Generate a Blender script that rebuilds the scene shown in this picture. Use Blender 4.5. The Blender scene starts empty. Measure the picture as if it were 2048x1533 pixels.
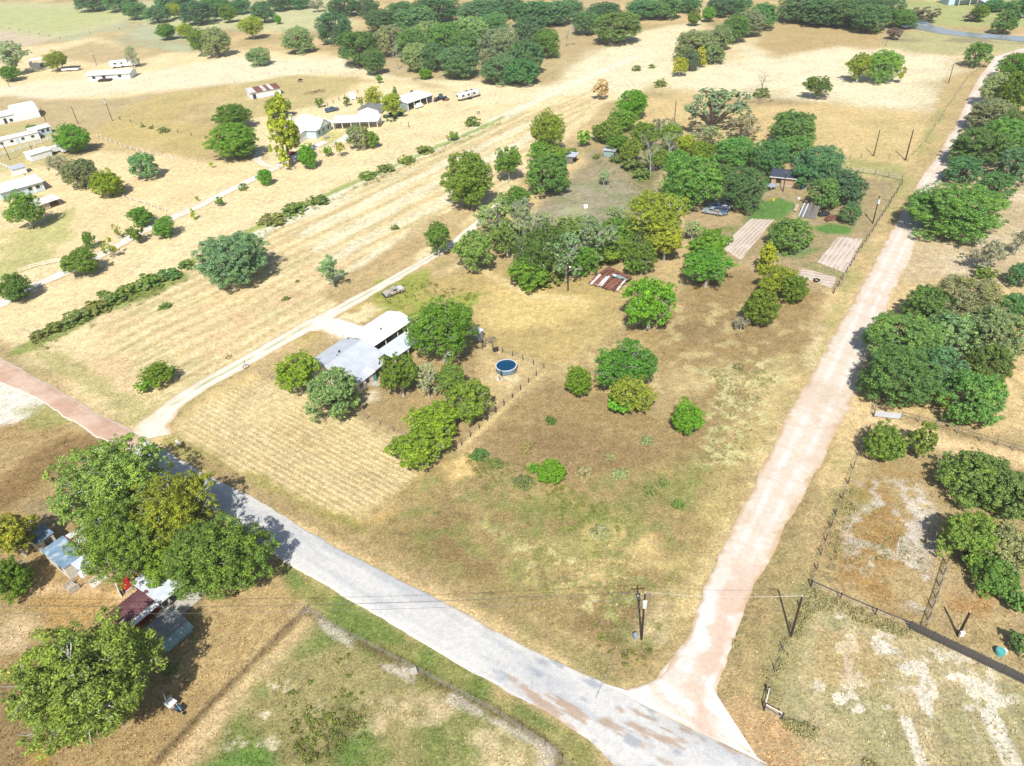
import bpy, bmesh, math, random
import numpy as np
from mathutils import Vector, Matrix

random.seed(7)
RNG = np.random.default_rng(11)
scene = bpy.context.scene
COL = scene.collection

# ------------------------------------------------------------------ camera
CAM_H = 76.0                      # drone height in metres
FPX, CX, CY = 1440.0, 1024.0, 766.5      # focal length / centre, in pixels of the 2048 px photograph
_d = np.array([1167 - CX, 2750 - CY, FPX]); _d /= np.linalg.norm(_d)      # straight down, seen in the camera's axes
_Y = np.array([0, 0, 1.0]) - _d[2] * _d; _Y /= np.linalg.norm(_Y)
_X = np.cross(_d, _Y)
if _X[0] < 0: _X = -_X
cam_d = bpy.data.cameras.new('camera')
cam_d.sensor_width = 36.0
cam_d.lens = 36.0 * FPX / 2048.0
cam_d.clip_start = 1.0
cam_d.clip_end = 20000.0
cam = bpy.data.objects.new('camera', cam_d)
COL.objects.link(cam)
cam.matrix_world = Matrix(((_X[0], -_X[1], -_X[2], 0), (_Y[0], -_Y[1], -_Y[2], 0), (-_d[0], _d[1], _d[2], CAM_H), (0, 0, 0, 1)))
scene.camera = cam

# ------------------------------------------------------------------ light
SUN_EL, SUN_AZ = math.radians(48), math.radians(187)      # azimuth clockwise from +Y: behind the camera
w = bpy.data.worlds.new('World'); scene.world = w; w.use_nodes = True
wn = w.node_tree.nodes; wl = w.node_tree.links
for n in list(wn): wn.remove(n)
sky = wn.new('ShaderNodeTexSky'); sky.sky_type = 'NISHITA'; sky.sun_disc = False
sky.sun_elevation = SUN_EL; sky.sun_rotation = SUN_AZ; sky.air_density = 1.0; sky.dust_density = 1.5
bg = wn.new('ShaderNodeBackground'); bg.inputs['Strength'].default_value = 0.09
wo = wn.new('ShaderNodeOutputWorld')
wl.new(sky.outputs[0], bg.inputs[0]); wl.new(bg.outputs[0], wo.inputs[0])
sd = bpy.data.lights.new('sun', 'SUN'); sd.energy = 5.0; sd.angle = math.radians(0.7); sd.color = (1.0, 0.955, 0.88)
sun = bpy.data.objects.new('sun', sd); COL.objects.link(sun)
_sv = Vector((math.sin(SUN_AZ) * math.cos(SUN_EL), math.cos(SUN_AZ) * math.cos(SUN_EL), math.sin(SUN_EL)))
sun.rotation_euler = _sv.to_track_quat('Z', 'Y').to_euler()
sun.location = (0, -60, 160)
vs = scene.view_settings
vs.view_transform = 'Standard'; vs.look = 'None'; vs.exposure = 0.24; vs.gamma = 1.0; vs.use_curve_mapping = False
scene.cycles.max_bounces = 5; scene.cycles.diffuse_bounces = 3; scene.cycles.transmission_bounces = 3; scene.cycles.transparent_max_bounces = 8
scene.cycles.caustics_reflective = False; scene.cycles.caustics_refractive = False

# ------------------------------------------------------------------ where a photographed point stands on the ground
def at(px, py, z=0.0):
    r = np.array([px - CX, py - CY, FPX])
    t = (CAM_H - z) / float(r @ _d)
    return Vector((float(r @ _X) * t, float(r @ _Y) * t, z))
def slant(p): return math.sqrt(p[0] ** 2 + p[1] ** 2 + CAM_H ** 2)
def pole_height(b, t):
    g = at(*b); r = np.array([t[0] - CX, t[1] - CY, FPX])
    s = math.hypot(g.x, g.y) / math.hypot(float(r @ _X), float(r @ _Y))
    return CAM_H - s * float(r @ _d)
def lin(c):
    c = c / 255.0
    return c / 12.92 if c <= 0.04045 else ((c + 0.055) / 1.055) ** 2.4
def S(r, g, b, k=1.42):
    c = (lin(r) / k, lin(g) / k, lin(b) / k); f = min(1, .72 / max(c)); return (c[0] * f, c[1] * f, c[2] * f)
def GC(r, g, b):
    m = (r + g + b) / 3; f = min(1.05, max(.74, .74 + (m - 150) / 50 * .3)); q = [m + (v - m) * f for v in (r, g, b)]
    o_ = max(0, 1 - abs(m - 140) / 60); return S(q[0] - 3 * o_, q[1] + 3 + 3 * o_, q[2] - 2 * o_, 1.2)
U37 = math.radians(37)

# ------------------------------------------------------------------ tags and links
def tag(o, label=None, cat=None, group=None, kind=None):
    if label: o['label'] = label
    if cat: o['category'] = cat
    if group: o['group'] = group
    if kind: o['kind'] = kind
    return o
def empty(name, loc=(0, 0, 0), rz=0.0, label=None, cat=None, group=None):
    o = bpy.data.objects.new(name, None); COL.objects.link(o)
    o.empty_display_size = 0.5
    o.location = loc; o.rotation_euler = (0, 0, rz)
    return tag(o, label, cat, group)
def link(name, me, parent=None, loc=(0, 0, 0), rz=0.0):
    o = bpy.data.objects.new(name, me); COL.objects.link(o)
    o.location = loc; o.rotation_euler = (0, 0, rz)
    if parent is not None: o.parent = parent
    return o
def mesh_np(name, V, F, mat=None, colors=None, smooth=False):
    V = np.asarray(V, np.float32); F = np.asarray(F, np.int32)
    me = bpy.data.meshes.new(name)
    n = F.shape[1]
    me.vertices.add(len(V)); me.vertices.foreach_set('co', V.ravel())
    me.loops.add(F.size); me.loops.foreach_set('vertex_index', F.ravel())
    me.polygons.add(len(F))
    me.polygons.foreach_set('loop_start', np.arange(0, F.size, n, dtype=np.int32))
    me.polygons.foreach_set('loop_total', np.full(len(F), n, np.int32))
    if smooth: me.polygons.foreach_set('use_smooth', np.ones(len(F), bool))
    me.update(calc_edges=True)
    if colors is not None:
        a = me.color_attributes.new('Col', 'FLOAT_COLOR', 'POINT')
        c = np.ones((len(V), 4), np.float32); c[:, :3] = colors
        a.data.foreach_set('color', c.ravel())
    if mat: me.materials.append(mat)
    return me

class MB:
    """collects boxes, tubes, quads and links them as ONE mesh object"""
    def __init__(s): s.v = []; s.f = []
    def add(s, vs, fs):
        k = len(s.v); s.v += [tuple(p) for p in vs]; s.f += [tuple(i + k for i in f) for f in fs]; return s
    def box(s, x0, x1, y0, y1, z0, z1):
        return s.add([(x0, y0, z0), (x1, y0, z0), (x1, y1, z0), (x0, y1, z0), (x0, y0, z1), (x1, y0, z1), (x1, y1, z1), (x0, y1, z1)],
                     [(0, 3, 2, 1), (4, 5, 6, 7), (0, 1, 5, 4), (1, 2, 6, 5), (2, 3, 7, 6), (3, 0, 4, 7)])
    def slab(s, quad, t):
        """a thick sheet under four corner points (counter-clockwise seen from above)"""
        q = [Vector(p) for p in quad]
        n = (q[1] - q[0]).cross(q[2] - q[0]).normalized() * t
        return s.add([p for p in q] + [p - n for p in q], [(0, 1, 2, 3), (7, 6, 5, 4), (0, 4, 5, 1), (1, 5, 6, 2), (2, 6, 7, 3), (3, 7, 4, 0)])
    def tube(s, a, b, ra, rb=None, n=6, cap=True):
        a = Vector(a); b = Vector(b); rb = ra if rb is None else rb
        d = (b - a)
        if d.length < 1e-6: return s
        d.normalize()
        u = d.cross(Vector((0, 0, 1)) if abs(d.z) < .9 else Vector((1, 0, 0))).normalized(); v = d.cross(u)
        vs = []
        for p, r in ((a, ra), (b, rb)):
            for i in range(n):
                t = 2 * math.pi * i / n
                vs.append(p + u * (r * math.cos(t)) + v * (r * math.sin(t)))
        fs = [(i, (i + 1) % n, n + (i + 1) % n, n + i) for i in range(n)]
        if cap: fs += [tuple(range(n - 1, -1, -1)), tuple(range(n, 2 * n))]
        return s.add(vs, fs)
    def mesh(s, name, mat=None, smooth=False):
        me = bpy.data.meshes.new(name); me.from_pydata(s.v, [], s.f); me.update()
        if mat: me.materials.append(mat)
        if smooth:
            me.polygons.foreach_set('use_smooth', np.ones(len(me.polygons), bool))
        return me
    def build(s, name, mat=None, parent=None, loc=(0, 0, 0), rz=0.0, smooth=False):
        return link(name, s.mesh(name, mat, smooth), parent, loc, rz)

# ------------------------------------------------------------------ materials
def new_mat(name):
    m = bpy.data.materials.new(name); m.use_nodes = True
    nt = m.node_tree; b = nt.nodes['Principled BSDF']
    return m, nt, b
def rough_mat(name, col, rough=.8, metal=0.0, var=.25, scale=3.0, bump=.15, col2=None, patch=None, spec=.3):
    """noise-varied surface; col2/patch = (colour, noise scale, threshold) for worn patches"""
    m, nt, b = new_mat(name); N = nt.nodes; L = nt.links
    tc = N.new('ShaderNodeTexCoord')
    no = N.new('ShaderNodeTexNoise'); no.inputs['Scale'].default_value = scale; no.inputs['Detail'].default_value = 6
    L.new(tc.outputs['Object'], no.inputs['Vector'])
    mr = N.new('ShaderNodeMapRange'); mr.inputs[1].default_value = .3; mr.inputs[2].default_value = .7
    mr.inputs[3].default_value = 1 - var; mr.inputs[4].default_value = 1 + var
    L.new(no.outputs[0], mr.inputs[0])
    mx = N.new('ShaderNodeMix'); mx.data_type = 'RGBA'; mx.blend_type = 'MULTIPLY'; mx.inputs[0].default_value = 1
    mx.inputs[6].default_value = (*col, 1); L.new(mr.outputs[0], mx.inputs[7])
    out = mx.outputs[2]
    if patch:
        n2 = N.new('ShaderNodeTexNoise'); n2.inputs['Scale'].default_value = patch[1]; n2.inputs['Detail'].default_value = 5
        L.new(tc.outputs['Object'], n2.inputs['Vector'])
        r2 = N.new('ShaderNodeMapRange'); r2.inputs[1].default_value = patch[2]; r2.inputs[2].default_value = patch[2] + .1
        L.new(n2.outputs[0], r2.inputs[0])
        m2 = N.new('ShaderNodeMix'); m2.data_type = 'RGBA'; L.new(r2.outputs[0], m2.inputs[0])
        L.new(out, m2.inputs[6]); m2.inputs[7].default_value = (*patch[0], 1); out = m2.outputs[2]
    L.new(out, b.inputs['Base Color'])
    b.inputs['Roughness'].default_value = rough; b.inputs['Metallic'].default_value = metal
    b.inputs['Specular IOR Level'].default_value = spec
    if bump:
        bp = N.new('ShaderNodeBump'); bp.inputs['Strength'].default_value = bump; bp.inputs['Distance'].default_value = .05
        L.new(no.outputs[0], bp.inputs['Height']); L.new(bp.outputs[0], b.inputs['Normal'])
    return m
M = {}
M['white_metal'] = rough_mat('white_metal', (.74, .75, .76), .5, var=.06, scale=.8, bump=.03)
M['grey_metal'] = rough_mat('grey_metal', (.50, .54, .60), .42, var=.1, scale=.6, bump=.03, spec=.5)
M['blue_metal'] = rough_mat('blue_metal', (.20, .30, .41), .38, var=.3, scale=.9, bump=.05, patch=((.42, .50, .58), .7, .52), spec=.5)
M['pale_metal'] = rough_mat('pale_metal', (.58, .63, .69), .42, var=.12, scale=1.2, bump=.03, spec=.5)
M['rust_metal'] = rough_mat('rust_metal', (.20, .085, .06), .8, var=.45, scale=1.6, bump=.2, patch=((.33, .20, .13), 1.2, .58))
M['rust_white'] = rough_mat('rust_white', (.64, .62, .60), .6, var=.12, scale=1.5, bump=.05, patch=((.36, .17, .10), .9, .56))
M['maroon_metal'] = rough_mat('maroon_metal', (.15, .065, .075), .55, var=.25, scale=2, bump=.08)
M['dark_shingle'] = rough_mat('dark_shingle', (.20, .21, .22), .85, var=.25, scale=4, bump=.2, patch=((.27, .26, .22), 1.5, .55))
M['navy_shingle'] = rough_mat('navy_shingle', (.05, .06, .09), .8, var=.25, scale=4, bump=.2)
M['teal_metal'] = rough_mat('teal_metal', (.27, .38, .38), .6, var=.25, scale=2.5, bump=.1)
M['cream_wall'] = rough_mat('cream_wall', (.62, .58, .50), .8, var=.08, scale=2, bump=.05)
M['white_wall'] = rough_mat('white_wall', (.70, .72, .73), .75, var=.07, scale=2, bump=.05)
M['pale_blue_wall'] = rough_mat('pale_blue_wall', (.46, .58, .66), .75, var=.1, scale=2, bump=.05)
M['tan_wall'] = rough_mat('tan_wall', (.42, .30, .20), .8, var=.12, scale=2, bump=.05)
M['grey_wall'] = rough_mat('grey_wall', (.30, .36, .40), .75, var=.15, scale=2, bump=.05)
M['pink_wall'] = rough_mat('pink_wall', (.46, .36, .30), .8, var=.15, scale=2, bump=.05)
M['red_wall'] = rough_mat('red_wall', (.30, .02, .015), .7, var=.3, scale=2, bump=.1)
M['dark_wood'] = rough_mat('dark_wood', (.05, .028, .018), .85, var=.3, scale=6, bump=.2)
M['grey_wood'] = rough_mat('grey_wood', (.18, .17, .16), .9, var=.4, scale=5, bump=.25)
M['picket_wood'] = rough_mat('picket_wood', (.085, .08, .078), .9, var=.4, scale=4, bump=.25)
M['pale_wood'] = rough_mat('pale_wood', (.46, .42, .36), .9, var=.25, scale=5, bump=.2)
M['bark'] = rough_mat('bark', (.15, .125, .10), .95, var=.35, scale=9, bump=.4)
M['pale_bark'] = rough_mat('pale_bark', (.40, .38, .34), .95, var=.25, scale=9, bump=.3)
M['white_paint'] = rough_mat('white_paint', (.78, .78, .76), .6, var=.06, scale=2, bump=.02)
M['steel'] = rough_mat('steel', (.42, .43, .45), .45, metal=.6, var=.15, scale=5, bump=.05)
M['dark_metal'] = rough_mat('dark_metal', (.04, .042, .045), .6, var=.3, scale=5, bump=.05)
M['rubber'] = rough_mat('rubber', (.02, .02, .02), .85, var=.3, scale=8, bump=.1)
M['concrete'] = rough_mat('concrete', (.46, .43, .38), .9, var=.2, scale=2.5, bump=.15)
M['glass'] = rough_mat('glass', (.025, .03, .04), .08, var=.1, scale=1, bump=0, spec=.6)
M['teal_paint'] = rough_mat('teal_paint', (.10, .40, .40), .6, var=.15, scale=3, bump=.03)
M['pool_wall'] = rough_mat('pool_wall', (.13, .20, .25), .55, var=.2, scale=3, bump=.03)
M['silver_paint'] = rough_mat('silver_paint', (.42, .48, .54), .3, metal=.3, var=.1, scale=3, bump=.02, spec=.6)
M['rv_silver'] = rough_mat('rv_silver', (.75, .77, .80), .28, metal=.25, var=.06, scale=2, bump=.02, spec=.6)
M['blue_paint'] = rough_mat('blue_paint', (.06, .10, .18), .35, var=.15, scale=3, bump=.02, spec=.6)
M['camo_paint'] = rough_mat('camo_paint', (.40, .40, .38), .6, var=.3, scale=2, bump=.1, patch=((.26, .13, .08), 1.3, .52))
M['yellow_plastic'] = rough_mat('yellow_plastic', (.70, .50, .03), .5, var=.1, scale=3, bump=.02)
M['tarp_blue'] = rough_mat('tarp_blue', (.03, .08, .14), .5, var=.2, scale=2, bump=.1)
M['hide'] = rough_mat('hide', (.025, .02, .018), .8, var=.3, scale=5, bump=.1)
M['stone'] = rough_mat('stone', (.50, .45, .38), .9, var=.3, scale=6, bump=.3)

def water_mat(name, col, rough, bump):
    m, nt, b = new_mat(name); N = nt.nodes; L = nt.links
    b.inputs['Base Color'].default_value = (*col, 1); b.inputs['Roughness'].default_value = rough
    b.inputs['Specular IOR Level'].default_value = .5; b.inputs['IOR'].default_value = 1.33
    tc = N.new('ShaderNodeTexCoord'); no = N.new('ShaderNodeTexNoise'); no.inputs['Scale'].default_value = 1.2; no.inputs['Detail'].default_value = 3
    L.new(tc.outputs['Object'], no.inputs['Vector'])
    bp = N.new('ShaderNodeBump'); bp.inputs['Strength'].default_value = bump; bp.inputs['Distance'].default_value = .05
    L.new(no.outputs[0], bp.inputs['Height']); L.new(bp.outputs[0], b.inputs['Normal'])
    return m
M['pond_water'] = water_mat('pond_water', (.30, .34, .36), .08, .15)
M['pool_water'] = water_mat('pool_water', (.006, .06, .13), .05, .05)

def foliage_mat():
    m, nt, b = new_mat('foliage'); N = nt.nodes; L = nt.links
    oi = N.new('ShaderNodeObjectInfo'); ge = N.new('ShaderNodeNewGeometry'); tc = N.new('ShaderNodeTexCoord')
    # leaf-to-leaf brightness
    mr = N.new('ShaderNodeMapRange'); mr.inputs[3].default_value = .5; mr.inputs[4].default_value = 1.75
    L.new(ge.outputs['Random Per Island'], mr.inputs[0])
    mx = N.new('ShaderNodeMix'); mx.data_type = 'RGBA'; mx.blend_type = 'MULTIPLY'; mx.inputs[0].default_value = 1
    L.new(oi.outputs['Color'], mx.inputs[6]); L.new(mr.outputs[0], mx.inputs[7])
    # clump-to-clump hue (younger growth yellower)
    no = N.new('ShaderNodeTexNoise'); no.inputs['Scale'].default_value = 2.6; no.inputs['Detail'].default_value = 3
    L.new(tc.outputs['Object'], no.inputs['Vector'])
    r2 = N.new('ShaderNodeMapRange'); r2.inputs[1].default_value = .44; r2.inputs[2].default_value = .66; r2.inputs[4].default_value = .8
    L.new(no.outputs[0], r2.inputs[0])
    m2 = N.new('ShaderNodeMix'); m2.data_type = 'RGBA'; m2.blend_type = 'MULTIPLY'
    L.new(r2.outputs[0], m2.inputs[0]); L.new(mx.outputs[2], m2.inputs[6]); m2.inputs[7].default_value = (1.45, 1.32, .95, 1)
    L.new(m2.outputs[2], b.inputs['Base Color'])
    b.inputs['Roughness'].default_value = .55; b.inputs['Specular IOR Level'].default_value = .25
    tr = N.new('ShaderNodeBsdfTranslucent'); L.new(m2.outputs[2], tr.inputs['Color'])
    ms = N.new('ShaderNodeMixShader'); ms.inputs[0].default_value = .34
    L.new(b.outputs[0], ms.inputs[1]); L.new(tr.outputs[0], ms.inputs[2])
    L.new(ms.outputs[0], N['Material Output'].inputs['Surface'])
    return m
M['foliage'] = foliage_mat()

def ground_mat(name, fine, contrast, bump, warm=True, scales=(2.2, .55, .09)):
    """vertex colour = what grows there, and sun glare on the far cream fields; noise = tussocks, thatch, bare specks"""
    m, nt, b = new_mat(name); N = nt.nodes; L = nt.links
    at_ = N.new('ShaderNodeVertexColor'); at_.layer_name = 'Col'
    ge = N.new('ShaderNodeNewGeometry')
    def noise(sc, det=5, rough=.6, dist=0.0):
        n = N.new('ShaderNodeTexNoise'); n.inputs['Scale'].default_value = sc; n.inputs['Detail'].default_value = det
        n.inputs['Roughness'].default_value = rough; n.inputs['Distortion'].default_value = dist
        L.new(ge.outputs['Position'], n.inputs['Vector']); return n.outputs[0]
    def rng(src, a, b_, c, d):
        r = N.new('ShaderNodeMapRange'); r.inputs[1].default_value = a; r.inputs[2].default_value = b_; r.inputs[3].default_value = c; r.inputs[4].default_value = d
        L.new(src, r.inputs[0]); return r.outputs[0]
    n1 = noise(scales[0], 6, .7); n2 = noise(scales[1], 5, .65, .4); n3 = noise(scales[2], 4)
    def mul(c, f, col=None):
        x = N.new('ShaderNodeMix'); x.data_type = 'RGBA'; x.blend_type = 'MULTIPLY'; x.inputs[0].default_value = 1
        L.new(c, x.inputs[6]); L.new(f, x.inputs[7]); return x.outputs[2]
    def mix(c, f, col):
        x = N.new('ShaderNodeMix'); x.data_type = 'RGBA'; L.new(f, x.inputs[0]); L.new(c, x.inputs[6]); x.inputs[7].default_value = (*col, 1); return x.outputs[2]
    c = at_.outputs[0]
    c = mul(c, rng(n1, .28, .72, 1 - contrast, 1 + contrast))
    c = mul(c, rng(n2, .3, .7, 1 - contrast * .55, 1 + contrast * .55))
    c = mul(c, rng(n3, .3, .7, 1 - contrast * .25, 1 + contrast * .25))
    if warm:
        c = mix(c, rng(noise(1.5, 6, .75), .56, .70, 0, .32), (.19, .135, .075))     # bare brown thatch
        c = mix(c, rng(noise(.9, 6, .8), .55, .70, 0, .42), (.20, .21, .085))      # green regrowth
        c = mix(c, rng(noise(2.3, 6, .8), .55, .70, 0, .55), (.60, .51, .36))      # bleached stalks
    L.new(c, b.inputs['Base Color'])
    b.inputs['Roughness'].default_value = .95; b.inputs['Specular IOR Level'].default_value = .08
    bp = N.new('ShaderNodeBump'); bp.inputs['Strength'].default_value = bump; bp.inputs['Distance'].default_value = fine
    L.new(n1, bp.inputs['Height']); L.new(bp.outputs[0], b.inputs['Normal'])
    return m
M['ground'] = ground_mat('dry_grass_ground', .25, .46, .7, scales=(3.1, .7, .1))
M['road'] = ground_mat('road_surface', .05, .18, .45, warm=False, scales=(5.5, 1.4, .12))
def plant_mat():
    m, nt, b = new_mat('plant'); N = nt.nodes; L = nt.links
    v = N.new('ShaderNodeVertexColor'); v.layer_name = 'Col'
    ge = N.new('ShaderNodeNewGeometry'); mr = N.new('ShaderNodeMapRange'); mr.inputs[3].default_value = .6; mr.inputs[4].default_value = 1.45
    L.new(ge.outputs['Random Per Island'], mr.inputs[0])
    mx = N.new('ShaderNodeMix'); mx.data_type = 'RGBA'; mx.blend_type = 'MULTIPLY'; mx.inputs[0].default_value = 1
    L.new(v.outputs[0], mx.inputs[6]); L.new(mr.outputs[0], mx.inputs[7]); L.new(mx.outputs[2], b.inputs['Base Color'])
    b.inputs['Roughness'].default_value = .9; b.inputs['Specular IOR Level'].default_value = .1
    tr = N.new('ShaderNodeBsdfTranslucent'); L.new(mx.outputs[2], tr.inputs['Color']); ms = N.new('ShaderNodeMixShader'); ms.inputs[0].default_value = .2
    L.new(b.outputs[0], ms.inputs[1]); L.new(tr.outputs[0], ms.inputs[2]); L.new(ms.outputs[0], N['Material Output'].inputs['Surface'])
    return m
M['plant'] = plant_mat()

# ------------------------------------------------------------------ noise in plain numpy
def _hash(i, j, s):
    n = (i * 374761393 + j * 668265263 + s * 1442695041) & 0xFFFFFFFF
    n = ((n ^ (n >> 13)) * 1274126177) & 0xFFFFFFFF
    return ((n ^ (n >> 16)) & 0xFFFF) / 65535.0
def vnoise(x, y, s=0):
    xi = np.floor(x).astype(np.int64); yi = np.floor(y).astype(np.int64)
    fx = x - xi; fy = y - yi; fx = fx * fx * (3 - 2 * fx); fy = fy * fy * (3 - 2 * fy)
    a = _hash(xi, yi, s); b = _hash(xi + 1, yi, s); c = _hash(xi, yi + 1, s); d = _hash(xi + 1, yi + 1, s)
    return (a * (1 - fx) + b * fx) * (1 - fy) + (c * (1 - fx) + d * fx) * fy
def fbm(x, y, sc, s=0, o=4):
    t = 0; a = .5; n = 0
    for k in range(o):
        t = t + a * vnoise(x / sc + 17.3 * k, y / sc - 9.1 * k, s + k); n += a; a *= .55; sc = sc / 2.03
    return t / n

# ------------------------------------------------------------------ what grows where, plus far-field sun glare: a painter over world coordinates
def P2(pts): return np.array([[at(x, max(y, -60)).x, at(x, max(y, -60)).y] for x, y in pts])
def sd_poly(x, y, P):
    """signed distance, positive inside"""
    d = np.full(x.shape, 1e18); ins = np.zeros(x.shape, bool); n = len(P)
    for i in range(n):
        ax, ay = P[i]; bx, by = P[(i + 1) % n]
        ex, ey = bx - ax, by - ay; wx, wy = x - ax, y - ay
        t = np.clip((wx * ex + wy * ey) / (ex * ex + ey * ey + 1e-9), 0, 1)
        d = np.minimum(d, (wx - ex * t) ** 2 + (wy - ey * t) ** 2)
        c = (ay > y) != (by > y)
        xs = ax + (y - ay) / (ey if abs(ey) > 1e-9 else 1e-9) * ex
        ins ^= c & (x < xs)
    d = np.sqrt(d)
    return np.where(ins, d, -d)
def sd_line(x, y, P):
    d = np.full(x.shape, 1e18)
    for i in range(len(P) - 1):
        ax, ay = P[i]; ex, ey = P[i + 1] - P[i]; wx, wy = x - ax, y - ay
        t = np.clip((wx * ex + wy * ey) / (ex * ex + ey * ey + 1e-9), 0, 1)
        d = np.minimum(d, (wx - ex * t) ** 2 + (wy - ey * t) ** 2)
    return np.sqrt(d)
LAYERS = []
def area(pts, col, soft=4., k=1., rag=3., rs=9., stripes=None, patch=None):
    """stripes = (azimuth deg of the rows, period m, contrast); patch = (size m, threshold, softness)"""
    LAYERS.append(('a', P2(pts), np.array(GC(*col)), soft, k, rag, rs, stripes, patch, len(LAYERS)))
def strip(pts, col, wid, soft=1.5, k=1., rag=.8, rs=5., patch=None):
    LAYERS.append(('l', P2(pts), np.array(GC(*col)), soft, k, rag, rs, wid, patch, len(LAYERS)))
def paint(x, y):
    n1 = fbm(x, y, 26, 1, 5); n2 = fbm(x, y, 7, 5, 4)
    a = np.array(GC(196, 158, 108)); b_ = np.array(GC(224, 192, 142)); g = np.array(GC(168, 154, 92))
    m = np.clip((n1 - .32) / .36, 0, 1)[:, None]; col = a * (1 - m) + b_ * m
    m = np.clip((n2 - .55) / .2, 0, 1)[:, None] * .4; col = col * (1 - m) + g * m
    for L in LAYERS:
        P = L[1]; mg = L[3] + L[5] + (L[7] if L[0] == 'l' else 0) + 1
        sel = np.nonzero((x > P[:, 0].min() - mg) & (x < P[:, 0].max() + mg) & (y > P[:, 1].min() - mg) & (y < P[:, 1].max() + mg))[0]
        if not len(sel): continue
        xs, ys = x[sel], y[sel]
        sdv = sd_poly(xs, ys, P) if L[0] == 'a' else L[7] * .5 - sd_line(xs, ys, P)
        if L[5]: sdv = sdv + (fbm(xs, ys, L[6], L[9] + 30, 3) - .5) * 2 * L[5]
        m = np.clip(.5 + sdv / L[3], 0, 1); m = m * m * (3 - 2 * m) * L[4]
        if L[8]:
            s_, t_, q_ = L[8]
            m = m * np.clip((fbm(xs, ys, s_, L[9] + 60, 4) - t_) / q_, 0, 1)
        if L[0] == 'a' and L[7]:
            az, per, con = L[7]; az = math.radians(az)
            ph = (xs * math.cos(az) - ys * math.sin(az)) / per + (fbm(xs, ys, 14, L[9] + 90, 2) - .5) * .55
            al = fbm(xs * math.cos(az) - ys * math.sin(az), (xs * math.sin(az) + ys * math.cos(az)) * .07, 1.2, L[9] + 95, 3)
            m = m * np.clip(.5 + con * (np.sin(ph * 2 * math.pi) * .8 + (al - .5) * 1.1), 0, 1)
        m = m[:, None]; col[sel] = col[sel] * (1 - m) + L[2] * m
    return col

# --- far country
area([(-900, 5), (0, 5), (300, 2), (700, 2), (700, 60), (300, 60), (250, 45), (130, 78), (-900, 60)], (205, 198, 150), 20, rag=10, rs=60)
area([(-900, 14), (0, 14), (220, 14), (235, 36), (120, 66), (0, 52), (-900, 42)], (196, 196, 132), 15, .8, rag=8, rs=60)
area([(-900, 62), (0, 62), (110, 78), (30, 100), (-900, 110)], (214, 194, 168), 8, rag=4)
area([(105, 82), (250, 44), (430, 60), (385, 108), (240, 88)], (188, 188, 152), 8, rag=4, patch=(30, .25, .3))
area([(-700, 110), (30, 98), (180, 78), (330, 105), (480, 100), (660, 110), (700, 150), (470, 175), (250, 250), (-700, 330)], (240, 216, 172), 12, rag=8, rs=40)
area([(90, 112), (180, 84), (330, 106), (290, 122), (190, 126)], (204, 172, 126), 10, .9, rag=6)
area([(-700, 180), (0, 168), (250, 152), (480, 112), (760, 118), (900, 145), (640, 148), (480, 168), (300, 185), (100, 196), (-700, 240)], (252, 238, 206), 14, rag=8, rs=40)
area([(-700, 260), (0, 196), (110, 202), (290, 190), (470, 168), (240, 246), (200, 268), (-500, 330)], (204, 174, 128), 10, rag=6, rs=25)
area([(180, 262), (300, 196), (470, 166), (330, 245), (480, 262), (400, 320), (200, 275)], (208, 178, 108), 8, .8, rag=5, rs=20)
area([(-300, 380), (0, 330), (120, 330), (200, 300), (330, 310), (450, 330), (640, 300), (560, 360), (270, 480), (100, 560), (-300, 640)], (238, 212, 168), 8, rag=5, rs=16)
area([(-300, 420), (0, 380), (150, 400), (170, 460), (60, 560), (-300, 600)], (186, 182, 96), 6, .7, rag=6, rs=14, patch=(14, .42, .2))
area([(-300, 240), (0, 240), (130, 262), (140, 330), (0, 345), (-300, 345)], (204, 186, 124), 6, .7, rag=4)
area([(400, 255), (470, 170), (600, 148), (730, 158), (620, 214), (520, 232)], (206, 180, 122), 5, rag=4, rs=14)
area([(560, 330), (430, 250), (640, 210), (740, 165), (900, 155), (1000, 190), (830, 270), (690, 345)], (244, 222, 178), 5, rag=4, rs=14)
area([(640, 265), (660, 262), (700, 262), (688, 284), (640, 305)], (206, 196, 112), 2, .8, rag=1.5)
area([(640, 300), (690, 268), (715, 262), (722, 290), (690, 315), (640, 330), (625, 345), (612, 330)], (253, 250, 240), 2, rag=1)
area([(690, 110), (1000, -20), (1230, -20), (1240, 50), (1130, 160), (1000, 175), (850, 172), (700, 130)], (200, 168, 122), 8, .9, rag=6, rs=20)
area([(700, 150), (1100, 168), (1240, 70), (1400, 40), (1420, 80), (1300, 170), (1060, 260), (980, 225), (900, 170)], (246, 228, 190), 8, rag=6, rs=25)
area([(1130, 150), (1240, 90), (1350, 75), (1340, 160), (1250, 200), (1080, 260), (1030, 240)], (255, 240, 206), 20, .9, rag=14, rs=25)  # pale dry grass, lightened to carry the far field's sunlit brightness
area([(1330, 180), (1360, 130), (1450, 105), (1530, 60), (1600, 36), (1790, 56), (1790, 100), (1905, 112), (1890, 185), (1840, 222), (1700, 212), (1520, 198)], (255, 240, 206), 26, rag=16, rs=26)  # bleached grass with the glare of sun between clouds painted into its colour
area([(1490, 90), (1545, 44), (1600, 34), (1790, 58), (1780, 92), (1650, 98), (1560, 112)], (204, 166, 114), 12, rag=8, rs=30)
area([(1300, 195), (1500, 212), (1640, 205), (1870, 225), (1800, 345), (1600, 320), (1400, 260), (1240, 250)], (220, 188, 134), 9, rag=8, rs=30)
area([(1560, 230), (1800, 240), (1760, 330), (1600, 310)], (206, 184, 118), 6, .6, rag=6, rs=18, patch=(18, .45, .2))
area([(1690, 318), (1810, 325), (1830, 350), (1800, 362), (1690, 345)], (178, 168, 96), 4, .8, rag=3)
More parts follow.
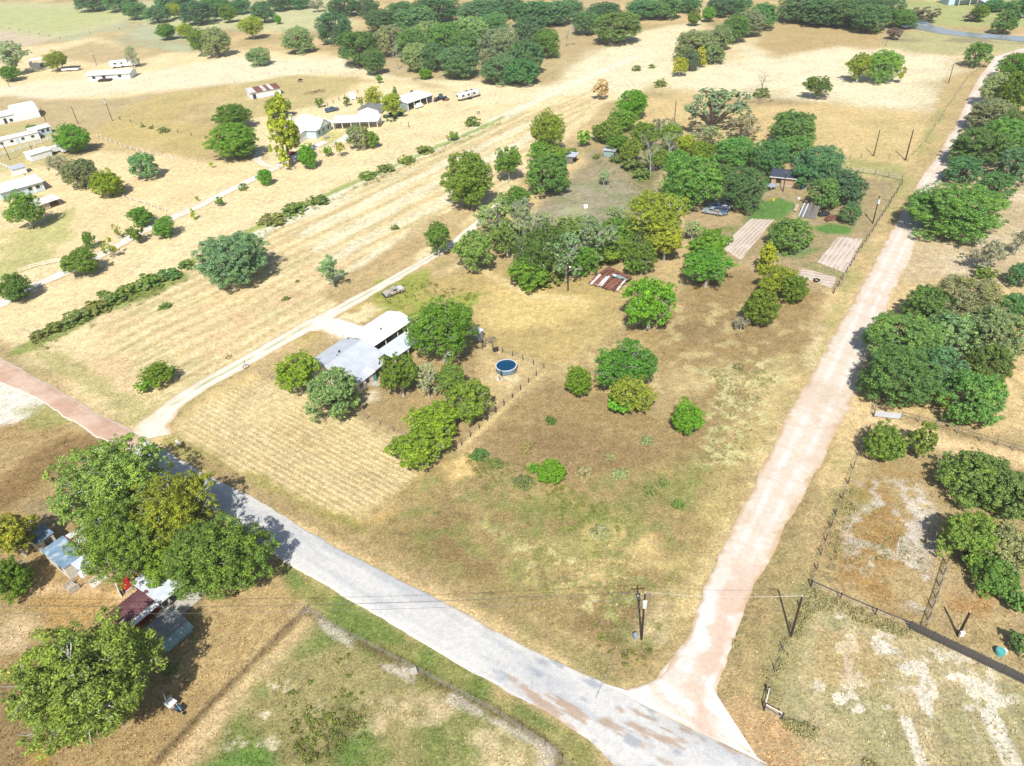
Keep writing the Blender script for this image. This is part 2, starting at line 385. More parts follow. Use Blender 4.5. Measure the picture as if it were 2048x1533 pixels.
area([(1740, 0), (2300, 0), (2300, 58), (1900, 52), (1800, 36)], (184, 182, 112), 10, rag=8, rs=25)
area([(1780, 62), (1850, 62), (2300, 88), (2300, 118), (1980, 108), (1900, 110), (1780, 96)], (196, 182, 128), 6, rag=4, rs=14)
area([(1775, 62), (1850, 68), (2000, 80), (2300, 88), (2300, 96), (1900, 84), (1780, 82)], (160, 134, 108), 5, .8, rag=4, rs=10, patch=(14, .4, .2))
# --- hay field left of the lot
area([(-300, 640), (0, 560), (300, 440), (620, 300), (1000, 205), (1240, 180), (1130, 280), (960, 430), (840, 520), (690, 612), (450, 750), (270, 850), (0, 690)], (238, 214, 172), 4, rag=3, rs=10)
area([(200, 640), (500, 470), (1000, 230), (1220, 190), (950, 420), (690, 600), (450, 740), (280, 810)], (212, 182, 128), 5, .75, rag=5, rs=12, stripes=(40, 4.2, 1.0))
area([(200, 640), (500, 470), (1000, 230), (1220, 190), (950, 420), (690, 600), (450, 740), (280, 810)], (186, 176, 120), 5, .6, rag=5, rs=12, patch=(9, .52, .15), stripes=(40, 2.1, .7))
area([(120, 720), (420, 560), (700, 520), (600, 640), (400, 750), (250, 800)], (226, 190, 150), 6, .7, rag=5, rs=12, patch=(8, .48, .15))
area([(560, 440), (850, 330), (1000, 260), (1120, 230), (900, 420), (700, 560)], (252, 240, 210), 5, .8, rag=4, stripes=(38, 9, .8))
area([(690, 610), (860, 500), (960, 420), (930, 400), (800, 480), (640, 590)], (198, 152, 98), 3, .7, rag=3, rs=9)
strip([(500, 478), (700, 372), (880, 292), (1000, 236), (1150, 165), (1280, 110)], (253, 246, 224), 4.5, 2.5, .9, 1)
strip([(420, 560), (640, 440), (860, 330), (1010, 262), (1230, 160)], (206, 172, 120), 1.2, 1.2, .7, .5)
strip([(40, 700), (100, 672), (200, 622), (300, 582), (360, 552)], (150, 160, 70), 4.5, 2, .9, 1.5)
strip([(380, 525), (520, 452), (620, 405), (700, 368), (765, 342), (860, 300), (930, 270), (1005, 235)], (168, 178, 70), 2.6, 1.6, .9, 1)
strip([(240, 560), (350, 505), (500, 432), (640, 366), (760, 310), (900, 250)], (242, 222, 182), 2.5, 1.5, .7, .6)
strip([(60, 690), (180, 760), (280, 830), (360, 800), (470, 730)], (178, 168, 84), 4, 3, .6, 2)
# --- lot: upper clearing and the yards behind it
area([(1060, 420), (1190, 300), (1300, 290), (1320, 340), (1300, 400), (1260, 450), (1150, 490), (1080, 470)], (176, 148, 116), 4, rag=3)
area([(1085, 420), (1150, 370), (1230, 356), (1300, 385), (1260, 440), (1150, 470), (1095, 450)], (172, 152, 130), 3, .8, rag=3, rs=9)
area([(1085, 420), (1150, 370), (1230, 356), (1300, 385), (1260, 440), (1150, 470), (1095, 450)], (150, 146, 98), 3, .7, rag=3, rs=5, patch=(4, .47, .12))
area([(1080, 450), (1090, 410), (1160, 390), (1180, 440)], (186, 182, 138), 3, .6, rag=3, rs=6, patch=(6, .42, .2))
area([(1200, 330), (1290, 300), (1330, 350), (1300, 400), (1220, 350)], (134, 128, 54), 3, .7, rag=3, patch=(6, .4, .2))
area([(1390, 400), (1480, 380), (1560, 360), (1800, 360), (1760, 430), (1680, 580), (1480, 530), (1370, 470)], (186, 152, 108), 3, rag=2)
area([(1380, 430), (1400, 400), (1480, 415), (1490, 440), (1440, 470), (1390, 470)], (198, 160, 118), 2, .9, rag=1.5)
area([(1420, 465), (1500, 432), (1460, 480), (1430, 490)], (132, 150, 62), 2, .8, rag=1.5, patch=(5, .4, .2))
area([(1490, 446), (1510, 410), (1560, 396), (1592, 410), (1560, 440), (1500, 440)], (92, 148, 52), 2, .95, rag=1.2)
area([(1620, 456), (1660, 448), (1705, 455), (1700, 470), (1650, 468)], (88, 152, 50), 2, .95, rag=1)
area([(1795, 362), (1828, 362), (1830, 380), (1800, 386)], (84, 160, 44), 1.2, 1, rag=.6)
area([(1540, 495), (1600, 488), (1640, 500), (1600, 515), (1545, 512)], (120, 148, 76), 2, .8, rag=1)
area([(1590, 530), (1680, 555), (1690, 545), (1600, 522)], (164, 152, 96), 2, .8, rag=1)
area([(1430, 505), (1580, 520), (1660, 580), (1640, 600), (1500, 560)], (196, 158, 118), 3, .8, rag=2)
# --- lot: middle
area([(600, 680), (740, 580), (1000, 530), (1060, 560), (1240, 550), (1260, 640), (1180, 700), (1090, 735), (960, 690), (880, 720), (720, 640)], (206, 170, 106), 4, rag=3)
area([(980, 570), (1180, 600), (1120, 660), (960, 650)], (228, 198, 134), 5, .8, rag=4, rs=9)
strip([(900, 540), (930, 520), (1000, 560), (1060, 590), (1160, 600)], (232, 206, 160), 2.4, 2, .7, .8)
area([(720, 600), (760, 560), (850, 545), (860, 570), (830, 590), (960, 585), (970, 610), (820, 635), (740, 615)], (170, 172, 58), 2.5, .9, rag=2.5, rs=5, patch=(6, .32, .2))
area([(680, 680), (790, 610), (700, 610), (650, 650)], (238, 220, 180), 3, .8, rag=2, patch=(3, .4, .15))
area([(1250, 640), (1380, 560), (1480, 540), (1640, 590), (1610, 740), (1450, 770), (1320, 720)], (182, 138, 90), 4, rag=3, rs=9)
area([(1320, 640), (1500, 640), (1480, 720), (1360, 720)], (158, 118, 80), 4, .6, rag=4, patch=(8, .42, .2))
area([(1180, 690), (1320, 640), (1340, 740), (1280, 830), (1100, 740)], (200, 156, 98), 4, .7, rag=3)
area([(1420, 720), (1600, 700), (1560, 800), (1420, 880), (1370, 800)], (206, 182, 126), 4, .7, rag=3, patch=(5, .40, .2))
area([(1090, 745), (1320, 830), (1440, 770), (1520, 800), (1400, 920), (1300, 1010), (1080, 970), (960, 880)], (180, 138, 90), 4, .95, rag=3, rs=9)
area([(960, 840), (1180, 850), (1300, 900), (1280, 980), (1080, 950)], (160, 118, 76), 5, .6, rag=4, rs=9, patch=(9, .40, .2))
area([(700, 1050), (880, 910), (1080, 960), (1400, 900), (1530, 860), (1290, 1360)], (186, 148, 92), 4, rag=3, rs=9)
area([(760, 1040), (1000, 980), (1280, 1080), (1340, 1250), (1250, 1330), (1000, 1190)], (152, 114, 70), 5, .7, rag=4, rs=9, patch=(9, .40, .2))
area([(900, 900), (1100, 960), (1160, 1020), (1260, 1040), (1200, 1100), (1060, 1010), (980, 930)], (146, 152, 66), 3, .75, rag=3, rs=5, patch=(5, .42, .18))
area([(1040, 1090), (1300, 1010), (1330, 1130), (1200, 1180)], (226, 196, 138), 4, .75, rag=4, rs=7, patch=(7, .40, .2))
area([(900, 1040), (1340, 960), (1420, 900), (1330, 1240), (1000, 1150)], (150, 148, 70), 4, .55, rag=4, rs=6, patch=(5, .50, .15))
area([(880, 930), (940, 905), (950, 950), (900, 975)], (238, 202, 142), 2, .9, rag=1.5)
area([(720, 1040), (790, 1000), (800, 1030), (760, 1050)], (226, 186, 124), 2, .8, rag=1.5)
area([(860, 1000), (960, 990), (930, 1020)], (228, 212, 188), 2, .8, rag=2, patch=(3, .5, .1))
area([(1180, 1240), (1290, 1300), (1330, 1240), (1300, 1350), (1200, 1310)], (126, 128, 60), 2, .6, rag=2, patch=(4, .42, .2))
area([(1270, 1280), (1340, 1180), (1400, 1180), (1340, 1300)], (214, 190, 152), 2.5, .7, rag=2, patch=(4, .42, .2))
strip([(1530, 830), (1440, 1000), (1340, 1220), (1290, 1340)], (204, 178, 112), 4, 3, .6, 2, patch=(6, .35, .2))
area([(1370, 740), (1570, 715), (1510, 900), (1400, 940), (1430, 820)], (214, 206, 150), 3, .8, rag=3, patch=(1.5, .52, .07))
area([(960, 1040), (1300, 1120), (1290, 1290), (1060, 1180)], (216, 202, 146), 3, .7, rag=3, patch=(1.3, .56, .06))
area([(880, 930), (1290, 960), (1420, 940), (1300, 1300), (760, 1060)], (150, 150, 72), 3, .6, rag=3, patch=(2.2, .54, .09))
area([(1240, 620), (1640, 600), (1600, 740), (1450, 790), (1100, 740)], (214, 192, 140), 3, .6, rag=3, patch=(2.5, .52, .10))
# --- house yard
area([(690, 790), (760, 720), (880, 720), (960, 690), (1086, 738), (1010, 810), (930, 890), (860, 900), (740, 850)], (192, 150, 100), 2.5, rag=2)
area([(940, 760), (960, 695), (1080, 738), (1010, 800), (960, 830)], (216, 184, 134), 2.5, .9, rag=2)
area([(985, 752), (1050, 752), (1010, 790), (975, 780)], (232, 214, 180), 1.5, .8, rag=1.5, patch=(3, .4, .15))
area([(715, 792), (752, 778), (762, 800), (728, 812)], (222, 204, 176), 1.2, .9, rag=1)
strip([(925, 893), (1010, 810), (1090, 742), (965, 690)], (222, 194, 142), 1.6, 1.2, .7, .5)
# --- mown field in front of the house
area([(320, 880), (400, 800), (510, 742), (640, 800), (870, 915), (700, 1060), (520, 980)], (222, 190, 134), 3, rag=2)
area([(330, 880), (420, 800), (520, 750), (640, 800), (870, 915), (700, 1050), (520, 970)], (190, 150, 98), 3, .7, rag=2, stripes=(128, .95, .75))
area([(330, 880), (420, 800), (520, 750), (640, 800), (870, 915), (700, 1050), (520, 970)], (248, 228, 184), 3, .8, rag=2, stripes=(128, .95, -.8))
area([(430, 870), (560, 760), (640, 800), (560, 850)], (246, 222, 176), 4, .5, rag=4)
strip([(340, 880), (430, 930), (560, 985), (700, 1062)], (172, 152, 66), 3.2, 2, .8, 1.2)
strip([(400, 925), (540, 1000), (700, 1075), (840, 1140), (1040, 1240), (1220, 1345)], (190, 148, 100), 2.5, 1.5, .8, .8)
strip([(680, 1070), (860, 1150), (1060, 1255), (1230, 1350)], (160, 146, 80), 3, 2, .5, 1.5, patch=(6, .42, .2))
# --- verges of the gravel road
area([(1770, 440), (1850, 360), (1950, 180), (1990, 140), (1900, 150), (1820, 330), (1700, 560), (1560, 830), (1330, 1290), (1290, 1360), (1240, 1400), (1330, 1360), (1440, 1120), (1600, 790)], (204, 170, 116), 3, .9, rag=2)
strip([(1900, 180), (1830, 330), (1720, 530), (1580, 800)], (182, 172, 92), 3, 2, .55, 1.5, patch=(8, .4, .2))
area([(1640, 600), (1700, 620), (1640, 740), (1600, 760)], (226, 204, 168), 3, .8, rag=3, patch=(4, .42, .18))
strip([(1590, 800), (1480, 1010), (1370, 1230)], (226, 202, 150), 2.2, 1.6, .7, .8, patch=(2.5, .42, .2))
# --- right of the gravel road
area([(1900, 300), (2300, 250), (2300, 660), (1950, 560), (1760, 570), (1830, 460)], (208, 180, 144), 5, rag=4)
area([(1960, 390), (2300, 380), (2300, 560), (1900, 540), (1880, 480)], (222, 202, 176), 5, .8, rag=4, patch=(9, .40, .2))
area([(1740, 830), (1900, 850), (2300, 920), (2300, 1400), (2048, 1360), (1830, 1260), (1620, 1180), (1680, 1010)], (196, 158, 108), 4, rag=3)
strip([(1690, 815), (1780, 850), (1900, 890), (2100, 930)], (234, 204, 160), 4, 2.5, .85, 1)
area([(1640, 1050), (1760, 930), (1900, 960), (1880, 1180), (1800, 1250), (1640, 1170)], (190, 130, 62), 4, .7, rag=4, rs=7, patch=(7, .46, .15))
area([(1700, 980), (1830, 960), (1870, 1080), (1850, 1200), (1700, 1160)], (216, 206, 196), 3, .8, rag=3, rs=7, patch=(2.4, .47, .10))
area([(1680, 930), (1780, 960), (1740, 1060), (1660, 1060)], (166, 154, 80), 3, .5, rag=3, patch=(5, .44, .15))
area([(1850, 1130), (2300, 1180), (2300, 1420), (2048, 1360), (1840, 1260)], (196, 162, 126), 3, .8, rag=3, patch=(6, .35, .2))
area([(1900, 1160), (1990, 1180), (1980, 1230), (1900, 1220)], (194, 124, 62), 2, .7, rag=2, patch=(4, .40, .2))
area([(1620, 1180), (1830, 1262), (2048, 1370), (2300, 1480), (2300, 1750), (1720, 1700), (1530, 1420), (1560, 1320)], (202, 178, 136), 4, rag=2)
area([(1620, 1180), (1830, 1262), (2048, 1370), (2300, 1480), (2300, 1750), (1720, 1700), (1530, 1420), (1560, 1320)], (172, 158, 106), 4, .7, rag=2, patch=(7, .44, .18))
area([(1640, 1220), (1830, 1290), (2048, 1390), (2048, 1480), (1800, 1500), (1620, 1380)], (238, 228, 214), 3, .85, rag=2, patch=(1.5, .56, .06))
area([(1850, 1300), (1980, 1340), (1960, 1400), (1880, 1370)], (238, 226, 206), 2, .75, rag=2.5, patch=(1.6, .48, .10))
area([(1640, 1260), (1720, 1280), (1740, 1360), (1640, 1360)], (206, 166, 112), 3, .6, rag=3)
area([(1440, 1420), (1500, 1390), (1590, 1450), (1740, 1560), (1760, 1700), (1560, 1700)], (214, 170, 122), 2, .95, rag=1.5)
strip([(1660, 860), (1620, 960), (1540, 1130), (1470, 1300)], (172, 138, 88), 3, 2, .6, 1.2)
strip([(1610, 1180), (1570, 1300), (1530, 1390)], (168, 148, 92), 3, 2, .6, 1.5)
# --- left bottom homestead
area([(-400, 720), (0, 800), (150, 850), (290, 930), (420, 1040), (560, 1130), (620, 1190), (520, 1290), (300, 1640), (-400, 1640)], (194, 148, 94), 3, rag=2)
area([(-400, 860), (0, 900), (140, 860), (200, 880), (120, 950), (0, 1000), (-400, 1000)], (206, 170, 122), 4, .8, rag=4, stripes=(55, 2.2, .8))
area([(-300, 960), (0, 950), (130, 880), (220, 880), (110, 960), (0, 1020), (-300, 1030)], (150, 104, 56), 4, .75, rag=3, rs=8)
area([(0, 760), (100, 792), (60, 830), (-200, 900), (-200, 780)], (246, 238, 224), 2.5, .95, rag=2)
area([(30, 820), (130, 800), (180, 850), (60, 860)], (172, 164, 82), 2.5, .7, rag=2, patch=(6, .35, .2))
area([(40, 1010), (140, 980), (130, 1060), (60, 1060)], (176, 140, 108), 3, .8, rag=2)
strip([(70, 1180), (150, 1180), (230, 1200), (280, 1190)], (226, 190, 150), 2, 1.5, .8, .6)
area([(80, 1200), (230, 1180), (250, 1210), (130, 1260)], (208, 152, 84), 2.5, .8, rag=2)
area([(-200, 1200), (80, 1240), (60, 1310), (-200, 1330)], (228, 200, 164), 3, .7, rag=3, patch=(5, .36, .2))
area([(330, 1220), (560, 1130), (600, 1200), (440, 1380), (360, 1420)], (206, 166, 112), 3, .8, rag=2, patch=(6, .3, .25))
area([(-100, 1350), (50, 1330), (130, 1480), (60, 1600), (-100, 1600)], (152, 112, 74), 4, .7, rag=3)
area([(60, 1480), (140, 1470), (120, 1600), (30, 1600)], (208, 148, 66), 2, .75, rag=2, patch=(3, .36, .2))
strip([(610, 1222), (520, 1310), (420, 1410), (300, 1540), (220, 1640)], (140, 104, 64), 1.2, .8, .75, .4)
strip([(640, 1240), (540, 1330), (440, 1430), (330, 1560)], (224, 192, 150), 2.4, 1.2, .75, .7)
# --- pasture at the bottom
area([(640, 1240), (800, 1310), (1000, 1410), (1190, 1510), (1260, 1700), (300, 1700), (470, 1440)], (176, 152, 94), 3, rag=2)
area([(480, 1400), (640, 1250), (900, 1370), (1050, 1480), (900, 1640), (400, 1640)], (126, 142, 58), 4, .85, rag=3, rs=8, patch=(7, .38, .18))
area([(520, 1400), (680, 1380), (760, 1480), (700, 1560), (520, 1500)], (96, 92, 44), 3, .65, rag=3, rs=5, patch=(4, .50, .12))
area([(720, 1370), (900, 1400), (1080, 1520), (900, 1600), (740, 1480)], (222, 196, 158), 3, .8, rag=3, rs=6, patch=(5, .46, .15))
area([(400, 1540), (520, 1490), (560, 1530), (520, 1640), (380, 1640)], (104, 148, 46), 2.5, .9, rag=2, patch=(5, .30, .2))
area([(660, 1500), (740, 1440), (760, 1480), (690, 1560)], (112, 148, 52), 2, .8, rag=1.5)
area([(500, 1380), (600, 1340), (640, 1420), (560, 1520), (440, 1560)], (228, 214, 186), 2, .7, rag=2, patch=(1.6, .60, .06))
area([(560, 1130), (700, 1200), (900, 1320), (1100, 1432), (1190, 1484), (1230, 1600), (1120, 1480), (900, 1380), (760, 1300), (615, 1222)], (152, 148, 70), 2.5, .9, rag=2)
area([(560, 1130), (700, 1200), (900, 1320), (1100, 1432), (1190, 1484), (1230, 1600), (1120, 1480), (900, 1380), (760, 1300), (615, 1222)], (116, 142, 50), 2.5, .8, rag=2, patch=(4, .43, .15))
strip([(612, 1222), (700, 1275), (800, 1325), (900, 1380), (1000, 1430), (1100, 1490), (1200, 1560)], (120, 96, 58), 1.1, .8, .7, .4)
strip([(612, 1226), (700, 1285), (800, 1340), (900, 1395), (1000, 1445), (1100, 1505)], (214, 202, 190), 1.0, .8, .7, .5, patch=(4, .44, .12))

# ------------------------------------------------------------------ ground sheet
def paved_upper(): return [(-420, 560), (-200, 640), (-20, 703), (60, 748), (150, 799), (225, 843), (280, 870), (340, 908), (420, 953), (500, 993), (560, 1028), (650, 1083), (760, 1140), (900, 1213), (1040, 1288), (1150, 1340), (1250, 1385), (1330, 1432), (1450, 1490), (1540, 1536), (1700, 1620), (1900, 1720)]
def paved_lower(): return [(-420, 610), (-200, 690), (0, 766), (50, 786), (120, 828), (200, 877), (270, 912), (330, 960), (420, 1018), (500, 1072), (560, 1120), (640, 1165), (700, 1200), (800, 1260), (900, 1320), (1000, 1375), (1100, 1430), (1170, 1476), (1250, 1550), (1330, 1640), (1450, 1760)]
def gravel_left(): return [(2300, 60), (2048, 95), (1990, 112), (1960, 150), (1935, 195), (1910, 250), (1875, 310), (1845, 350), (1820, 395), (1795, 440), (1745, 530), (1700, 610), (1655, 690), (1610, 770), (1560, 860), (1500, 985), (1440, 1110), (1395, 1210), (1368, 1290), (1330, 1340), (1256, 1387)]
def gravel_right(): return [(2300, 72), (2048, 108), (2018, 118), (1990, 155), (1965, 215), (1935, 280), (1910, 320), (1885, 360), (1865, 400), (1850, 450), (1818, 520), (1780, 600), (1750, 690), (1714, 780), (1682, 850), (1630, 950), (1570, 1060), (1512, 1170), (1462, 1285), (1432, 1370), (1424, 1420), (1455, 1480), (1540, 1536)]

def ground():
    nr, nc = 620, 600
    # rows closer together near the viewer: fine where the lens sees fine, coarse far off
    dep = np.linspace(math.tan(math.radians(26)), -math.tan(math.radians(35.4)), nr)
    pitch = math.radians(35.9)
    ang = pitch + np.arctan(dep * 1.05)
    yr = CAM_H / np.tan(np.maximum(ang, math.radians(.9)))
    yr = np.sort(yr); yr[0] = 8
    xs = np.linspace(-1, 1, nc)
    sl = np.sqrt(yr ** 2 + CAM_H ** 2)
    X = xs[None, :] * (sl[:, None] * .86 + 12); Y = np.repeat(yr[:, None], nc, 1)
    x = X.ravel(); y = Y.ravel()
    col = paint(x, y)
    z = (fbm(x, y, 3.0, 3, 3) - .5) * .10 - .09
    V = np.stack([x, y, z], 1)
    i = np.arange(nr * nc).reshape(nr, nc)
    F = np.stack([i[:-1, :-1], i[:-1, 1:], i[1:, 1:], i[1:, :-1]], -1).reshape(-1, 4)
    o = link('ground', mesh_np('ground', V, F, M['ground'], col, smooth=True))
    o['kind'] = 'structure'
    # the plain beyond, out to the horizon
    c = S(150, 165, 120)
    V = [(-16000, 3800, -.3), (16000, 3800, -.3), (16000, 18000, -.3), (-16000, 18000, -.3)]
    o = link('far_plain', mesh_np('far_plain', V, [(0, 1, 2, 3)], M['ground'], np.array([c] * 4))); o['kind'] = 'structure'
ground()

def resample(P, n):
    P = np.array(P, float); s = np.r_[0, np.cumsum(np.hypot(*np.diff(P, axis=0).T))]
    t = np.linspace(0, s[-1], n)
    return np.stack([np.interp(t, s, P[:, 0]), np.interp(t, s, P[:, 1])], 1)
def ribbon(name, left, right, n, m, z, crown, colfun, rag=.35, mat='road'):
    """a road between two edge lines (world points); uneven edges, slight crown"""
    A = resample(left, n); B = resample(right, n)
    V = []; Cc = []
    t = np.linspace(0, 1, m)
    X = A[:, None, 0] * (1 - t) + B[:, None, 0] * t; Y = A[:, None, 1] * (1 - t) + B[:, None, 1] * t
    e = np.minimum(t, 1 - t)
    wid = np.hypot(*(B - A).T)
    nx = (B - A) / (wid[:, None] + 1e-6)
    jl = (fbm(A[:, 0], A[:, 1], 2.6, 70, 5) - .5) * 3.2 * rag; jr = (fbm(B[:, 0], B[:, 1], 2.6, 71, 5) - .5) * 3.2 * rag
    j = jl[:, None] * np.clip(1 - t * 4, 0, 1) + jr[:, None] * np.clip(1 - (1 - t) * 4, 0, 1)
    X = X + nx[:, None, 0] * j; Y = Y + nx[:, None, 1] * j
    Z = z + crown * np.clip(e * 4, 0, 1) - .05 * (e == 0)
    x = X.ravel(); y = Y.ravel(); zz = np.broadcast_to(Z, X.shape).ravel()
    col = colfun(x, y, np.broadcast_to(t, X.shape).ravel())
    i = np.arange(n * m).reshape(n, m)
    F = np.stack([i[:-1, :-1], i[:-1, 1:], i[1:, 1:], i[1:, :-1]], -1).reshape(-1, 4)
    # faces look up
    p = V = np.stack([x, y, zz], 1)
    q = F[0]; nz = np.cross(p[q[1]] - p[q[0]], p[q[2]] - p[q[0]])[2]
    if nz < 0: F = F[:, ::-1]
    o = link(name, mesh_np(name, V, F, M[mat], col, smooth=True)); o['kind'] = 'structure'
    return o
def mixc(a, b, m): return a * (1 - m[:, None]) + np.array(b) * m[:, None]
_pu = P2(paved_upper()); _pl = P2(paved_lower())
def paved_col(x, y, t):
    # the newer reddish chip seal ends by the driveway; beyond it the seal is worn pale grey
    e = at(280, 888)
    s = (x - e.x) * .8 + (y - e.y) * -.6
    red = np.clip(.5 - s / 1.2 + (fbm(x, y, 1.5, 8, 3) - .5) * 1.0, 0, 1)
    c = np.tile(np.array(S(230, 229, 225)), (len(x), 1))
    c = mixc(c, S(241, 240, 236), np.clip(.9 - np.abs(np.abs(t - .5) - .25) * 9, 0, 1) * .6)
    edge = np.clip((np.abs(t - .5) - .40) / .08 + (fbm(x, y, 1.6, 21, 3) - .5) * 1.6, 0, 1)
    c = mixc(c, S(246, 240, 228), edge)
    al = x * .79 - y * .61; ac = x * .61 + y * .79
    c = mixc(c, S(204, 206, 210), np.clip((fbm(al * .12, ac, 1.6, 33, 4) - .48) / .18, 0, 1) * .7)
    f = at(1080, 1330); g = np.clip((x - f.x) / 10 + 1.2, 0, 1)
    # patched, brownish and oily stretch near the junction
    c = mixc(c, S(194, 166, 140), g * np.clip((fbm(al * .30, ac * 1.3, 2.2, 44, 4) - .59) / .05, 0, 1) * .8)
    c = mixc(c, S(176, 184, 194), g * np.clip((fbm(al * .5, ac, 1.6, 48, 3) - .66) / .06, 0, 1) * .75)
    rc = np.tile(np.array(S(218, 182, 158)), (len(x), 1))
    rc = mixc(rc, S(234, 204, 182), np.clip((fbm(x, y, 3, 51, 4) - .42) / .2, 0, 1))
    rc = mixc(rc, S(248, 240, 228), np.clip((np.abs(t - .5) - .43) / .05, 0, 1))
    return c * (1 - red[:, None]) + rc * red[:, None]
ribbon('paved_road', _pu, _pl, 560, 30, .03, .07, paved_col, .3)
def mouth(x, y, c):
    # whiter, freshly spread rock at the mouth of the dirt road, with a streak of red clay on its right side
    j = at(1360, 1400); dj = np.hypot(x - j.x, y - j.y)
    c = mixc(c, S(253, 249, 242), np.clip((26 - dj) / 14, 0, 1) * .95)
    q = sd_line(x, y, P2([(1500, 1130), (1455, 1230), (1420, 1330), (1398, 1395), (1405, 1450), (1425, 1475)]))
    c = mixc(c, S(238, 200, 174), np.clip(1.2 - q / 1.9 + (fbm(x, y, 2.5, 68, 4) - .5) * 4.0, 0, 1) * .8 * np.clip((30 - dj) / 14, 0, 1))
    return c
def gravel_col(x, y, t):
    c = np.tile(np.array(S(244, 230, 212)), (len(x), 1))
    for k, wd in ((.32, .10), (.68, .10)):                     # wheel tracks, packed and bleached
        c = mixc(c, S(255, 250, 244), np.clip(1 - np.abs(t - k + (fbm(x, y, 9, 61, 2) - .5) * .08) / wd, 0, 1) * .9)
    c = mixc(c, S(230, 204, 178), np.clip((fbm(x, y, 5, 66, 4) - .5) / .18, 0, 1) * .55)
    c = mouth(x, y, c)
    c = mixc(c, S(214, 178, 130), np.clip((np.abs(t - .5) - .40) / .09 + (fbm(x, y, 1.3, 69, 4) - .5) * 3.2, 0, 1) * .8)
    c = mixc(c, S(236, 212, 188), np.clip((fbm(x * .8 + y * .6, (x * .6 - y * .8) * .1, .9, 167, 4) - .52) / .12, 0, 1) * .5)
    return c
gl = P2(gravel_left()); gr = P2(gravel_right()); nn = 620
ribbon('gravel_road', resample(gl, nn), resample(gr[:-1], nn), nn, 22, .02, .035, gravel_col, .35)
def apron_col(x, y, t):
    c = mouth(x, y, np.tile(np.array(S(253, 249, 242)), (len(x), 1)))
    return mixc(c, S(218, 186, 142), np.clip((np.abs(t - .5) - .42) / .07 + (fbm(x, y, 1.0, 169, 4) - .5) * 3, 0, 1) * .75)
ribbon('road_apron', P2([(1160, 1352), (1256, 1382), (1300, 1360), (1345, 1322), (1368, 1290)]), P2([(1180, 1366), (1290, 1412), (1360, 1446), (1440, 1484), (1520, 1524)]), 60, 20, .022, .02, apron_col, .35)
ribbon('road_apron', P2([(1368, 1290), (1345, 1322), (1330, 1380), (1360, 1446), (1440, 1484)]), P2([(1462, 1285), (1434, 1370), (1430, 1420), (1462, 1478), (1546, 1536)]), 60, 20, .018, .02, apron_col, .55)
def lane_col(a, b, grass=None):
    def f(x, y, t):
        c = np.tile(np.array(S(*a)), (len(x), 1))
        c = mixc(c, S(*b), np.clip((fbm(x, y, 2.5, 81, 4) - .5) / .15, 0, 1) * .6)
        c = mixc(c, S(226, 196, 146), np.clip((np.abs(t - .5) - .36) / .1 + (fbm(x, y, 1.2, 83, 3) - .5) * 2, 0, 1))
        if grass: c = mixc(c, S(*grass), np.clip(1 - np.abs(t - .5) / .13, 0, 1) * np.clip((fbm(x, y, 3, 85, 3) - .42) / .1, 0, 1))
        return c
    return f
def lane(name, pts, wid, col, z=.015):
    P = np.array([[at(*p[:2]).x, at(*p[:2]).y] for p in pts]); W = np.array([p[2] if len(p) > 2 else wid for p in pts], float)
    T = np.gradient(P, axis=0); T /= np.hypot(*T.T)[:, None] + 1e-9; Nn = np.stack([-T[:, 1], T[:, 0]], 1)
    n = max(30, int(np.hypot(*np.diff(P, axis=0).T).sum() / .9))
    return ribbon(name, P + Nn * W[:, None] / 2, P - Nn * W[:, None] / 2, n, 12, z, .02, col, .4)
lane('driveway', [(300, 878, 9), (305, 850, 6), (345, 812, 4.4), (400, 772, 4), (470, 735, 4), (540, 695, 4.2), (600, 660, 4.6), (680, 618, 3.6), (770, 568, 3), (850, 522, 2.8), (905, 488, 2.6), (960, 442, 2.4), (1000, 405, 2)], 4, lane_col((254, 248, 234), (238, 222, 190), (190, 196, 130)))
lane('house_driveway', [(622, 650, 5), (660, 648, 6), (700, 662, 7), (722, 672, 5)], 6, lane_col((254, 250, 240), (240, 226, 196)), .022)
lane('farm_lane', [(-160, 668), (0, 610), (60, 574), (130, 545), (200, 511), (280, 465), (340, 438), (400, 411), (450, 386), (500, 361), (560, 331), (612, 303), (650, 283)], 4.2, lane_col((255, 250, 240), (240, 226, 200)))
lane('farm_loop', [(552, 334, 2.5), (528, 330, 3.5), (512, 318, 3.5), (520, 303, 3.5), (545, 300, 2.5)], 3, lane_col((250, 242, 224), (232, 216, 186)), .02)
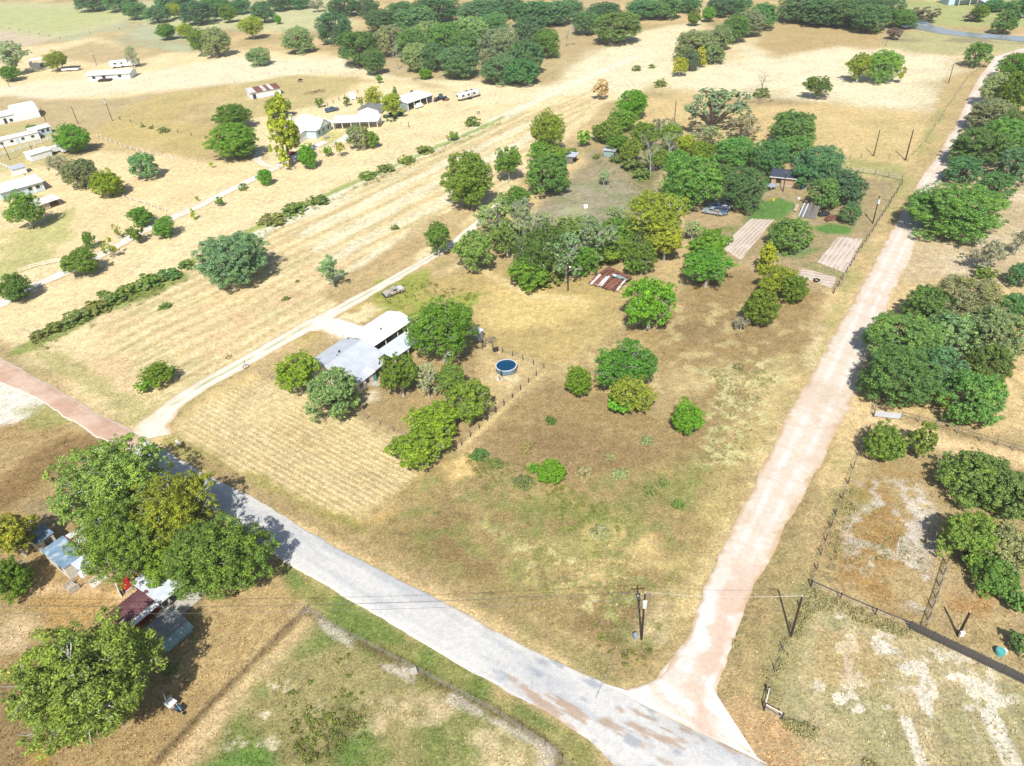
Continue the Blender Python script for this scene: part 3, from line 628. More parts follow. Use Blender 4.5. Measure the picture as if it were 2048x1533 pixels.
# tilled garden plots: ridges are real
def garden(pts, rows_az, period):
    P = P2(pts); u = np.array([math.sin(math.radians(rows_az)), math.cos(math.radians(rows_az))])
    A = np.array([P[0], P[1]]); B = np.array([P[3], P[2]])
    n, m = 40, 64
    A = resample(A, n); B = resample(B, n); t = np.linspace(0, 1, m)
    X = A[:, None, 0] * (1 - t) + B[:, None, 0] * t; Y = A[:, None, 1] * (1 - t) + B[:, None, 1] * t
    x = X.ravel(); y = Y.ravel(); q = (x * u[1] - y * u[0]) / period + (fbm(x, y, 4, 91, 2) - .5) * .25
    rd = np.sin(q * 2 * math.pi)
    jx = (fbm(x, y, 1.5, 94, 3) - .5) * .9
    e = ((np.abs(np.broadcast_to(t, X.shape) - .5) > .48) | (np.abs(np.linspace(0, 1, n)[:, None] - .5) > .48)).ravel()
    z = .04 + .03 * rd - .12 * e
    c = mixc(np.tile(np.array(S(236, 222, 208)), (len(x), 1)), S(206, 184, 164), np.clip(.5 - rd * .5, 0, 1) * np.clip((fbm(x, y, 3, 97, 3) - .3) / .3, 0, 1))
    i = np.arange(n * m).reshape(n, m); F = np.stack([i[:-1, :-1], i[:-1, 1:], i[1:, 1:], i[1:, :-1]], -1).reshape(-1, 4)
    V = np.stack([x + jx, y + jx * .6, z], 1)
    qf = F[0]; nz = np.cross(V[qf[1]] - V[qf[0]], V[qf[2]] - V[qf[0]])[2]
    if nz < 0: F = F[:, ::-1]
    o = link('tilled_soil', mesh_np('tilled_soil', V, F, M['road'], c)); o['kind'] = 'structure'
garden([(1443, 494), (1500, 437), (1548, 439), (1482, 520)], 39, .9)
garden([(1634, 524), (1676, 473), (1728, 477), (1690, 546)], 38, 1.0)
garden([(1594, 550), (1604, 536), (1674, 556), (1664, 576)], 118, 1.2)
def pond():
    P = P2([(1782, 47), (1800, 41), (1836, 41), (1856, 43), (1864, 50), (1886, 57), (1920, 63), (1960, 67), (1985, 69), (2048, 73), (2120, 80), (2120, 91), (2048, 84), (1990, 79), (1940, 75), (1900, 70), (1860, 64), (1840, 60), (1795, 54)])
    bm = bmesh.new(); bm.faces.new([bm.verts.new((p[0], p[1], .02)) for p in P]); bmesh.ops.recalc_face_normals(bm, faces=bm.faces)
    me = bpy.data.meshes.new('pond'); bm.to_mesh(me); bm.free(); me.materials.append(M['pond_water'])
    o = link('pond', me); o['kind'] = 'structure'
    if me.polygons[0].normal.z < 0: me.flip_normals()
pond()

# ------------------------------------------------------------------ trees: a few grown forms, each tree an object of its own
def rdir(n):
    v = RNG.normal(size=(n, 3)); return v / np.linalg.norm(v, axis=1)[:, None]
def grow(shape, nl, sub, nleaf, leaf, clear, lobe=(.26, .42), twigs=0, flat=.15):
    """crown of leaf sprays (unit: radius 1, height 2, origin at the foot) and the trunk with its limbs"""
    # limbs end in lobes
    Lc = []; Lr = []
    tries = 0
    while len(Lc) < nl and tries < 4000:
        tries += 1
        d = rdir(1)[0]
        if shape == 'dome':
            if d[2] < -.3: d[2] = -d[2] * .3
            d /= np.linalg.norm(d)
            r = RNG.uniform(.52, .76); p = d * r; p[2] = p[2] * 1.02 - .06
            if d[2] < .4: p[2] -= RNG.uniform(0, .5)
        elif shape == 'round':
            r = RNG.uniform(.35, .68); p = d * r; p[2] *= 1.05
        elif shape == 'loose':
            r = RNG.uniform(.25, .82); p = d * r
            if p[2] < -.55: continue
        elif shape == 'upright':
            h = RNG.uniform(-.8, .85); a = RNG.uniform(0, 6.28); r = (.68 - .30 * (h + .8) ** 1.2) * RNG.uniform(.3, 1)
            p = np.array([r * math.cos(a), r * math.sin(a), h])
        else:  # spread: broad, layered, see-through
            a = RNG.uniform(0, 6.28); r = math.sqrt(RNG.uniform(.02, .70)); p = np.array([r * math.cos(a), r * math.sin(a), RNG.uniform(-.35, .75) * (1 - r * .35)])
        rl = RNG.uniform(*lobe) * (1 - .25 * (np.linalg.norm(p) > .65))
        if any(np.linalg.norm(p - q) < .55 * min(rl, s) for q, s in zip(Lc, Lr)): continue
        Lc.append(p); Lr.append(rl)
    Lc = np.array(Lc); Lr = np.array(Lr); nl = len(Lc)
    # each lobe carries clumps of sprays
    Cc = []; Cr = []; Cn = []
    for p, r in zip(Lc, Lr):
        d = rdir(sub * 2)
        out = p / (np.linalg.norm(p) + 1e-6)
        keep = (d @ out > -.45) | (d[:, 2] > .1)
        d = d[keep][:sub]
        q = p + d * (r * RNG.uniform(.55, .95, (len(d), 1)))
        Cc.append(q); Cr.append(np.full(len(d), r) * RNG.uniform(.18, .36, len(d))); Cn.append(d)
    Cc = np.concatenate(Cc); Cr = np.concatenate(Cr); Cn = np.concatenate(Cn)
    pr = Cr ** 2 * (.5 + RNG.random(len(Cr))); pr /= pr.sum()
    k = RNG.choice(len(Cc), nleaf, p=pr)
    d = rdir(nleaf); d[:, 2] = d[:, 2] * .85 + .22
    d = d + Cn[k] * .6; d /= np.linalg.norm(d, axis=1)[:, None]
    pos = Cc[k] + d * (Cr[k] * RNG.uniform(.45, 1.12, nleaf))[:, None]
    n = d + rdir(nleaf) * .75 + np.array([0, 0, .25]); n /= np.linalg.norm(n, axis=1)[:, None]
    t = np.cross(n, rdir(nleaf)); t /= np.linalg.norm(t, axis=1)[:, None] + 1e-9
    b = np.cross(n, t)
    L = leaf * RNG.uniform(.6, 1.25, nleaf)[:, None]; W = L * RNG.uniform(.38, .62, (nleaf, 1))
    V = np.stack([pos - t * L, pos - b * W + n * L * .12, pos + t * L, pos + b * W + n * L * .12], 1).reshape(-1, 3)
    z0 = 1 + 2 * clear
    V[:, 2] += z0
    V[:, 2] = np.maximum(V[:, 2], .03)
    F = np.arange(nleaf * 4, dtype=np.int32).reshape(-1, 4)
    crown = mesh_np('crown', V, F, M['foliage'])
    # wood
    mb = MB()
    fork = Vector((RNG.uniform(-.05, .05), RNG.uniform(-.05, .05), max(.16, 2 * clear + (.25 if shape != 'upright' else .9))))
    tr = .075 if shape in ('dome', 'spread') else .055
    mb.tube((0, 0, -.12), (fork.x * .5, fork.y * .5, fork.z * .5), tr * 1.25, tr, 7); mb.tube((fork.x * .5, fork.y * .5, fork.z * .5), fork, tr, tr * .85, 7)
    for i in range(nl):
        e = Vector(Lc[i]) + Vector((0, 0, z0)); m_ = fork.lerp(e, .5) + Vector((RNG.uniform(-.08, .08), RNG.uniform(-.08, .08), RNG.uniform(0, .1)))
        r0 = tr * RNG.uniform(.35, .6)
        mb.tube(fork, m_, r0, r0 * .6, 5, False); mb.tube(m_, e, r0 * .6, r0 * .22, 4, False)
        for q in range(twigs):
            dd = Vector(rdir(1)[0]); dd.z = abs(dd.z) * .8
            o2 = Vector(Lc[i]); dd = (dd + o2.normalized() * .8).normalized()
            s_ = m_.lerp(e, RNG.uniform(.3, 1)); t_ = s_ + dd * Lr[i] * RNG.uniform(.9, 1.5)
            k_ = s_.lerp(t_, .5) + Vector(rdir(1)[0]) * .04
            mb.tube(s_, k_, .011, .008, 3, False); mb.tube(k_, t_, .008, .003, 3, False)
    return crown, mb
FORMS = {}
def form(key, bark, *a, **k):
    crown, mb = grow(*a, **k)
    FORMS.setdefault(key, []).append((crown, mb.mesh('trunk', M[bark]), 2 + 2 * k['clear']))
for _ in range(4): form('dome_big', 'bark', 'dome', 54, 24, 46000, .0225, clear=.03, lobe=(.24, .36), twigs=1)
for _ in range(4): form('dome_mid', 'bark', 'dome', 32, 20, 22000, .034, clear=.02, lobe=(.29, .42))
for _ in range(2): form('spread', 'bark', 'spread', 36, 12, 26000, .026, clear=.08, lobe=(.16, .28), twigs=3)
for _ in range(3): form('loose_big', 'pale_bark', 'loose', 74, 18, 52000, .0200, clear=.06, lobe=(.19, .32), twigs=3)
for _ in range(4): form('loose_mid', 'pale_bark', 'loose', 36, 17, 22000, .032, clear=.08, lobe=(.24, .38), twigs=2)
for _ in range(2): form('round_big', 'bark', 'round', 52, 22, 50000, .0215, clear=.03, lobe=(.22, .34), twigs=1)
for _ in range(3): form('round_mid', 'bark', 'round', 28, 20, 22000, .035, clear=.03, lobe=(.30, .44))
for _ in range(3): form('round_small', 'bark', 'round', 12, 9, 4000, .078, clear=.04, lobe=(.34, .52))
for _ in range(3): form('loose_small', 'pale_bark', 'loose', 14, 8, 3000, .07, clear=.2, lobe=(.26, .42), twigs=1)
for _ in range(2): form('upright', 'bark', 'upright', 28, 11, 13000, .04, clear=.06, lobe=(.22, .36))
for _ in range(3): form('thin', 'pale_bark', 'loose', 30, 9, 9000, .034, clear=.10, lobe=(.20, .34), twigs=7)
for _ in range(3): form('bush', 'bark', 'round', 11, 10, 3200, .08, clear=-.3, lobe=(.36, .55))

KIND = {  # base colour, forms by size (big, mid, small), name
    'O': ((.072, .132, .034), ('dome_big', 'dome_mid', 'round_small'), 'oak_tree'),
    'B': ((.062, .122, .050), ('dome_big', 'dome_mid', 'round_small'), 'oak_tree'),
    'G': ((.128, .170, .076), ('dome_big', 'dome_mid', 'loose_small'), 'oak_tree'),
    'A': ((.115, .160, .085), ('spread', 'spread', 'spread'), 'oak_tree'),
    'P': ((.094, .148, .020), ('loose_big', 'loose_mid', 'loose_small'), 'pecan_tree'),
    'Y': ((.165, .190, .018), ('loose_big', 'loose_mid', 'loose_small'), 'leafy_tree'),
    'R': ((.078, .134, .020), ('round_big', 'round_mid', 'round_small'), 'leafy_tree'),
    'V': ((.076, .172, .014), ('round_big', 'round_mid', 'round_small'), 'leafy_tree'),
    'U': ((.070, .130, .018), ('upright', 'upright', 'upright'), 'leafy_tree'),
    'C': ((.195, .205, .020), ('upright', 'upright', 'upright'), 'leafy_tree'),
    'M': ((.165, .190, .105), ('thin', 'thin', 'thin'), 'mesquite_tree'),
    'S': ((.098, .135, .036), ('bush', 'bush', 'bush'), 'shrub'),
    'W': ((.150, .160, .075), ('bush', 'bush', 'bush'), 'shrub'),
    'T': ((.230, .200, .110), ('round_small', 'round_small', 'round_small'), 'shrub'),
}
TREE_POS = []
def tree(cx, cy, wpx, hpx, kind, label, group=None, tint=(1, 1, 1), clear=None):
    """cx, cy, wpx, hpx: the crown's centre, width and height in the photograph"""
    col, forms, name = KIND[kind]
    if group and group.startswith(('oaks packed', 'oaks in the belt', 'oaks lining')): wpx *= 1.16; hpx *= 1.16
    g = at(cx, cy); hc = 3.0
    for _ in range(8):
        sl = math.sqrt(g.x ** 2 + g.y ** 2 + (CAM_H - hc) ** 2); mpp = sl / math.sqrt(FPX ** 2 + (cx - CX) ** 2 + (cy - CY) ** 2)
        Wm = wpx * mpp; Hm = hpx * mpp
        dep = math.atan2(CAM_H - hc, math.hypot(g.x, g.y))
        Hc = math.sqrt(max(Hm ** 2 - (Wm * math.sin(dep) * .92) ** 2, 0)) / math.cos(dep)
        lo, hi = (.5, .95) if kind in 'OBGA' else (.55, 1.25)
        if kind in 'UC': lo, hi = .9, 1.9
        if kind in 'SWT': lo, hi = .45, .9
        Hc = min(max(Hc, lo * Wm), hi * Wm)
        size = 0 if Wm > 11.5 else (1 if Wm > 5 else 2)
        if kind == 'A': size = 0
        fl = FORMS[forms[size]]
        f = fl[int(abs(cx * 7 + cy * 13)) % len(fl)]
        clearh = (f[2] - 2) / 2 * Hc
        hc = clearh + Hc * .5
        g = at(cx, cy, hc)
    W2 = Wm / 2 / .93
    if kind in 'SWT':
        o = bpy.data.objects.new(name, f[0]); COL.objects.link(o); cr = o
    else:
        o = empty(name)
        tr = bpy.data.objects.new('trunk', f[1]); COL.objects.link(tr); tr.parent = o
        cr = bpy.data.objects.new('crown', f[0]); COL.objects.link(cr); cr.parent = o
    o.location = (g.x, g.y, -.03); o.rotation_euler = (0, 0, random.uniform(0, 6.28)); o.scale = (W2, W2, Hc / 2)
    v = [random.uniform(.88, 1.14) for _ in range(3)]; k = random.uniform(.88, 1.12)
    cr.color = tuple(min(.6, c * t * k * q * 2.2) for c, t, q in zip(col, tint, v)) + (1,)
    tag(o, label, 'shrub' if name == 'shrub' else 'tree', group)
    TREE_POS.append((cx, cy, kind, o))
    return o

def dead_tree(cx0, cy0, tx, ty, label, seed, spread=.75, shrub=False):
    """bare standing tree: foot and top as photographed"""
    b = at(cx0, cy0); H = pole_height((cx0, cy0), (tx, ty))
    rs = np.random.default_rng(seed)
    root = empty('dead_tree', b, 0, label, 'tree', 'bare dead trees')
    tk = MB(); br = MB()
    def branch(mb, p, d, L, r, lev):
        n = 4 if lev == 0 else 3
        for i in range(n):
            d2 = (d + Vector(rs.normal(size=3)) * (.12 if lev == 0 else .28)).normalized(); q = p + d2 * (L / n)
            mb.tube(p, q, r * (1 - i / n * .6), r * (1 - (i + 1) / n * .6), 6 if lev == 0 else (4 if lev == 1 else 3), False)
            if lev < 3 and (i > 0 or lev > 0):
                for _ in range((3, 2, 1)[lev]):
                    s = Vector(rs.normal(size=3)); s = (s - s.project(d2)).normalized()
                    nd = (d2 * .6 + s * spread + Vector((0, 0, .2))).normalized()
                    branch(br, q, nd, L * rs.uniform(.34, .58), r * (.42, .5, .5)[lev] * (1 - i / n * .4), lev + 1)
            p = q; d = d2
    branch(tk, Vector((0, 0, -.1)), Vector((0, 0, 1)), H * .95, H * .026, 0)
    tk.build('trunk', M['pale_bark'], root); br.build('branches', M['pale_bark'], root)
    return root

FW = ('dark oak crown packed among its like in the far wood', 'oaks packed in the far wood')
BW = ('blue-green oak far off in the belt of trees along the photo\'s top edge', 'oaks in the belt along the top edge')
RW = ('green oak in the thicket lining the far end of the dirt road', 'oaks lining the far right of the dirt road')
LB = ('oak in the close grove around the tan house with the arched window', 'oaks around the tan house')
RR = ('large oak merging into the grove right of the dirt road', 'oaks merged in the grove right of the dirt road')
DS = ('scrubby green shrub in the ditch row through the pale hay field', 'shrubs in the ditch row')
SG = ('pale sage-coloured shrub scattered in the brown front lot', 'sage shrubs in the front lot')
TREES = [
 # far left
 (20, 112, 85, 60, 'M', 'tall pale feathery tree leaning at the left edge above the white trailer'), (18, 146, 52, 30, 'R', 'dark bushy tree below the pale feathery tree at the left edge'),
 (108, 120, 52, 38, 'Y', 'olive bushy tree right beside the small white shed with a dark opening'), (262, 112, 30, 40, 'M', 'thin upright tree just right of the far white camper'),
 (330, 62, 46, 32, 'R', 'left and darker of two joined trees in the far dry field'), (366, 60, 40, 28, 'Y', 'right and yellower of two joined trees in the far dry field'),
 (396, 80, 46, 56, 'P', 'bright green left half of the pale tree pair in the far dry field'), (430, 82, 60, 62, 'G', 'grey-green right half of the pale tree pair in the far dry field'),
 (516, 111, 50, 36, 'G', 'small round grey-green tree alone in the pale far field'), (594, 77, 65, 52, 'G', 'pale grey-green round tree left of the far wood'),
 (665, 52, 74, 62, 'B', 'large oak with yellow tips left of the far wood'), (555, 38, 17, 18, 'V', 'tiny bright green round tree among the far oaks'),
 (502, 52, 54, 44, 'Y', 'olive-orange tree at the end of the far left tree belt'),
 (268, 20, 44, 28) + ('B',) + BW, (312, 26, 46, 30) + ('B',) + BW, (345, 20, 34, 30, 'Y', 'yellowish tree between blue oaks in the far left belt'), (395, 22, 64, 40) + ('B',) + BW,
 (428, 12, 60, 30) + ('B',) + BW, (455, 25, 42, 36, 'R', 'plain green tree near the right end of the far left tree belt'), (480, 12, 40, 24) + ('B',) + BW, (525, 22, 44, 36) + ('B',) + BW, (350, 4, 70, 14) + ('B',) + BW,
 (180, 2, 60, 8) + ('B',) + BW, (240, 2, 60, 8) + ('B',) + BW, (560, 4, 50, 16) + ('B',) + BW, (632, 10, 38, 22, 'M', 'pale thin tree in the far belt of oaks'), (685, 12, 62, 28) + ('B',) + BW, (733, 12, 44, 28) + ('B',) + BW, (600, 4, 40, 14) + ('B',) + BW,
 # far wood
 (715, 92, 90, 72, 'O', 'big dense oak at the left front corner of the far wood'), (746, 122, 52, 56, 'O', 'small open-trunked oak standing out in front of the far wood'), (780, 78, 72, 60, 'G', 'greyer oak behind the open-trunked oak of the far wood'),
 (760, 40, 62, 38) + ('B',) + FW, (800, 25, 64, 42) + ('B',) + FW, (830, 40, 82, 52) + ('B',) + FW, (870, 18, 92, 42) + ('B',) + FW, (824, 88, 62, 56) + ('O',) + FW, (832, 112, 62, 56, 'G', 'pale grey-green oak behind the bare tree of the far wood'),
 (868, 112, 62, 54, 'B', 'dark oak behind the small yellow shrub at the far wood'), (918, 122, 88, 62, 'B', 'broad oak bulging from the front edge of the far wood'), (890, 74, 72, 52) + ('O',) + FW, (940, 62, 72, 58) + ('G',) + FW, (962, 26, 92, 46) + ('B',) + FW, (930, 90, 62, 50) + ('O',) + FW,
 (855, 68, 60, 48) + ('G',) + FW, (1000, 92, 82, 66) + ('G',) + FW, (1000, 135, 84, 56, 'B', 'broad oak at the right front corner of the far wood'), (1050, 112, 72, 58) + ('B',) + FW, (1060, 62, 64, 58) + ('B',) + FW, (985, 48, 62, 44) + ('B',) + FW, (1092, 84, 62, 56, 'O', 'oak just left of the bare white tree beside the far wood'), (1044, 142, 66, 44) + ('B',) + FW,
 (1010, 12, 70, 34) + ('B',) + FW, (1062, 24, 80, 44) + ('B',) + FW, (1112, 22, 72, 42) + ('B',) + FW, (1172, 42, 60, 48, 'B', 'dark round oak between the two bare patches right of the far wood'), (1140, 14, 50, 28) + ('B',) + FW,
 (1235, 52, 106, 62, 'O', 'very broad oak on its own clearing right of the far wood'), (1208, 24, 64, 34) + ('B',) + FW, (1285, 16, 62, 34) + ('B',) + FW, (1332, 14, 62, 36) + ('B',) + FW, (1380, 8, 46, 26) + ('B',) + BW,
 (850, 147, 30, 20, 'V', 'yellow-green shrub at the foot of the far wood'), (758, 157, 15, 17, 'V', 'single small round tree in the track in front of the far wood'),
 # hedge line right of the cream field
 (1390, 36, 30, 28, 'R', 'left of two small round trees at the far end of the cream field'), (1419, 28, 30, 28, 'R', 'right of two small round trees at the far end of the cream field'), (1445, 12, 60, 30) + ('B',) + BW, (1475, 6, 60, 24) + ('B',) + BW,
 (1395, 86, 96, 60, 'G', 'pale broad oak in the middle of the tree row between two cream fields'), (1360, 131, 36, 36, 'Y', 'yellow-green tree at the near end of the row between cream fields'), (1380, 120, 42, 40, 'B', 'dark oak between two yellow trees in the row between cream fields'), (1402, 112, 32, 40, 'C', 'bright yellow tree in the row between cream fields'), (1428, 108, 46, 36, 'G', 'low grey-green oak right of the bright yellow tree'),
 (1443, 72, 52, 58, 'G', 'round drooping oak next up the row behind the pale broad oak'), (1472, 56, 56, 56, 'O', 'fresh green oak in the row behind the round drooping oak'), (1500, 44, 62, 52, 'G', 'greyish oak near the top of the row between fields'), (1528, 30, 62, 52, 'B', 'dark oak at the top end of the row between fields'), (1563, 20, 30, 30, 'C', 'small cone-shaped yellow-green tree against the far right oak belt'),
 (1600, 14, 80, 44) + ('B',) + BW, (1650, 20, 82, 46) + ('B',) + BW, (1700, 24, 82, 46) + ('B',) + BW, (1742, 34, 72, 46) + ('B',) + BW, (1775, 14, 62, 38) + ('B',) + BW, (1620, 4, 80, 20) + ('B',) + BW, (1720, 6, 80, 20) + ('B',) + BW, (1804, 36, 66, 36, 'O', 'dark oak leaning over the left end of the pond'),
 (1272, 138, 22, 13, 'S', 'left of two low bushes in the cream field', 'bushes in the cream field'), (1303, 134, 16, 10, 'S', 'right of two low bushes in the cream field', 'bushes in the cream field'), (1203, 178, 40, 38, 'T', 'straw-coloured ball-shaped bush in the cream field'), (1320, 169, 26, 20, 'S', 'dark low bush nearest the lot in the cream field'),
 # back of the lot
 (1264, 206, 72, 60, 'V', 'bright green tree behind the top left corner of the fenced lot'), (1246, 238, 66, 46, 'R', 'mid green tree in front of the bright green corner tree'), (1100, 262, 82, 92, 'Y', 'tall olive tree left of the lot above the grey shed roof', None, (.7, .85, 1)), (1095, 345, 92, 88, 'O', 'dark round oak hiding the grey shed left of the upper clearing'), (1110, 308, 70, 40, 'P', 'light green growth between the olive tree and the dark round oak'),
 (1166, 276, 28, 36, 'V', 'small bright green tree beside the olive tree'), (1148, 304, 18, 16, 'S', 'low green bush right of the half-hidden grey shed roof'), (1225, 262, 60, 50, 'R', 'dark green tree left of the two bare trees'),
 (1425, 216, 134, 84, 'A', 'wide see-through oak with bare limbs showing behind the lot'), (1490, 252, 74, 50, 'M', 'silvery thin tree right of the wide see-through oak'), (1418, 270, 72, 40, 'M', 'silvery scrub in front of the wide see-through oak'), (1290, 268, 76, 54, 'R', 'green tree behind the left bare tree', None, (1.1, 1, 1)), (1344, 272, 50, 56, 'P', 'green tree between the two bare trees'), (1375, 288, 44, 44, 'Y', 'yellowing tree right of the two bare trees', None, (.8, .9, 1)), (1262, 300, 50, 50, 'P', 'green tree with vines left of the larger bare tree'), (1310, 312, 50, 50, 'Y', 'olive tree close behind the larger bare tree', None, (.6, .75, 1)),
 (1208, 352, 28, 42, 'M', 'grey thin small tree in the upper clearing'), (1235, 318, 46, 26, 'S', 'olive bush beside the small grey shed', None, (.9, .8, 1)), (1192, 314, 18, 12, 'S', 'yellow-green bush left of the small grey shed'),
 (1384, 358, 134, 112, 'O', 'largest dark oak at the left of the tan house grove'), (1470, 300, 92, 62, 'O', 'oak at the back left of the tan house grove'), (1588, 254, 100, 74, 'O', 'oak behind the white mast at the back of the tan house grove'), (1490, 374, 94, 108, 'B', 'bluish oak shading the parked pickups'), (1540, 312, 84, 70) + ('B',) + LB, (1640, 328, 112, 80, 'B', 'wide bluish oak behind the tan house'), (1590, 296, 74, 50) + ('O',) + LB, (1612, 350, 56, 56, 'B', 'oak right beside the tan house wall'), (1695, 372, 76, 96, 'B', 'oak at the right end of the tan house grove'), (1650, 385, 66, 92, 'O', 'green oak right of the leaning grey boards'), (1702, 425, 44, 60) + ('B',) + LB, (1445, 350, 50, 60) + ('O',) + LB,
 # right of the dirt road, far
 (1958, 108, 50, 56, 'O', 'oak standing alone by the bend of the dirt road'), (1720, 132, 56, 54, 'Y', 'yellow left part of the tree clump in the cream field', None, (.9, .95, 1)), (1770, 130, 74, 62, 'O', 'big green middle tree of the clump in the cream field', None, (1.4, 1.3, 1)), (1805, 146, 24, 28, 'Y', 'small yellow tree at the right foot of the field clump'), (1637, 171, 60, 46, 'P', 'small open tree alone in the cream field', None, (.6, .75, 1)),
 (2012, 44, 50, 42, 'O', 'round green tree on the far bank of the pond'), (1962, 24, 36, 34, 'R', 'green tree between the two far white sheds'), (2044, 14, 56, 30) + ('B',) + BW, (1990, 10, 40, 20) + ('B',) + BW,
 (2030, 130, 70, 52, 'V', 'bright green tree inside the bend of the dirt road', None, (.8, .8, 1)), (1998, 178, 72, 72, 'G', 'pale grey oak at the bend of the dirt road'), (1988, 226, 82, 58) + ('G',) + RW, (2036, 182, 60, 84) + ('R',) + RW, (2040, 250, 60, 70) + ('O',) + RW, (1960, 290, 112, 84, 'O', 'broad oak overhanging the dirt road beyond its shaded stretch'), (2014, 272, 82, 72) + ('O',) + RW, (2032, 330, 66, 72) + ('B',) + RW, (1928, 338, 74, 54, 'B', 'oak next beyond the largest roadside oak'), (1990, 372, 64, 50) + ('B',) + RW,
 (1915, 414, 186, 112, 'O', 'largest roadside oak shading the whole width of the dirt road'), (1978, 508, 76, 66, 'M', 'silvery half-bare tree right of the bare ground'), (2040, 482, 40, 50, 'M', 'grey thin tree at the right edge near the bare ground'), (1972, 545, 44, 26, 'R', 'low dark bush below the silvery half-bare tree'),
 # grove right of the dirt road
 (1935, 602, 146, 112, 'G', 'grey-green broad oak at the top of the roadside grove'), (1858, 612, 100, 80, 'O', 'oak at the top left of the roadside grove'), (1805, 678, 150, 116, 'O', 'wide dark oak nearest the road in the roadside grove'), (1900, 668, 120, 100) + ('G',) + RR, (1985, 668, 120, 110) + ('G',) + RR, (1800, 752, 150, 130, 'O', 'dark oak at the lower left corner of the roadside grove'), (1880, 740, 110, 100) + ('B',) + RR, (1945, 792, 130, 110, 'O', 'oak at the lower right corner of the roadside grove'), (2030, 620, 76, 110) + ('B',) + RR, (1985, 725, 90, 80) + ('O',) + RR, (2040, 550, 50, 80) + ('B',) + RR, (1888, 800, 40, 36, 'Y', 'yellowed small tree in the shade gap of the roadside grove', None, (.8, .8, 1)),
 (1775, 885, 92, 84, 'R', 'left of two round trees by the grey gate'), (1848, 880, 64, 74, 'R', 'right of two round trees by the grey gate', None, (1.05, 1.05, 1.3)),
 (1958, 955, 150, 110, 'O', 'broad oak at the top of the lower right grove'), (2030, 985, 110, 110) + ('O',) + RR, (1940, 1078, 116, 112, 'O', 'yellower oak at the left of the lower right grove', None, (1.3, 1.15, .9)), (2015, 1100, 110, 130) + ('G',) + RR, (2042, 1290, 50, 90, 'O', 'tree cut by the right edge below the dark picket fence'), (1990, 1150, 90, 80) + ('O',) + RR, (2040, 1200, 60, 90) + ('O',) + RR,
 # left field, farm
 (143, 274, 76, 62, 'V', 'bright green tree over the parked things by the white mobile home', None, (.85, .85, 1)), (285, 331, 60, 54, 'G', 'round grey-green tree alone in the left paddock', None, (.8, .95, 1)), (215, 366, 74, 54, 'V', 'vivid yellow-green round tree in the left paddock', None, (1.5, 1.05, 1)), (158, 344, 74, 58, 'G', 'grey-brown oak left of the vivid yellow-green tree', None, (.75, .75, .8)), (110, 326, 46, 44, 'M', 'pale open tree in front of the small white sheds'), (62, 258, 22, 20, 'R', 'dark bush against the long white mobile home'),
 (462, 232, 92, 52, 'R', 'rear of two joined dark round trees left of the farmhouse'), (462, 280, 118, 76, 'R', 'front and larger of two joined dark round trees left of the farmhouse'), (565, 262, 98, 128, 'C', 'tall yellow-green pine-like tree before the white farmhouse'), (556, 212, 56, 44, 'R', 'green tree behind the tall pine-like tree', None, (1.3, 1.2, 1)), (614, 312, 42, 50, 'V', 'bright small tree at the mouth of the farm loop lane'), (637, 205, 19, 19, 'R', 'small round tree behind the farmhouse'), (692, 203, 16, 17, 'R', 'tiny round tree with a separate shadow behind the farm carport'), (722, 204, 17, 24, 'Y', 'small yellow tree left of the two larger yellow farm trees'), (747, 194, 40, 46, 'Y', 'left of the two larger yellow trees in the farm yard'), (786, 207, 50, 48, 'Y', 'right of the two larger yellow trees in the farm yard', None, (.8, .95, 1)), (790, 183, 14, 18, 'U', 'small vase-shaped tree behind the open farm shed'), (655, 302, 20, 20, 'V', 'left and greener of two tiny trees by the farm forecourt'), (678, 296, 26, 26, 'Y', 'right and yellower of two tiny trees by the farm forecourt'), (715, 273, 52, 48, 'G', 'grey-green tree in front of the farm carport', None, (1, 1.1, 1)), (743, 277, 34, 36, 'R', 'smaller green tree joined to the right of the grey-green carport tree', None, (1.2, 1.1, 1)), (527, 353, 33, 34, 'V', 'small fresh green tree on the bend of the farm lane'), (485, 376, 20, 18, 'S', 'small bush on the farm lane below the bend'), (422, 328, 11, 12, 'Y', 'tiny sapling alone in the left paddock'),
 (285, 253, 10, 7, 'S', 'leftmost of three low bushes on the paddock fence line'), (302, 256, 10, 7, 'S', 'middle of three low bushes on the paddock fence line'), (326, 262, 26, 8, 'S', 'longest of three low bushes on the paddock fence line'),
 (45, 416, 78, 74, 'P', 'tree in front of the pale blue house at the left edge', None, (.8, .9, 1)), (26, 574, 72, 58, 'R', 'dark round tree cut by the left edge beside the farm lane', None, (.75, .8, 1)), (160, 525, 74, 58, 'R', 'large round tree covering a stretch of the farm lane'), (176, 478, 36, 36, 'U', 'dark small tree above the large round lane tree'), (217, 492, 32, 36, 'Y', 'thin yellow-green lane tree with a leaning trunk', None, (.9, .95, 1)), (231, 460, 22, 26, 'Y', 'thin orange-tinged sapling left of the lane'), (279, 432, 56, 42, 'R', 'rearmost of three round trees clustered on the farm lane', None, (.9, .95, 1)), (273, 467, 38, 36, 'R', 'left front of three round trees clustered on the farm lane'), (327, 453, 52, 44, 'R', 'right front of three round trees clustered on the farm lane'), (385, 428, 16, 22, 'C', 'small yellow cone tree on the farm lane'), (438, 403, 18, 18, 'R', 'small round tree midway along the farm lane'), (393, 396, 9, 10, 'Y', 'tiny sapling behind the farm lane'),
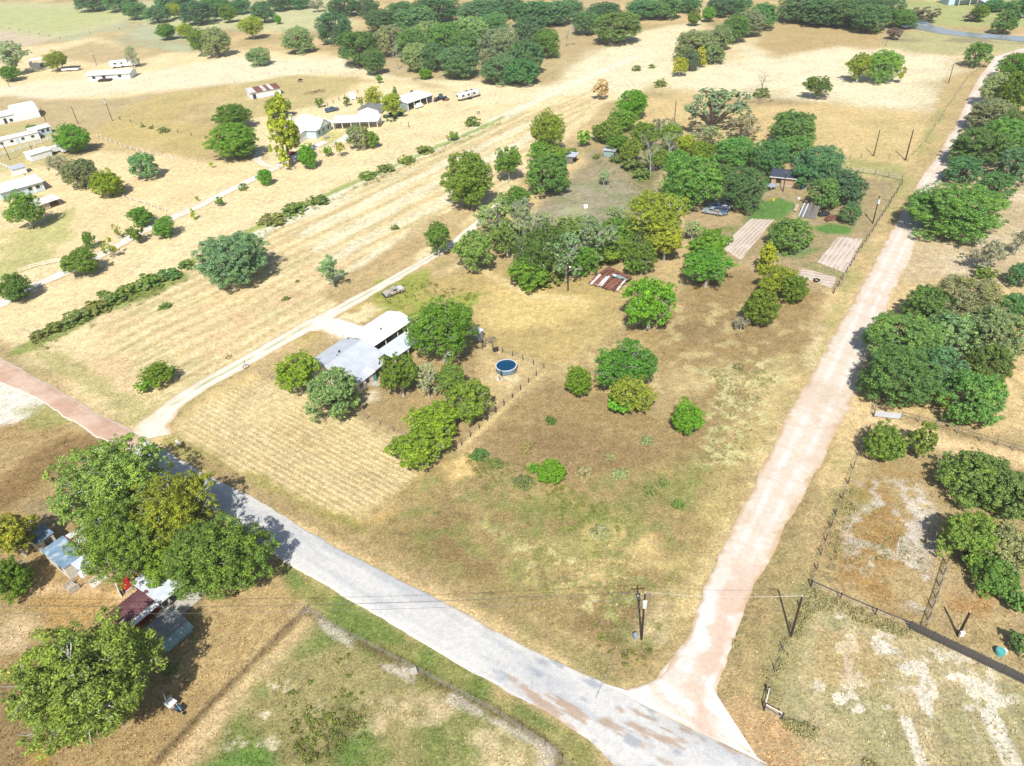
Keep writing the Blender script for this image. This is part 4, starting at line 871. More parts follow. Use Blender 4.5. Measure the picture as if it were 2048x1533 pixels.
 (462, 512, 152, 112, 'G', 'big spreading oak alone in the pale hay field', None, (.8, .95, .95)), (313, 748, 74, 50, 'Y', 'olive small tree near the driveway mouth', None, (.55, .8, 1)), (285, 773, 36, 30, 'V', 'bright green shrubby tree beside the olive tree near the driveway mouth'), (660, 540, 60, 62, 'M', 'thin airy tree alone in the hay field nearest the driveway', None, (.8, 1.05, .8)), (788, 456, 20, 14, 'S', 'small round bush in the hay field'), (571, 598, 18, 10, 'S', 'low bright bush at the hay field edge'), (594, 563, 9, 7, 'S', 'tiniest bush in the hay field'),
 (80, 672, 46, 24) + ('S',) + DS, (112, 656, 50, 26) + ('S',) + DS, (150, 636, 62, 32) + ('S',) + DS, (190, 618, 58, 30) + ('S',) + DS, (222, 600, 56, 30) + ('S',) + DS, (258, 584, 60, 34) + ('S',) + DS, (296, 566, 62, 34) + ('S',) + DS, (336, 550, 54, 26, 'S', 'darkest ditch shrub, at the right end of its row', None, (.6, .85, 1)), (375, 530, 40, 20) + ('S',) + DS, (205, 588, 26, 14) + ('S',) + DS, (330, 612, 28, 14) + ('S',) + DS,
 (545, 440, 60, 22) + ('S',) + DS, (590, 420, 60, 24) + ('S',) + DS, (632, 402, 50, 22) + ('S',) + DS, (905, 272, 26, 16) + ('R',) + DS, (946, 246, 32, 26, 'S', 'rounder pale shrub at the far end of the ditch row'), (770, 338, 40, 18) + ('S',) + DS, (810, 320, 44, 18) + ('S',) + DS, (850, 302, 40, 16) + ('S',) + DS, (735, 352, 40, 16) + ('S',) + DS,
 # lot
 (874, 474, 56, 76, 'P', 'upright green tree on the left lot line by the driveway', None, (.7, .8, 1)), (932, 356, 122, 122, 'R', 'big round green tree outside the left lot line', None, (1.2, 1.1, .9)), (1016, 322, 62, 72, 'Y', 'dark olive tree right of the big round green tree', None, (.4, .6, 1)), (990, 438, 104, 84, 'M', 'pale open-crowned tree on the left lot line', None, (.75, 1, .6)), (948, 500, 84, 86, 'P', 'light tree with a visible trunk left of the thicket', None, (1.1, 1, 2)), (1042, 420, 60, 60, 'M', 'grey tree at the top left of the thicket'),
 (882, 658, 158, 142, 'P', 'big bright green tree covering the end of the house roof', None, (.75, .95, .7)), (798, 744, 90, 100, 'P', 'bright tree in front of the farmhouse lean-to roof', None, (.7, .85, .7)), (592, 742, 96, 92, 'P', 'yellow-green tree at the left end of the farmhouse', None, (1, .95, .8)), (664, 790, 112, 118, 'G', 'bluish green tree covering the farmhouse front corner', None, (.8, 1.15, .9)), (852, 758, 60, 72, 'M', 'pale sparse tree in the house yard'), (940, 800, 100, 92, 'P', 'light green tree in the yard corner near the wire fence'), (900, 760, 66, 96, 'P', 'soft green tree between the big bright tree and the yard corner tree', None, (1, 1, 1.6)), (866, 842, 116, 80, 'P', 'upper of two tiered trees straddling the yard front fence', None, (1, 1.05, .8)), (838, 892, 136, 56, 'P', 'lower tiered tree branching over the yard front fence'),
 (1064, 452, 106, 104, 'M', 'grey twiggy tree in the middle of the thicket', None, (.7, .9, .6)), (1085, 500, 124, 118, 'P', 'thicket tree with a dead grey top', None, (.55, .75, 1)), (1130, 510, 84, 98, 'M', 'pale twiggy tree right of the thicket\'s dead top', None, (.8, 1, .8)), (1056, 546, 92, 72, 'R', 'dark low front tree of the thicket by the light pole'), (1190, 480, 116, 96, 'M', 'silver-twigged tree at the back right of the thicket', None, (.6, .9, .6)), (1216, 494, 98, 66, 'R', 'dark green tree right behind the collapsed rusty shed'), (1310, 432, 136, 118, 'Y', 'golden-green large tree at the inner corner of the lot', None, (.75, .85, 1)), (1284, 510, 66, 76, 'P', 'mixed green tree below the golden-green tree', None, (.8, .85, 1)), (1266, 530, 44, 44, 'R', 'dark green shrubby tree at the right end of the collapsed shed'),
 (1300, 604, 116, 110, 'P', 'bright fresh tree in the middle of the lot right of the collapsed shed', None, (.9, 1.1, .8)), (1420, 490, 96, 80, 'P', 'rear of two bright trees below the gardens', None, (.8, 1, .8)), (1415, 534, 110, 84, 'P', 'front of two bright trees below the gardens', None, (.75, .95, 1)), (1536, 512, 52, 66, 'C', 'tall bright yellow-green tree by the garden corner'), (1556, 560, 84, 66, 'Y', 'yellow-green tree just below the tall bright one', None, (.7, .9, 1)), (1520, 612, 82, 86, 'R', 'dark green tree nearest the right lot line'), (1590, 576, 62, 62, 'R', 'dark green tree at the right lot corner'), (1484, 644, 40, 34, 'M', 'pale sage tree left of the dark lot line tree'), (1580, 468, 94, 70, 'O', 'round dark oak between the tilled gardens'), (1435, 463, 20, 12, 'V', 'rounded green shrub at the top of the long garden'),
 (1245, 732, 142, 120, 'P', 'large deep green tree of the trio in the middle of the lot', None, (.55, .8, .9)), (1156, 760, 62, 84, 'V', 'left yellow-green tree of the trio in the middle of the lot', None, (1.1, .9, 1)), (1264, 784, 96, 84, 'P', 'right front tree of the trio in the middle of the lot', None, (1.15, 1, 1)), (1240, 806, 56, 50, 'V', 'bright vine-covered foot of the trio in the middle of the lot'), (1378, 834, 66, 74, 'V', 'single vine-covered bright tree right of the trio', None, (.9, .9, 1)), (1101, 843, 24, 20, 'S', 'small dark green bush alone in the brown lot', None, (.5, .8, .6)), (1100, 942, 68, 58, 'V', 'vivid green shrub in the brown front lot'), (1068, 936, 24, 26, 'V', 'small vivid side shoot left of the vivid green shrub'), (1048, 966, 46, 34, 'W', 'dark sage bush below the vivid green shrub', None, (.5, .62, .5)),
 (1168, 946, 38, 26) + ('W',) + SG, (1240, 946, 38, 26) + ('W',) + SG, (1300, 984, 32, 26) + ('W',) + SG + ((.7, .74, .62),), (1326, 968, 26, 22) + ('W',) + SG + ((.7, .74, .62),), (1050, 897, 28, 26) + ('W',) + SG, (1294, 882, 30, 18) + ('W',) + SG, (1200, 1066, 44, 28) + ('W',) + SG, (1358, 1012, 28, 34) + ('S',) + SG, (1220, 914, 22, 12) + ('W',) + SG, (960, 912, 44, 30) + ('S',) + SG + ((.6, .7, .9),), (985, 928, 40, 28) + ('S',) + SG + ((.8, .8, .9),), (1480, 736, 30, 20) + ('W',) + SG,
 # scrub filling the back of the lot and the thicket
 (1240, 286, 64, 36, 'P', 'green scrub left of the small grey shed roof', None, (.8, .95, 1)), (1205, 262, 44, 40, 'R', 'dark scrub on the lot line below the bright green corner tree'), (1268, 334, 56, 30, 'S', 'olive scrub left below the larger bare tree', None, (.8, .8, 1)), (1350, 316, 60, 36, 'P', 'scrub right below the smaller bare tree', None, (.7, .9, 1)), (1404, 300, 56, 40, 'R', 'scrub between the yellowing tree and the grove', None, (1.2, 1.1, 1)), (1330, 254, 66, 36, 'M', 'grey scrub along the back lot line', None, (.8, .9, 1)), (1284, 352, 40, 26, 'S', 'low green growth round the foot of the larger bare tree', None, (.8, 1, 1)), (1075, 300, 50, 44, 'P', 'light scrub left of the olive tree at the lot line', None, (.9, 1, 1)),
 (1142, 456, 78, 64, 'P', 'pale green tree at the top middle of the thicket', None, (1, 1, 1.8)), (1166, 520, 66, 66, 'R', 'dark tree left of the collapsed shed inside the thicket', None, (.8, .9, 1)), (1244, 464, 92, 70, 'P', 'green tree between the thicket and the golden-green tree', None, (.8, .95, 1.3)), (1012, 472, 78, 76, 'P', 'soft green tree at the left end of the thicket', None, (.95, 1, 1.6)), (1100, 560, 60, 40, 'S', 'low growth at the front edge of the thicket', None, (.9, 1, .8)), (1232, 432, 54, 44, 'M', 'silver twigs at the edge of the upper clearing', None, (.8, .95, .8)), (1030, 396, 70, 52, 'P', 'green crown behind the pale lot line tree', None, (.85, .95, 1)), (1330, 480, 90, 80, 'Y', 'orange-tinged lower crown of the golden-green tree', None, (.8, .75, 1)), (1385, 455, 40, 44, 'M', 'grey bare twigs right of the golden-green tree'),
 # left bottom
 (225, 962, 236, 196, 'P', 'pale green pecan nearest the road bend at lower left', None, (1.25, 1.05, 2)), (352, 1018, 190, 164, 'P', 'yellowish pecan with bare limbs leaning over the paved road', None, (1.15, 1.0, .8)), (236, 1085, 190, 170, 'P', 'green pecan over the striped rusty roof', None, (.9, 1, 1)), (440, 1112, 236, 190, 'R', 'dense dark green tree beside the paved road at lower left', None, (.92, .82, .9)), (335, 1128, 120, 100, 'R', 'dense green tree above the grey carport roof', None, (1.2, 1.1, .8)), (22, 1068, 112, 110, 'Y', 'yellow-green tree at the left edge beside the small blue roof', None, (.75, .85, .9)), (18, 1158, 96, 90, 'R', 'darker green tree at the left edge below the yellow-green one', None, (1, .95, .8)), (168, 1350, 330, 276, 'P', 'huge olive pecan with pale limbs at the bottom left', None, (.95, .82, 1.1)), (340, 1338, 30, 30, 'R', 'small dark shrub right of the huge olive pecan', None, (.8, .8, 1)), (295, 905, 60, 44, 'P', 'thin top shoot of the pale pecan reaching the road'),
]
for t in TREES: tree(*t)
ORD = 'first second third fourth fifth sixth seventh eighth ninth tenth eleventh twelfth thirteenth fourteenth fifteenth sixteenth seventeenth eighteenth nineteenth twentieth twenty-first twenty-second twenty-third twenty-fourth twenty-fifth twenty-sixth'.split()
SHADE = {'B': 'blue-green', 'G': 'greyish', 'O': 'dark green', 'R': 'plain green', 'S': 'scrubby green', 'W': 'pale sage', 'P': 'light green'}
def number(shared, rows, text):
    m = [q for q in TREE_POS if q[3].get('label') == shared]
    m.sort(key=lambda q: q[1]); n = len(m)
    for r, rn in enumerate(rows):
        part = sorted(m[n * r // len(rows): n * (r + 1) // len(rows)], key=lambda q: q[0])
        for i, q in enumerate(part): q[3]['label'] = SHADE.get(q[2], 'green') + ' ' + text % (ORD[i], rn)
number(FW[0], ['back', 'middle', 'front'], 'oak, %s from the left in the %s of the far wood')
number(BW[0], ['far side', 'near side'], 'oak, %s from the left on the %s of the top edge belt')
number(RW[0], ['back row'], 'oak, %s from the left in the %s by the road bend')
number(LB[0], ['gaps'], 'oak, %s from the left filling the %s of the tan house grove')
number(RR[0], ['upper half', 'lower half'], 'oak, %s from the left inside the %s of the roadside grove')
number(DS[0], ['far stretch', 'near stretch'], 'shrub, %s from the left in the %s of the ditch row')
number(SG[0], ['back half', 'front half'], 'bush, %s from the left in the %s of the brown lot')
dead_tree(1131, 93, 1131, 54, 'bare white dead tree beside the far wood', 3)
dead_tree(797, 140, 788, 100, 'bare grey dead tree at the front of the far wood', 4)
dead_tree(1301, 356, 1293, 286, 'larger bare white dead tree in the upper lot', 5, .9)
dead_tree(1334, 330, 1331, 280, 'smaller bare white dead tree in the upper lot', 6, .7)
dead_tree(1525, 190, 1530, 138, 'bare dark dead tree rising from a brush heap in the cream field', 8, .8)
tree(1522, 188, 38, 22, 'S', 'green growth around the foot of the dead tree in the cream field')
dead_tree(1076, 545, 1078, 458, 'grey dead snag standing inside the thicket', 9, .3)
dead_tree(50, 1180, 44, 1128, 'dead white branch stub at the left edge trees', 12, .9)

# ------------------------------------------------------------------ buildings
def base_frame(px, py, z, az):
    """corner nearest the viewer; local x runs along az, local y to the left of it"""
    p = at(px, py, z); return Vector((p.x, p.y, 0)), math.pi / 2 - math.radians(az)
def window(parent, mat, side, s, z, ww, hh, L, Wd, wall_t=0.0):
    """frame (part) and pane (sub-part) proud of a wall: side 0 = y0, 1 = x0, 2 = yW, 3 = xL"""
    f = MB(); g = MB(); a, b = s - ww / 2, s + ww / 2; t = .07
    def bx(m, a, b, z0, z1, d0, d1):
        if side == 0: m.box(a, b, -d1, -d0, z0, z1)
        elif side == 1: m.box(-d1, -d0, a, b, z0, z1)
        elif side == 2: m.box(a, b, Wd + d0, Wd + d1, z0, z1)
        else: m.box(L + d0, L + d1, a, b, z0, z1)
    for q in ((a - t, a, z - hh / 2, z + hh / 2), (b, b + t, z - hh / 2, z + hh / 2), (a - t, b + t, z + hh / 2, z + hh / 2 + t), (a - t, b + t, z - hh / 2 - t, z - hh / 2)):
        bx(f, q[0], q[1], q[2], q[3], .0, .06)
    bx(g, a, b, z - hh / 2, z + hh / 2, .0, .025)
    fo = f.build('window', mat, parent); g.build('pane', M['glass'], fo)
def door(parent, mat, side, s, ww, hh, L, Wd):
    d = MB()
    if side == 0: d.box(s - ww / 2, s + ww / 2, -.05, 0, .1, hh)
    elif side == 1: d.box(-.05, 0, s - ww / 2, s + ww / 2, .1, hh)
    else: d.box(L, L + .05, s - ww / 2, s + ww / 2, .1, hh)
    do = d.build('door', mat, parent)
    k = MB()
    if side == 0: k.box(s + ww * .33, s + ww * .38, -.1, -.05, 1.0, 1.12)
    else: k.box(-.1, -.05, s + ww * .33, s + ww * .38, 1.0, 1.12)
    k.build('handle', M['dark_metal'], do)
def gable_roof(parent, x0, x1, y0, y1, zw, rise, mat, over=.35, along='x', t=.08, ribs=.55, name='roof', cap=True):
    m = MB(); X0, X1, Y0, Y1 = x0 - over, x1 + over, y0 - over, y1 + over
    if along == 'x':
        yc = (y0 + y1) / 2; dz = rise * over / ((y1 - y0) / 2)
        m.slab([(X0, Y0, zw - dz), (X1, Y0, zw - dz), (X1, yc, zw + rise), (X0, yc, zw + rise)], t)
        m.slab([(X0, yc, zw + rise), (X1, yc, zw + rise), (X1, Y1, zw - dz), (X0, Y1, zw - dz)], t)
        if ribs:
            n = int((X1 - X0) / ribs)
            for i in range(n + 1):
                x = X0 + (X1 - X0) * i / n
                m.tube((x, Y0, zw - dz + .015), (x, yc, zw + rise + .015), .022, n=4, cap=False); m.tube((x, Y1, zw - dz + .015), (x, yc, zw + rise + .015), .022, n=4, cap=False)
        if cap: m.tube((X0, yc, zw + rise + .01), (X1, yc, zw + rise + .01), .09, n=6)
    else:
        xc = (x0 + x1) / 2; dz = rise * over / ((x1 - x0) / 2)
        m.slab([(X0, Y0, zw - dz), (xc, Y0, zw + rise), (xc, Y1, zw + rise), (X0, Y1, zw - dz)], t)
        m.slab([(xc, Y0, zw + rise), (X1, Y0, zw - dz), (X1, Y1, zw - dz), (xc, Y1, zw + rise)], t)
        if ribs:
            n = int((Y1 - Y0) / ribs)
            for i in range(n + 1):
                y = Y0 + (Y1 - Y0) * i / n
                m.tube((X0, y, zw - dz + .015), (xc, y, zw + rise + .015), .022, n=4, cap=False); m.tube((X1, y, zw - dz + .015), (xc, y, zw + rise + .015), .022, n=4, cap=False)
        if cap: m.tube((xc, Y0, zw + rise + .01), (xc, Y1, zw + rise + .01), .09, n=6)
    return m.build(name, mat, parent)
def walls(parent, L, Wd, h, rise, mat, along='x', open_side=None, t=.14, name='wall'):
    m = MB()
    if open_side != 0: m.box(0, L, 0, t, 0, h)
    if open_side != 2: m.box(0, L, Wd - t, Wd, 0, h)
    if open_side != 1: m.box(0, t, t, Wd - t, 0, h)
    if open_side != 3: m.box(L - t, L, t, Wd - t, 0, h)
    if rise:
        r = rise - .1
        if along == 'x':
            for x in (0, L - t): m.add([(x, .02, h), (x, Wd - .02, h), (x, Wd / 2, h + r), (x + t, .02, h), (x + t, Wd - .02, h), (x + t, Wd / 2, h + r)], [(0, 2, 1), (3, 4, 5), (0, 1, 4, 3), (1, 2, 5, 4), (2, 0, 3, 5)])
        else:
            for y in (0, Wd - t): m.add([(.02, y, h), (L - .02, y, h), (L / 2, y, h + r), (.02, y + t, h), (L - .02, y + t, h), (L / 2, y + t, h + r)], [(0, 1, 2), (3, 5, 4), (0, 3, 4, 1), (1, 4, 5, 2), (2, 5, 3, 0)])
    return m.build(name, mat, parent)
def shed_roof(parent, x0, x1, y0, y1, z00, z01, z10, z11, mat, t=.07, ribs=.45, name='roof', rib_dir='y'):
    """single slope; corner heights at (x0,y0) (x0,y1) (x1,y0) (x1,y1)"""
    m = MB(); m.slab([(x0, y0, z00), (x1, y0, z10), (x1, y1, z11), (x0, y1, z01)], t)
    if ribs:
        if rib_dir == 'y':
            n = max(1, int((x1 - x0) / ribs))
            for i in range(n + 1):
                f = i / n; x = x0 + (x1 - x0) * f; m.tube((x, y0, z00 + (z10 - z00) * f + .012), (x, y1, z01 + (z11 - z01) * f + .012), .02, n=4, cap=False)
        else:
            n = max(1, int((y1 - y0) / ribs))
            for i in range(n + 1):
                f = i / n; y = y0 + (y1 - y0) * f; m.tube((x0, y, z00 + (z01 - z00) * f + .012), (x1, y, z10 + (z11 - z10) * f + .012), .02, n=4, cap=False)
    return m.build(name, mat, parent)
def posts(parent, pts, h, mat, r=.07, name='post'):
    for x, y in pts: MB().box(x - r, x + r, y - r, y + r, 0, h).build(name, mat, parent)
def building(name, px, py, z, az, label, cat, group=None):
    o, rz = base_frame(px, py, z, az); return empty(name, o, rz, label, cat, group)

# --- the house on the lot
o, rz = base_frame(696, 759, 2.7, 35)
b = empty('farmhouse', o, rz, 'low house with pale grey ribbed metal roof behind the mown field', 'house')
walls(b, 9.4, 10.4, 2.6, 1.35, M['cream_wall'])
gable_roof(b, 0, 9.4, 0, 10.4, 2.68, 1.4, M['grey_metal'], .3)
shed_roof(b, 0, 3.3, -2.3, -.35, 2.25, 2.62, 2.25, 2.62, M['grey_metal'], name='porch_roof')
shed_roof(b, 3.34, 4.7, -2.3, -.35, 2.27, 2.63, 2.27, 2.63, M['white_metal'], name='roof_sheet')
shed_roof(b, 4.74, 7.6, -2.1, -.35, 2.25, 2.62, 2.25, 2.62, M['grey_metal'], name='porch_roof')
MB().box(.2, 4.2, -2.0, -1.88, 0, 2.2).box(.2, .32, -1.88, 0, 0, 2.2).box(4.08, 4.2, -1.88, 0, 0, 2.2).build('porch_wall', M['cream_wall'], b)
MB().box(4.2, 5.0, -1.9, -1.8, 0, 2.15).build('teal_door', M['teal_paint'], b)
for s in (.9, 2.6): 
    f = MB(); g = MB(); f.box(s - .52, s + .52, -2.05, -2.0, .85, 1.95); g.box(s - .44, s + .44, -2.07, -2.05, .93, 1.87)
    fo = f.build('window', M['white_paint'], b); g.build('pane', M['glass'], fo)
d = MB().box(1.5, 1.95, -2.05, -2.0, .1, 1.95).build('door', M['white_paint'], b)
MB().box(3.2, 4.4, -3.1, -2.06, 0, .28).box(3.3, 4.3, -3.5, -3.1, 0, .14).build('steps', M['pale_wood'], b)
MB().tube((4.6, 6.2, 3.5), (4.6, 6.2, 4.15), .14, n=8).tube((4.6, 6.2, 4.15), (4.6, 6.2, 4.25), .2, n=8).build('flue', M['dark_metal'], b)
MB().tube((3.4, 5.6, 3.6), (3.4, 5.6, 4.3), .11, n=8).build('flue', M['steel'], b)
window(b, M['white_paint'], 1, 3, 1.5, 1.0, 1.1, 9.4, 10.4); window(b, M['white_paint'], 1, 7, 1.5, 1.0, 1.1, 9.4, 10.4)
# --- the white-roofed garage behind it
o, rz = base_frame(746, 692, 2.9, 38)
b = empty('garage', o, rz, 'open-sided garage with broad white metal roof behind the grey-roofed house', 'garage')
gable_roof(b, 0, 11, 0, 6.6, 2.9, .75, M['white_metal'], .25)
MB().box(0, 11, 6.45, 6.6, 0, 2.85).box(0, .14, 3.2, 6.45, 0, 2.85).box(10.86, 11, 0, 6.45, 0, 2.85).build('wall', M['white_wall'], b)
MB().box(2.6, 6.6, 3.0, 3.12, 0, 2.8).box(6.6, 6.72, .8, 3.12, 0, 2.8).build('partition', M['grey_wall'], b)
posts(b, [(.2, .1), (3.4, .1), (6.8, .1), (9.6, .1)], 2.85, M['white_paint'])
MB().tube((4.6, 2.2, 3.3), (4.6, 2.2, 3.75), .15, n=8).build('flue', M['dark_metal'], b)
shed_roof(b, 0.2, 4.2, 6.7, 9.2, 2.75, 2.35, 2.75, 2.35, M['white_metal'], name='lean_to_roof')
posts(b, [(.4, 9.0), (4.0, 9.0)], 2.3, M['white_paint'])
tag(MB().box(-.3, .5, -.25, .25, 0, .75).box(-.3, .5, -.25, -.17, .75, 1.25).box(.9, 1.5, -.3, .3, 0, .5).build('garden_bench', M['grey_wood'], None, at(752, 700), .6), 'grey bench standing under the open front of the white garage', 'bench')
o, rz = base_frame(763, 704, 2.4, 38)
b = empty('covered_walk', o, rz, 'flat pale roof between grey house and bright green tree', 'porch')
shed_roof(b, -.3, 7.6, -3.6, .9, 2.3, 2.5, 2.3, 2.5, M['pale_metal'])
posts(b, [(0, -3.4), (3.6, -3.4), (7.3, -3.4), (0, .7), (7.3, .7)], 2.3, M['white_paint'])
o, rz = base_frame(961, 684, 0, 30)
b = empty('well_house', o, rz, 'narrow grey shed at the right edge of the big bright tree', 'shed')
walls(b, 1.3, 1.6, 2.0, 0, M['grey_wall']); shed_roof(b, -.15, 1.45, -.15, 1.75, 2.05, 2.3, 2.05, 2.3, M['pale_metal'])
door(b, M['steel'], 0, .65, .7, 1.8, 1.3, 1.6)
# --- collapsed rusty shed: sheets lying where they fell
o, rz = base_frame(1176, 570, 0, 128)
b = empty('collapsed_shed', o, rz, 'collapsed shed with rusty and white roof sheets lying in the grass', 'shed')
rs = random.Random(5)
for i in range(13):
    x = i * .56; mat = M['rust_metal'] if i not in (1, 4, 5, 12) else (M['rust_white'] if i != 5 else M['white_metal'])
    m = MB(); yj = rs.uniform(-.3, .3); zt = 1.05 + rs.uniform(-.22, .15)
    m.slab([(x, yj, .30 + rs.uniform(0, .2)), (x + .52, yj, .30 + rs.uniform(0, .2)), (x + .52 + rs.uniform(-.1, .1), 3.9, zt), (x + rs.uniform(-.1, .1), 3.9, zt + .02)], .03)
    m.build('roof_sheet', mat, b)
for i in range(13):
    x = i * .56 + .2; m = MB(); zt = 1.1 + rs.uniform(-.15, .15)
    yb = 8.6 - .17 * i; m.slab([(x, 4.1, zt), (x + .53, 4.1, zt + rs.uniform(-.06, .06)), (x + .6 + rs.uniform(-.1, .1), yb, .75 + rs.uniform(-.15, .15)), (x + .08, yb + rs.uniform(-.2, .2), .72)], .03)
    m.build('roof_sheet', M['rust_metal'], b)
for i in range(7):
    x = rs.uniform(.3, 7); m = MB(); a = rs.uniform(-.5, .5); c = Vector((x, 3.95 + rs.uniform(-.2, .5), .98 + .05 * i + .25)); u = Vector((math.cos(a), math.sin(a), .02)) * rs.uniform(.7, 1.3); v = Vector((-math.sin(a), math.cos(a), .05)) * .26
    m.slab([c - u - v, c + u - v, c + u + v, c - u + v], .03); m.build('ridge_sheet', M['white_metal'] if i % 2 else M['teal_metal'], b)
MB().box(.3, .5, .2, 3.7, 0, .1).box(3.4, 3.6, .2, 6.8, 0, .1).box(.2, .35, 8.2, 8.35, 0, .66).box(3.5, 3.65, 7.4, 7.55, 0, .66).box(6.8, 6.95, 6.2, 6.35, 0, .66).box(.1, 7.2, 3.9, 4.05, .0, .8).build('timbers', M['grey_wood'], b)
for k, (px, py, ang, ln) in enumerate([(1165, 548, .4, 2.2), (1172, 540, 1.0, 1.7), (1028, 560, .9, 2.0)]):
    MB().box(-ln / 2, ln / 2, -.12, .12, 0, .06).build('loose_plank', M['pale_wood'], None, at(px, py), ang)
    tag(COL.objects[-1], ['pale plank lying at the left corner of the collapsed shed', 'short pale plank behind the collapsed shed corner', 'white board lying in front of the thicket'][k], 'plank')
o, rz = base_frame(1207, 313, 0, 120)
b = empty('small_shed', o, rz, 'small grey flat-roofed shed near the top left lot line', 'shed')
walls(b, 3.4, 2.6, 1.9, 0, M['teal_metal'], open_side=3); shed_roof(b, -.3, 3.9, -.4, 3.0, 2.0, 2.2, 2.0, 2.2, M['grey_metal'])
o, rz = base_frame(1130, 327, 0, 120)
b = empty('small_shed', o, rz, 'small grey-roofed shed half hidden by the dark round oak', 'shed')
walls(b, 2.6, 3.0, 2.2, 0, M['grey_wood'], open_side=3); shed_roof(b, -.2, 3.4, -.3, 3.3, 2.3, 2.6, 2.3, 2.6, M['grey_metal'])
# --- tan house under the oaks
o, rz = base_frame(1541, 371, 0, 118)
b = empty('tan_house', o, rz, 'tan house with arched window and dark roof under the oaks', 'house')
walls(b, 14, 5, 2.8, .8, M['tan_wall']); gable_roof(b, 0, 14, 0, 5, 2.85, .9, M['navy_shingle'], .5, ribs=0)
MB().box(-.02, 14.02, -.06, 0, 0, .35).build('plinth', M['concrete'], b)
MB().box(-.5, 14.5, -.62, -.5, 2.45, 2.62).build('gutter', M['white_paint'], b)
w_ = MB().box(1.25, 2.55, -.04, 0, .9, 1.8)
w_.add([(1.9 + .65 * math.cos(a), -.04, 1.8 + .6 * math.sin(a)) for a in np.linspace(0, math.pi, 9)] + [(1.9 + .65 * math.cos(a), -.003, 1.8 + .6 * math.sin(a)) for a in np.linspace(0, math.pi, 9)], [tuple(range(8, -1, -1))] + [(i, i + 1, i + 10, i + 9) for i in range(8)])
fo = w_.build('arched_window', M['dark_wood'], b)
MB().box(1.32, 1.87, -.055, -.04, .97, 1.75).box(1.93, 2.48, -.055, -.04, .97, 1.75).build('pane', M['glass'], fo)
window(b, M['white_paint'], 0, 7, 1.5, 1.2, 1.2, 14, 5); window(b, M['white_paint'], 0, 11, 1.5, 1.2, 1.2, 14, 5)
tag(MB().slab([(0, 0, 1.1), (2.4, 0, 1.1), (2.4, 1.6, 1.5), (0, 1.6, 1.5)], .06).box(.1, .2, .1, .2, 0, 1.06).box(2.2, 2.3, .1, .2, 0, 1.06).box(.1, .2, 1.4, 1.5, 0, 1.38).box(2.2, 2.3, 1.4, 1.5, 0, 1.38).build('metal_table', M['silver_paint'], None, at(1541, 384), .5), 'shiny slanted metal table in front of the tan house', 'table')
# --- heap of leaning boards
o, rz = base_frame(1596, 434, 0, 124)
b = empty('board_stack', o, rz, 'stack of grey boards leaning in a row beneath the oaks', 'lumber pile')
for i in range(13):
    x = .32 * i; m = MB(); m.slab([(x, rs.uniform(-.2, .2), .06), (x + .27, rs.uniform(-.2, .2), .06), (x + .29 + rs.uniform(-.05, .05), 4.6 + rs.uniform(-.4, .3), 1.9 + rs.uniform(-.2, .1)), (x + .02, 4.6, 1.9 + rs.uniform(-.1, .1))], .05)
    m.build('board', M['grey_metal'] if i in (0, 3) else M['grey_wood'], b)
MB().box(-.1, 4.2, 4.5, 4.65, 1.6, 1.75).box(0, .14, 4.5, 4.64, 0, 1.6).box(4.0, 4.14, 4.5, 4.64, 0, 1.6).build('prop', M['dark_wood'], b)
tag(MB().slab([(-.4, -1.5, .35), (.4, -1.5, .35), (.4, 1.5, .9), (-.4, 1.5, .9)], .08).box(-.3, -.2, -1.4, -1.3, 0, .34).box(-.3, -.2, 1.3, 1.4, 0, .8).box(.2, .3, 1.3, 1.4, 0, .8).build('tilted_board', M['pink_wall'], None, at(1592, 420), -.55), 'pinkish tilted board left of the leaning grey boards', 'board')
# --- white farmhouse on the left
o, rz = base_frame(634, 278, 0, 20)
b = empty('white_farmhouse', o, rz, 'white-roofed farmhouse with a front gable behind the pine-like tree', 'house')
walls(b, 11, 13, 3.0, 0, M['pale_blue_wall'])
m = MB(); e = .6; hx, hy, hz = 5.5, 6.5, 6.8
for q in ([(-e, -e, 2.9), (11 + e, -e, 2.9), (hx, hy, hz)], [(11 + e, -e, 2.9), (11 + e, 13 + e, 2.9), (hx, hy + 2.4, hz)], [(11 + e, 13 + e, 2.9), (-e, 13 + e, 2.9), (hx, hy + 2.4, hz)], [(-e, 13 + e, 2.9), (-e, -e, 2.9), (hx, hy, hz)]):
    pass
m.add([(-e, -e, 2.9), (11 + e, -e, 2.9), (11 + e, 13 + e, 2.9), (-e, 13 + e, 2.9), (hx, hy - 1.2, hz), (hx, hy + 1.2, hz)], [(0, 1, 4), (1, 2, 5, 4), (2, 3, 5), (3, 0, 4, 5), (3, 2, 1, 0)])
m.build('roof', M['white_metal'], b)
m = MB(); m.add([(1.6, -.9, 2.95), (9.4, -.9, 2.95), (5.5, -.9, 5.4), (1.6, 2.2, 2.95), (9.4, 2.2, 2.95), (5.5, 2.6, 5.4)], [(0, 2, 5, 3), (2, 1, 4, 5)]); m.build('gable_roof', M['grey_metal'], b)
MB().add([(2.0, -.72, 2.95), (9.0, -.72, 2.95), (5.5, -.72, 5.2), (2.0, -.62, 2.95), (9.0, -.62, 2.95), (5.5, -.62, 5.2)], [(0, 1, 2), (3, 5, 4), (0, 3, 4, 1)]).build('gable_wall', M['white_wall'], b)
for s in (2.2, 5.2, 8.6): window(b, M['white_paint'], 0, s, 1.5, 1.1, 1.3, 11, 13)
MB().box(2.2, 3.2, 10.2, 11.2, 3.2, 7.4).build('chimney', M['white_wall'], b)
walls_l = MB().box(-6, 0, 4, 12, 0, 2.6); walls_l.build('wing_wall', M['white_wall'], b)
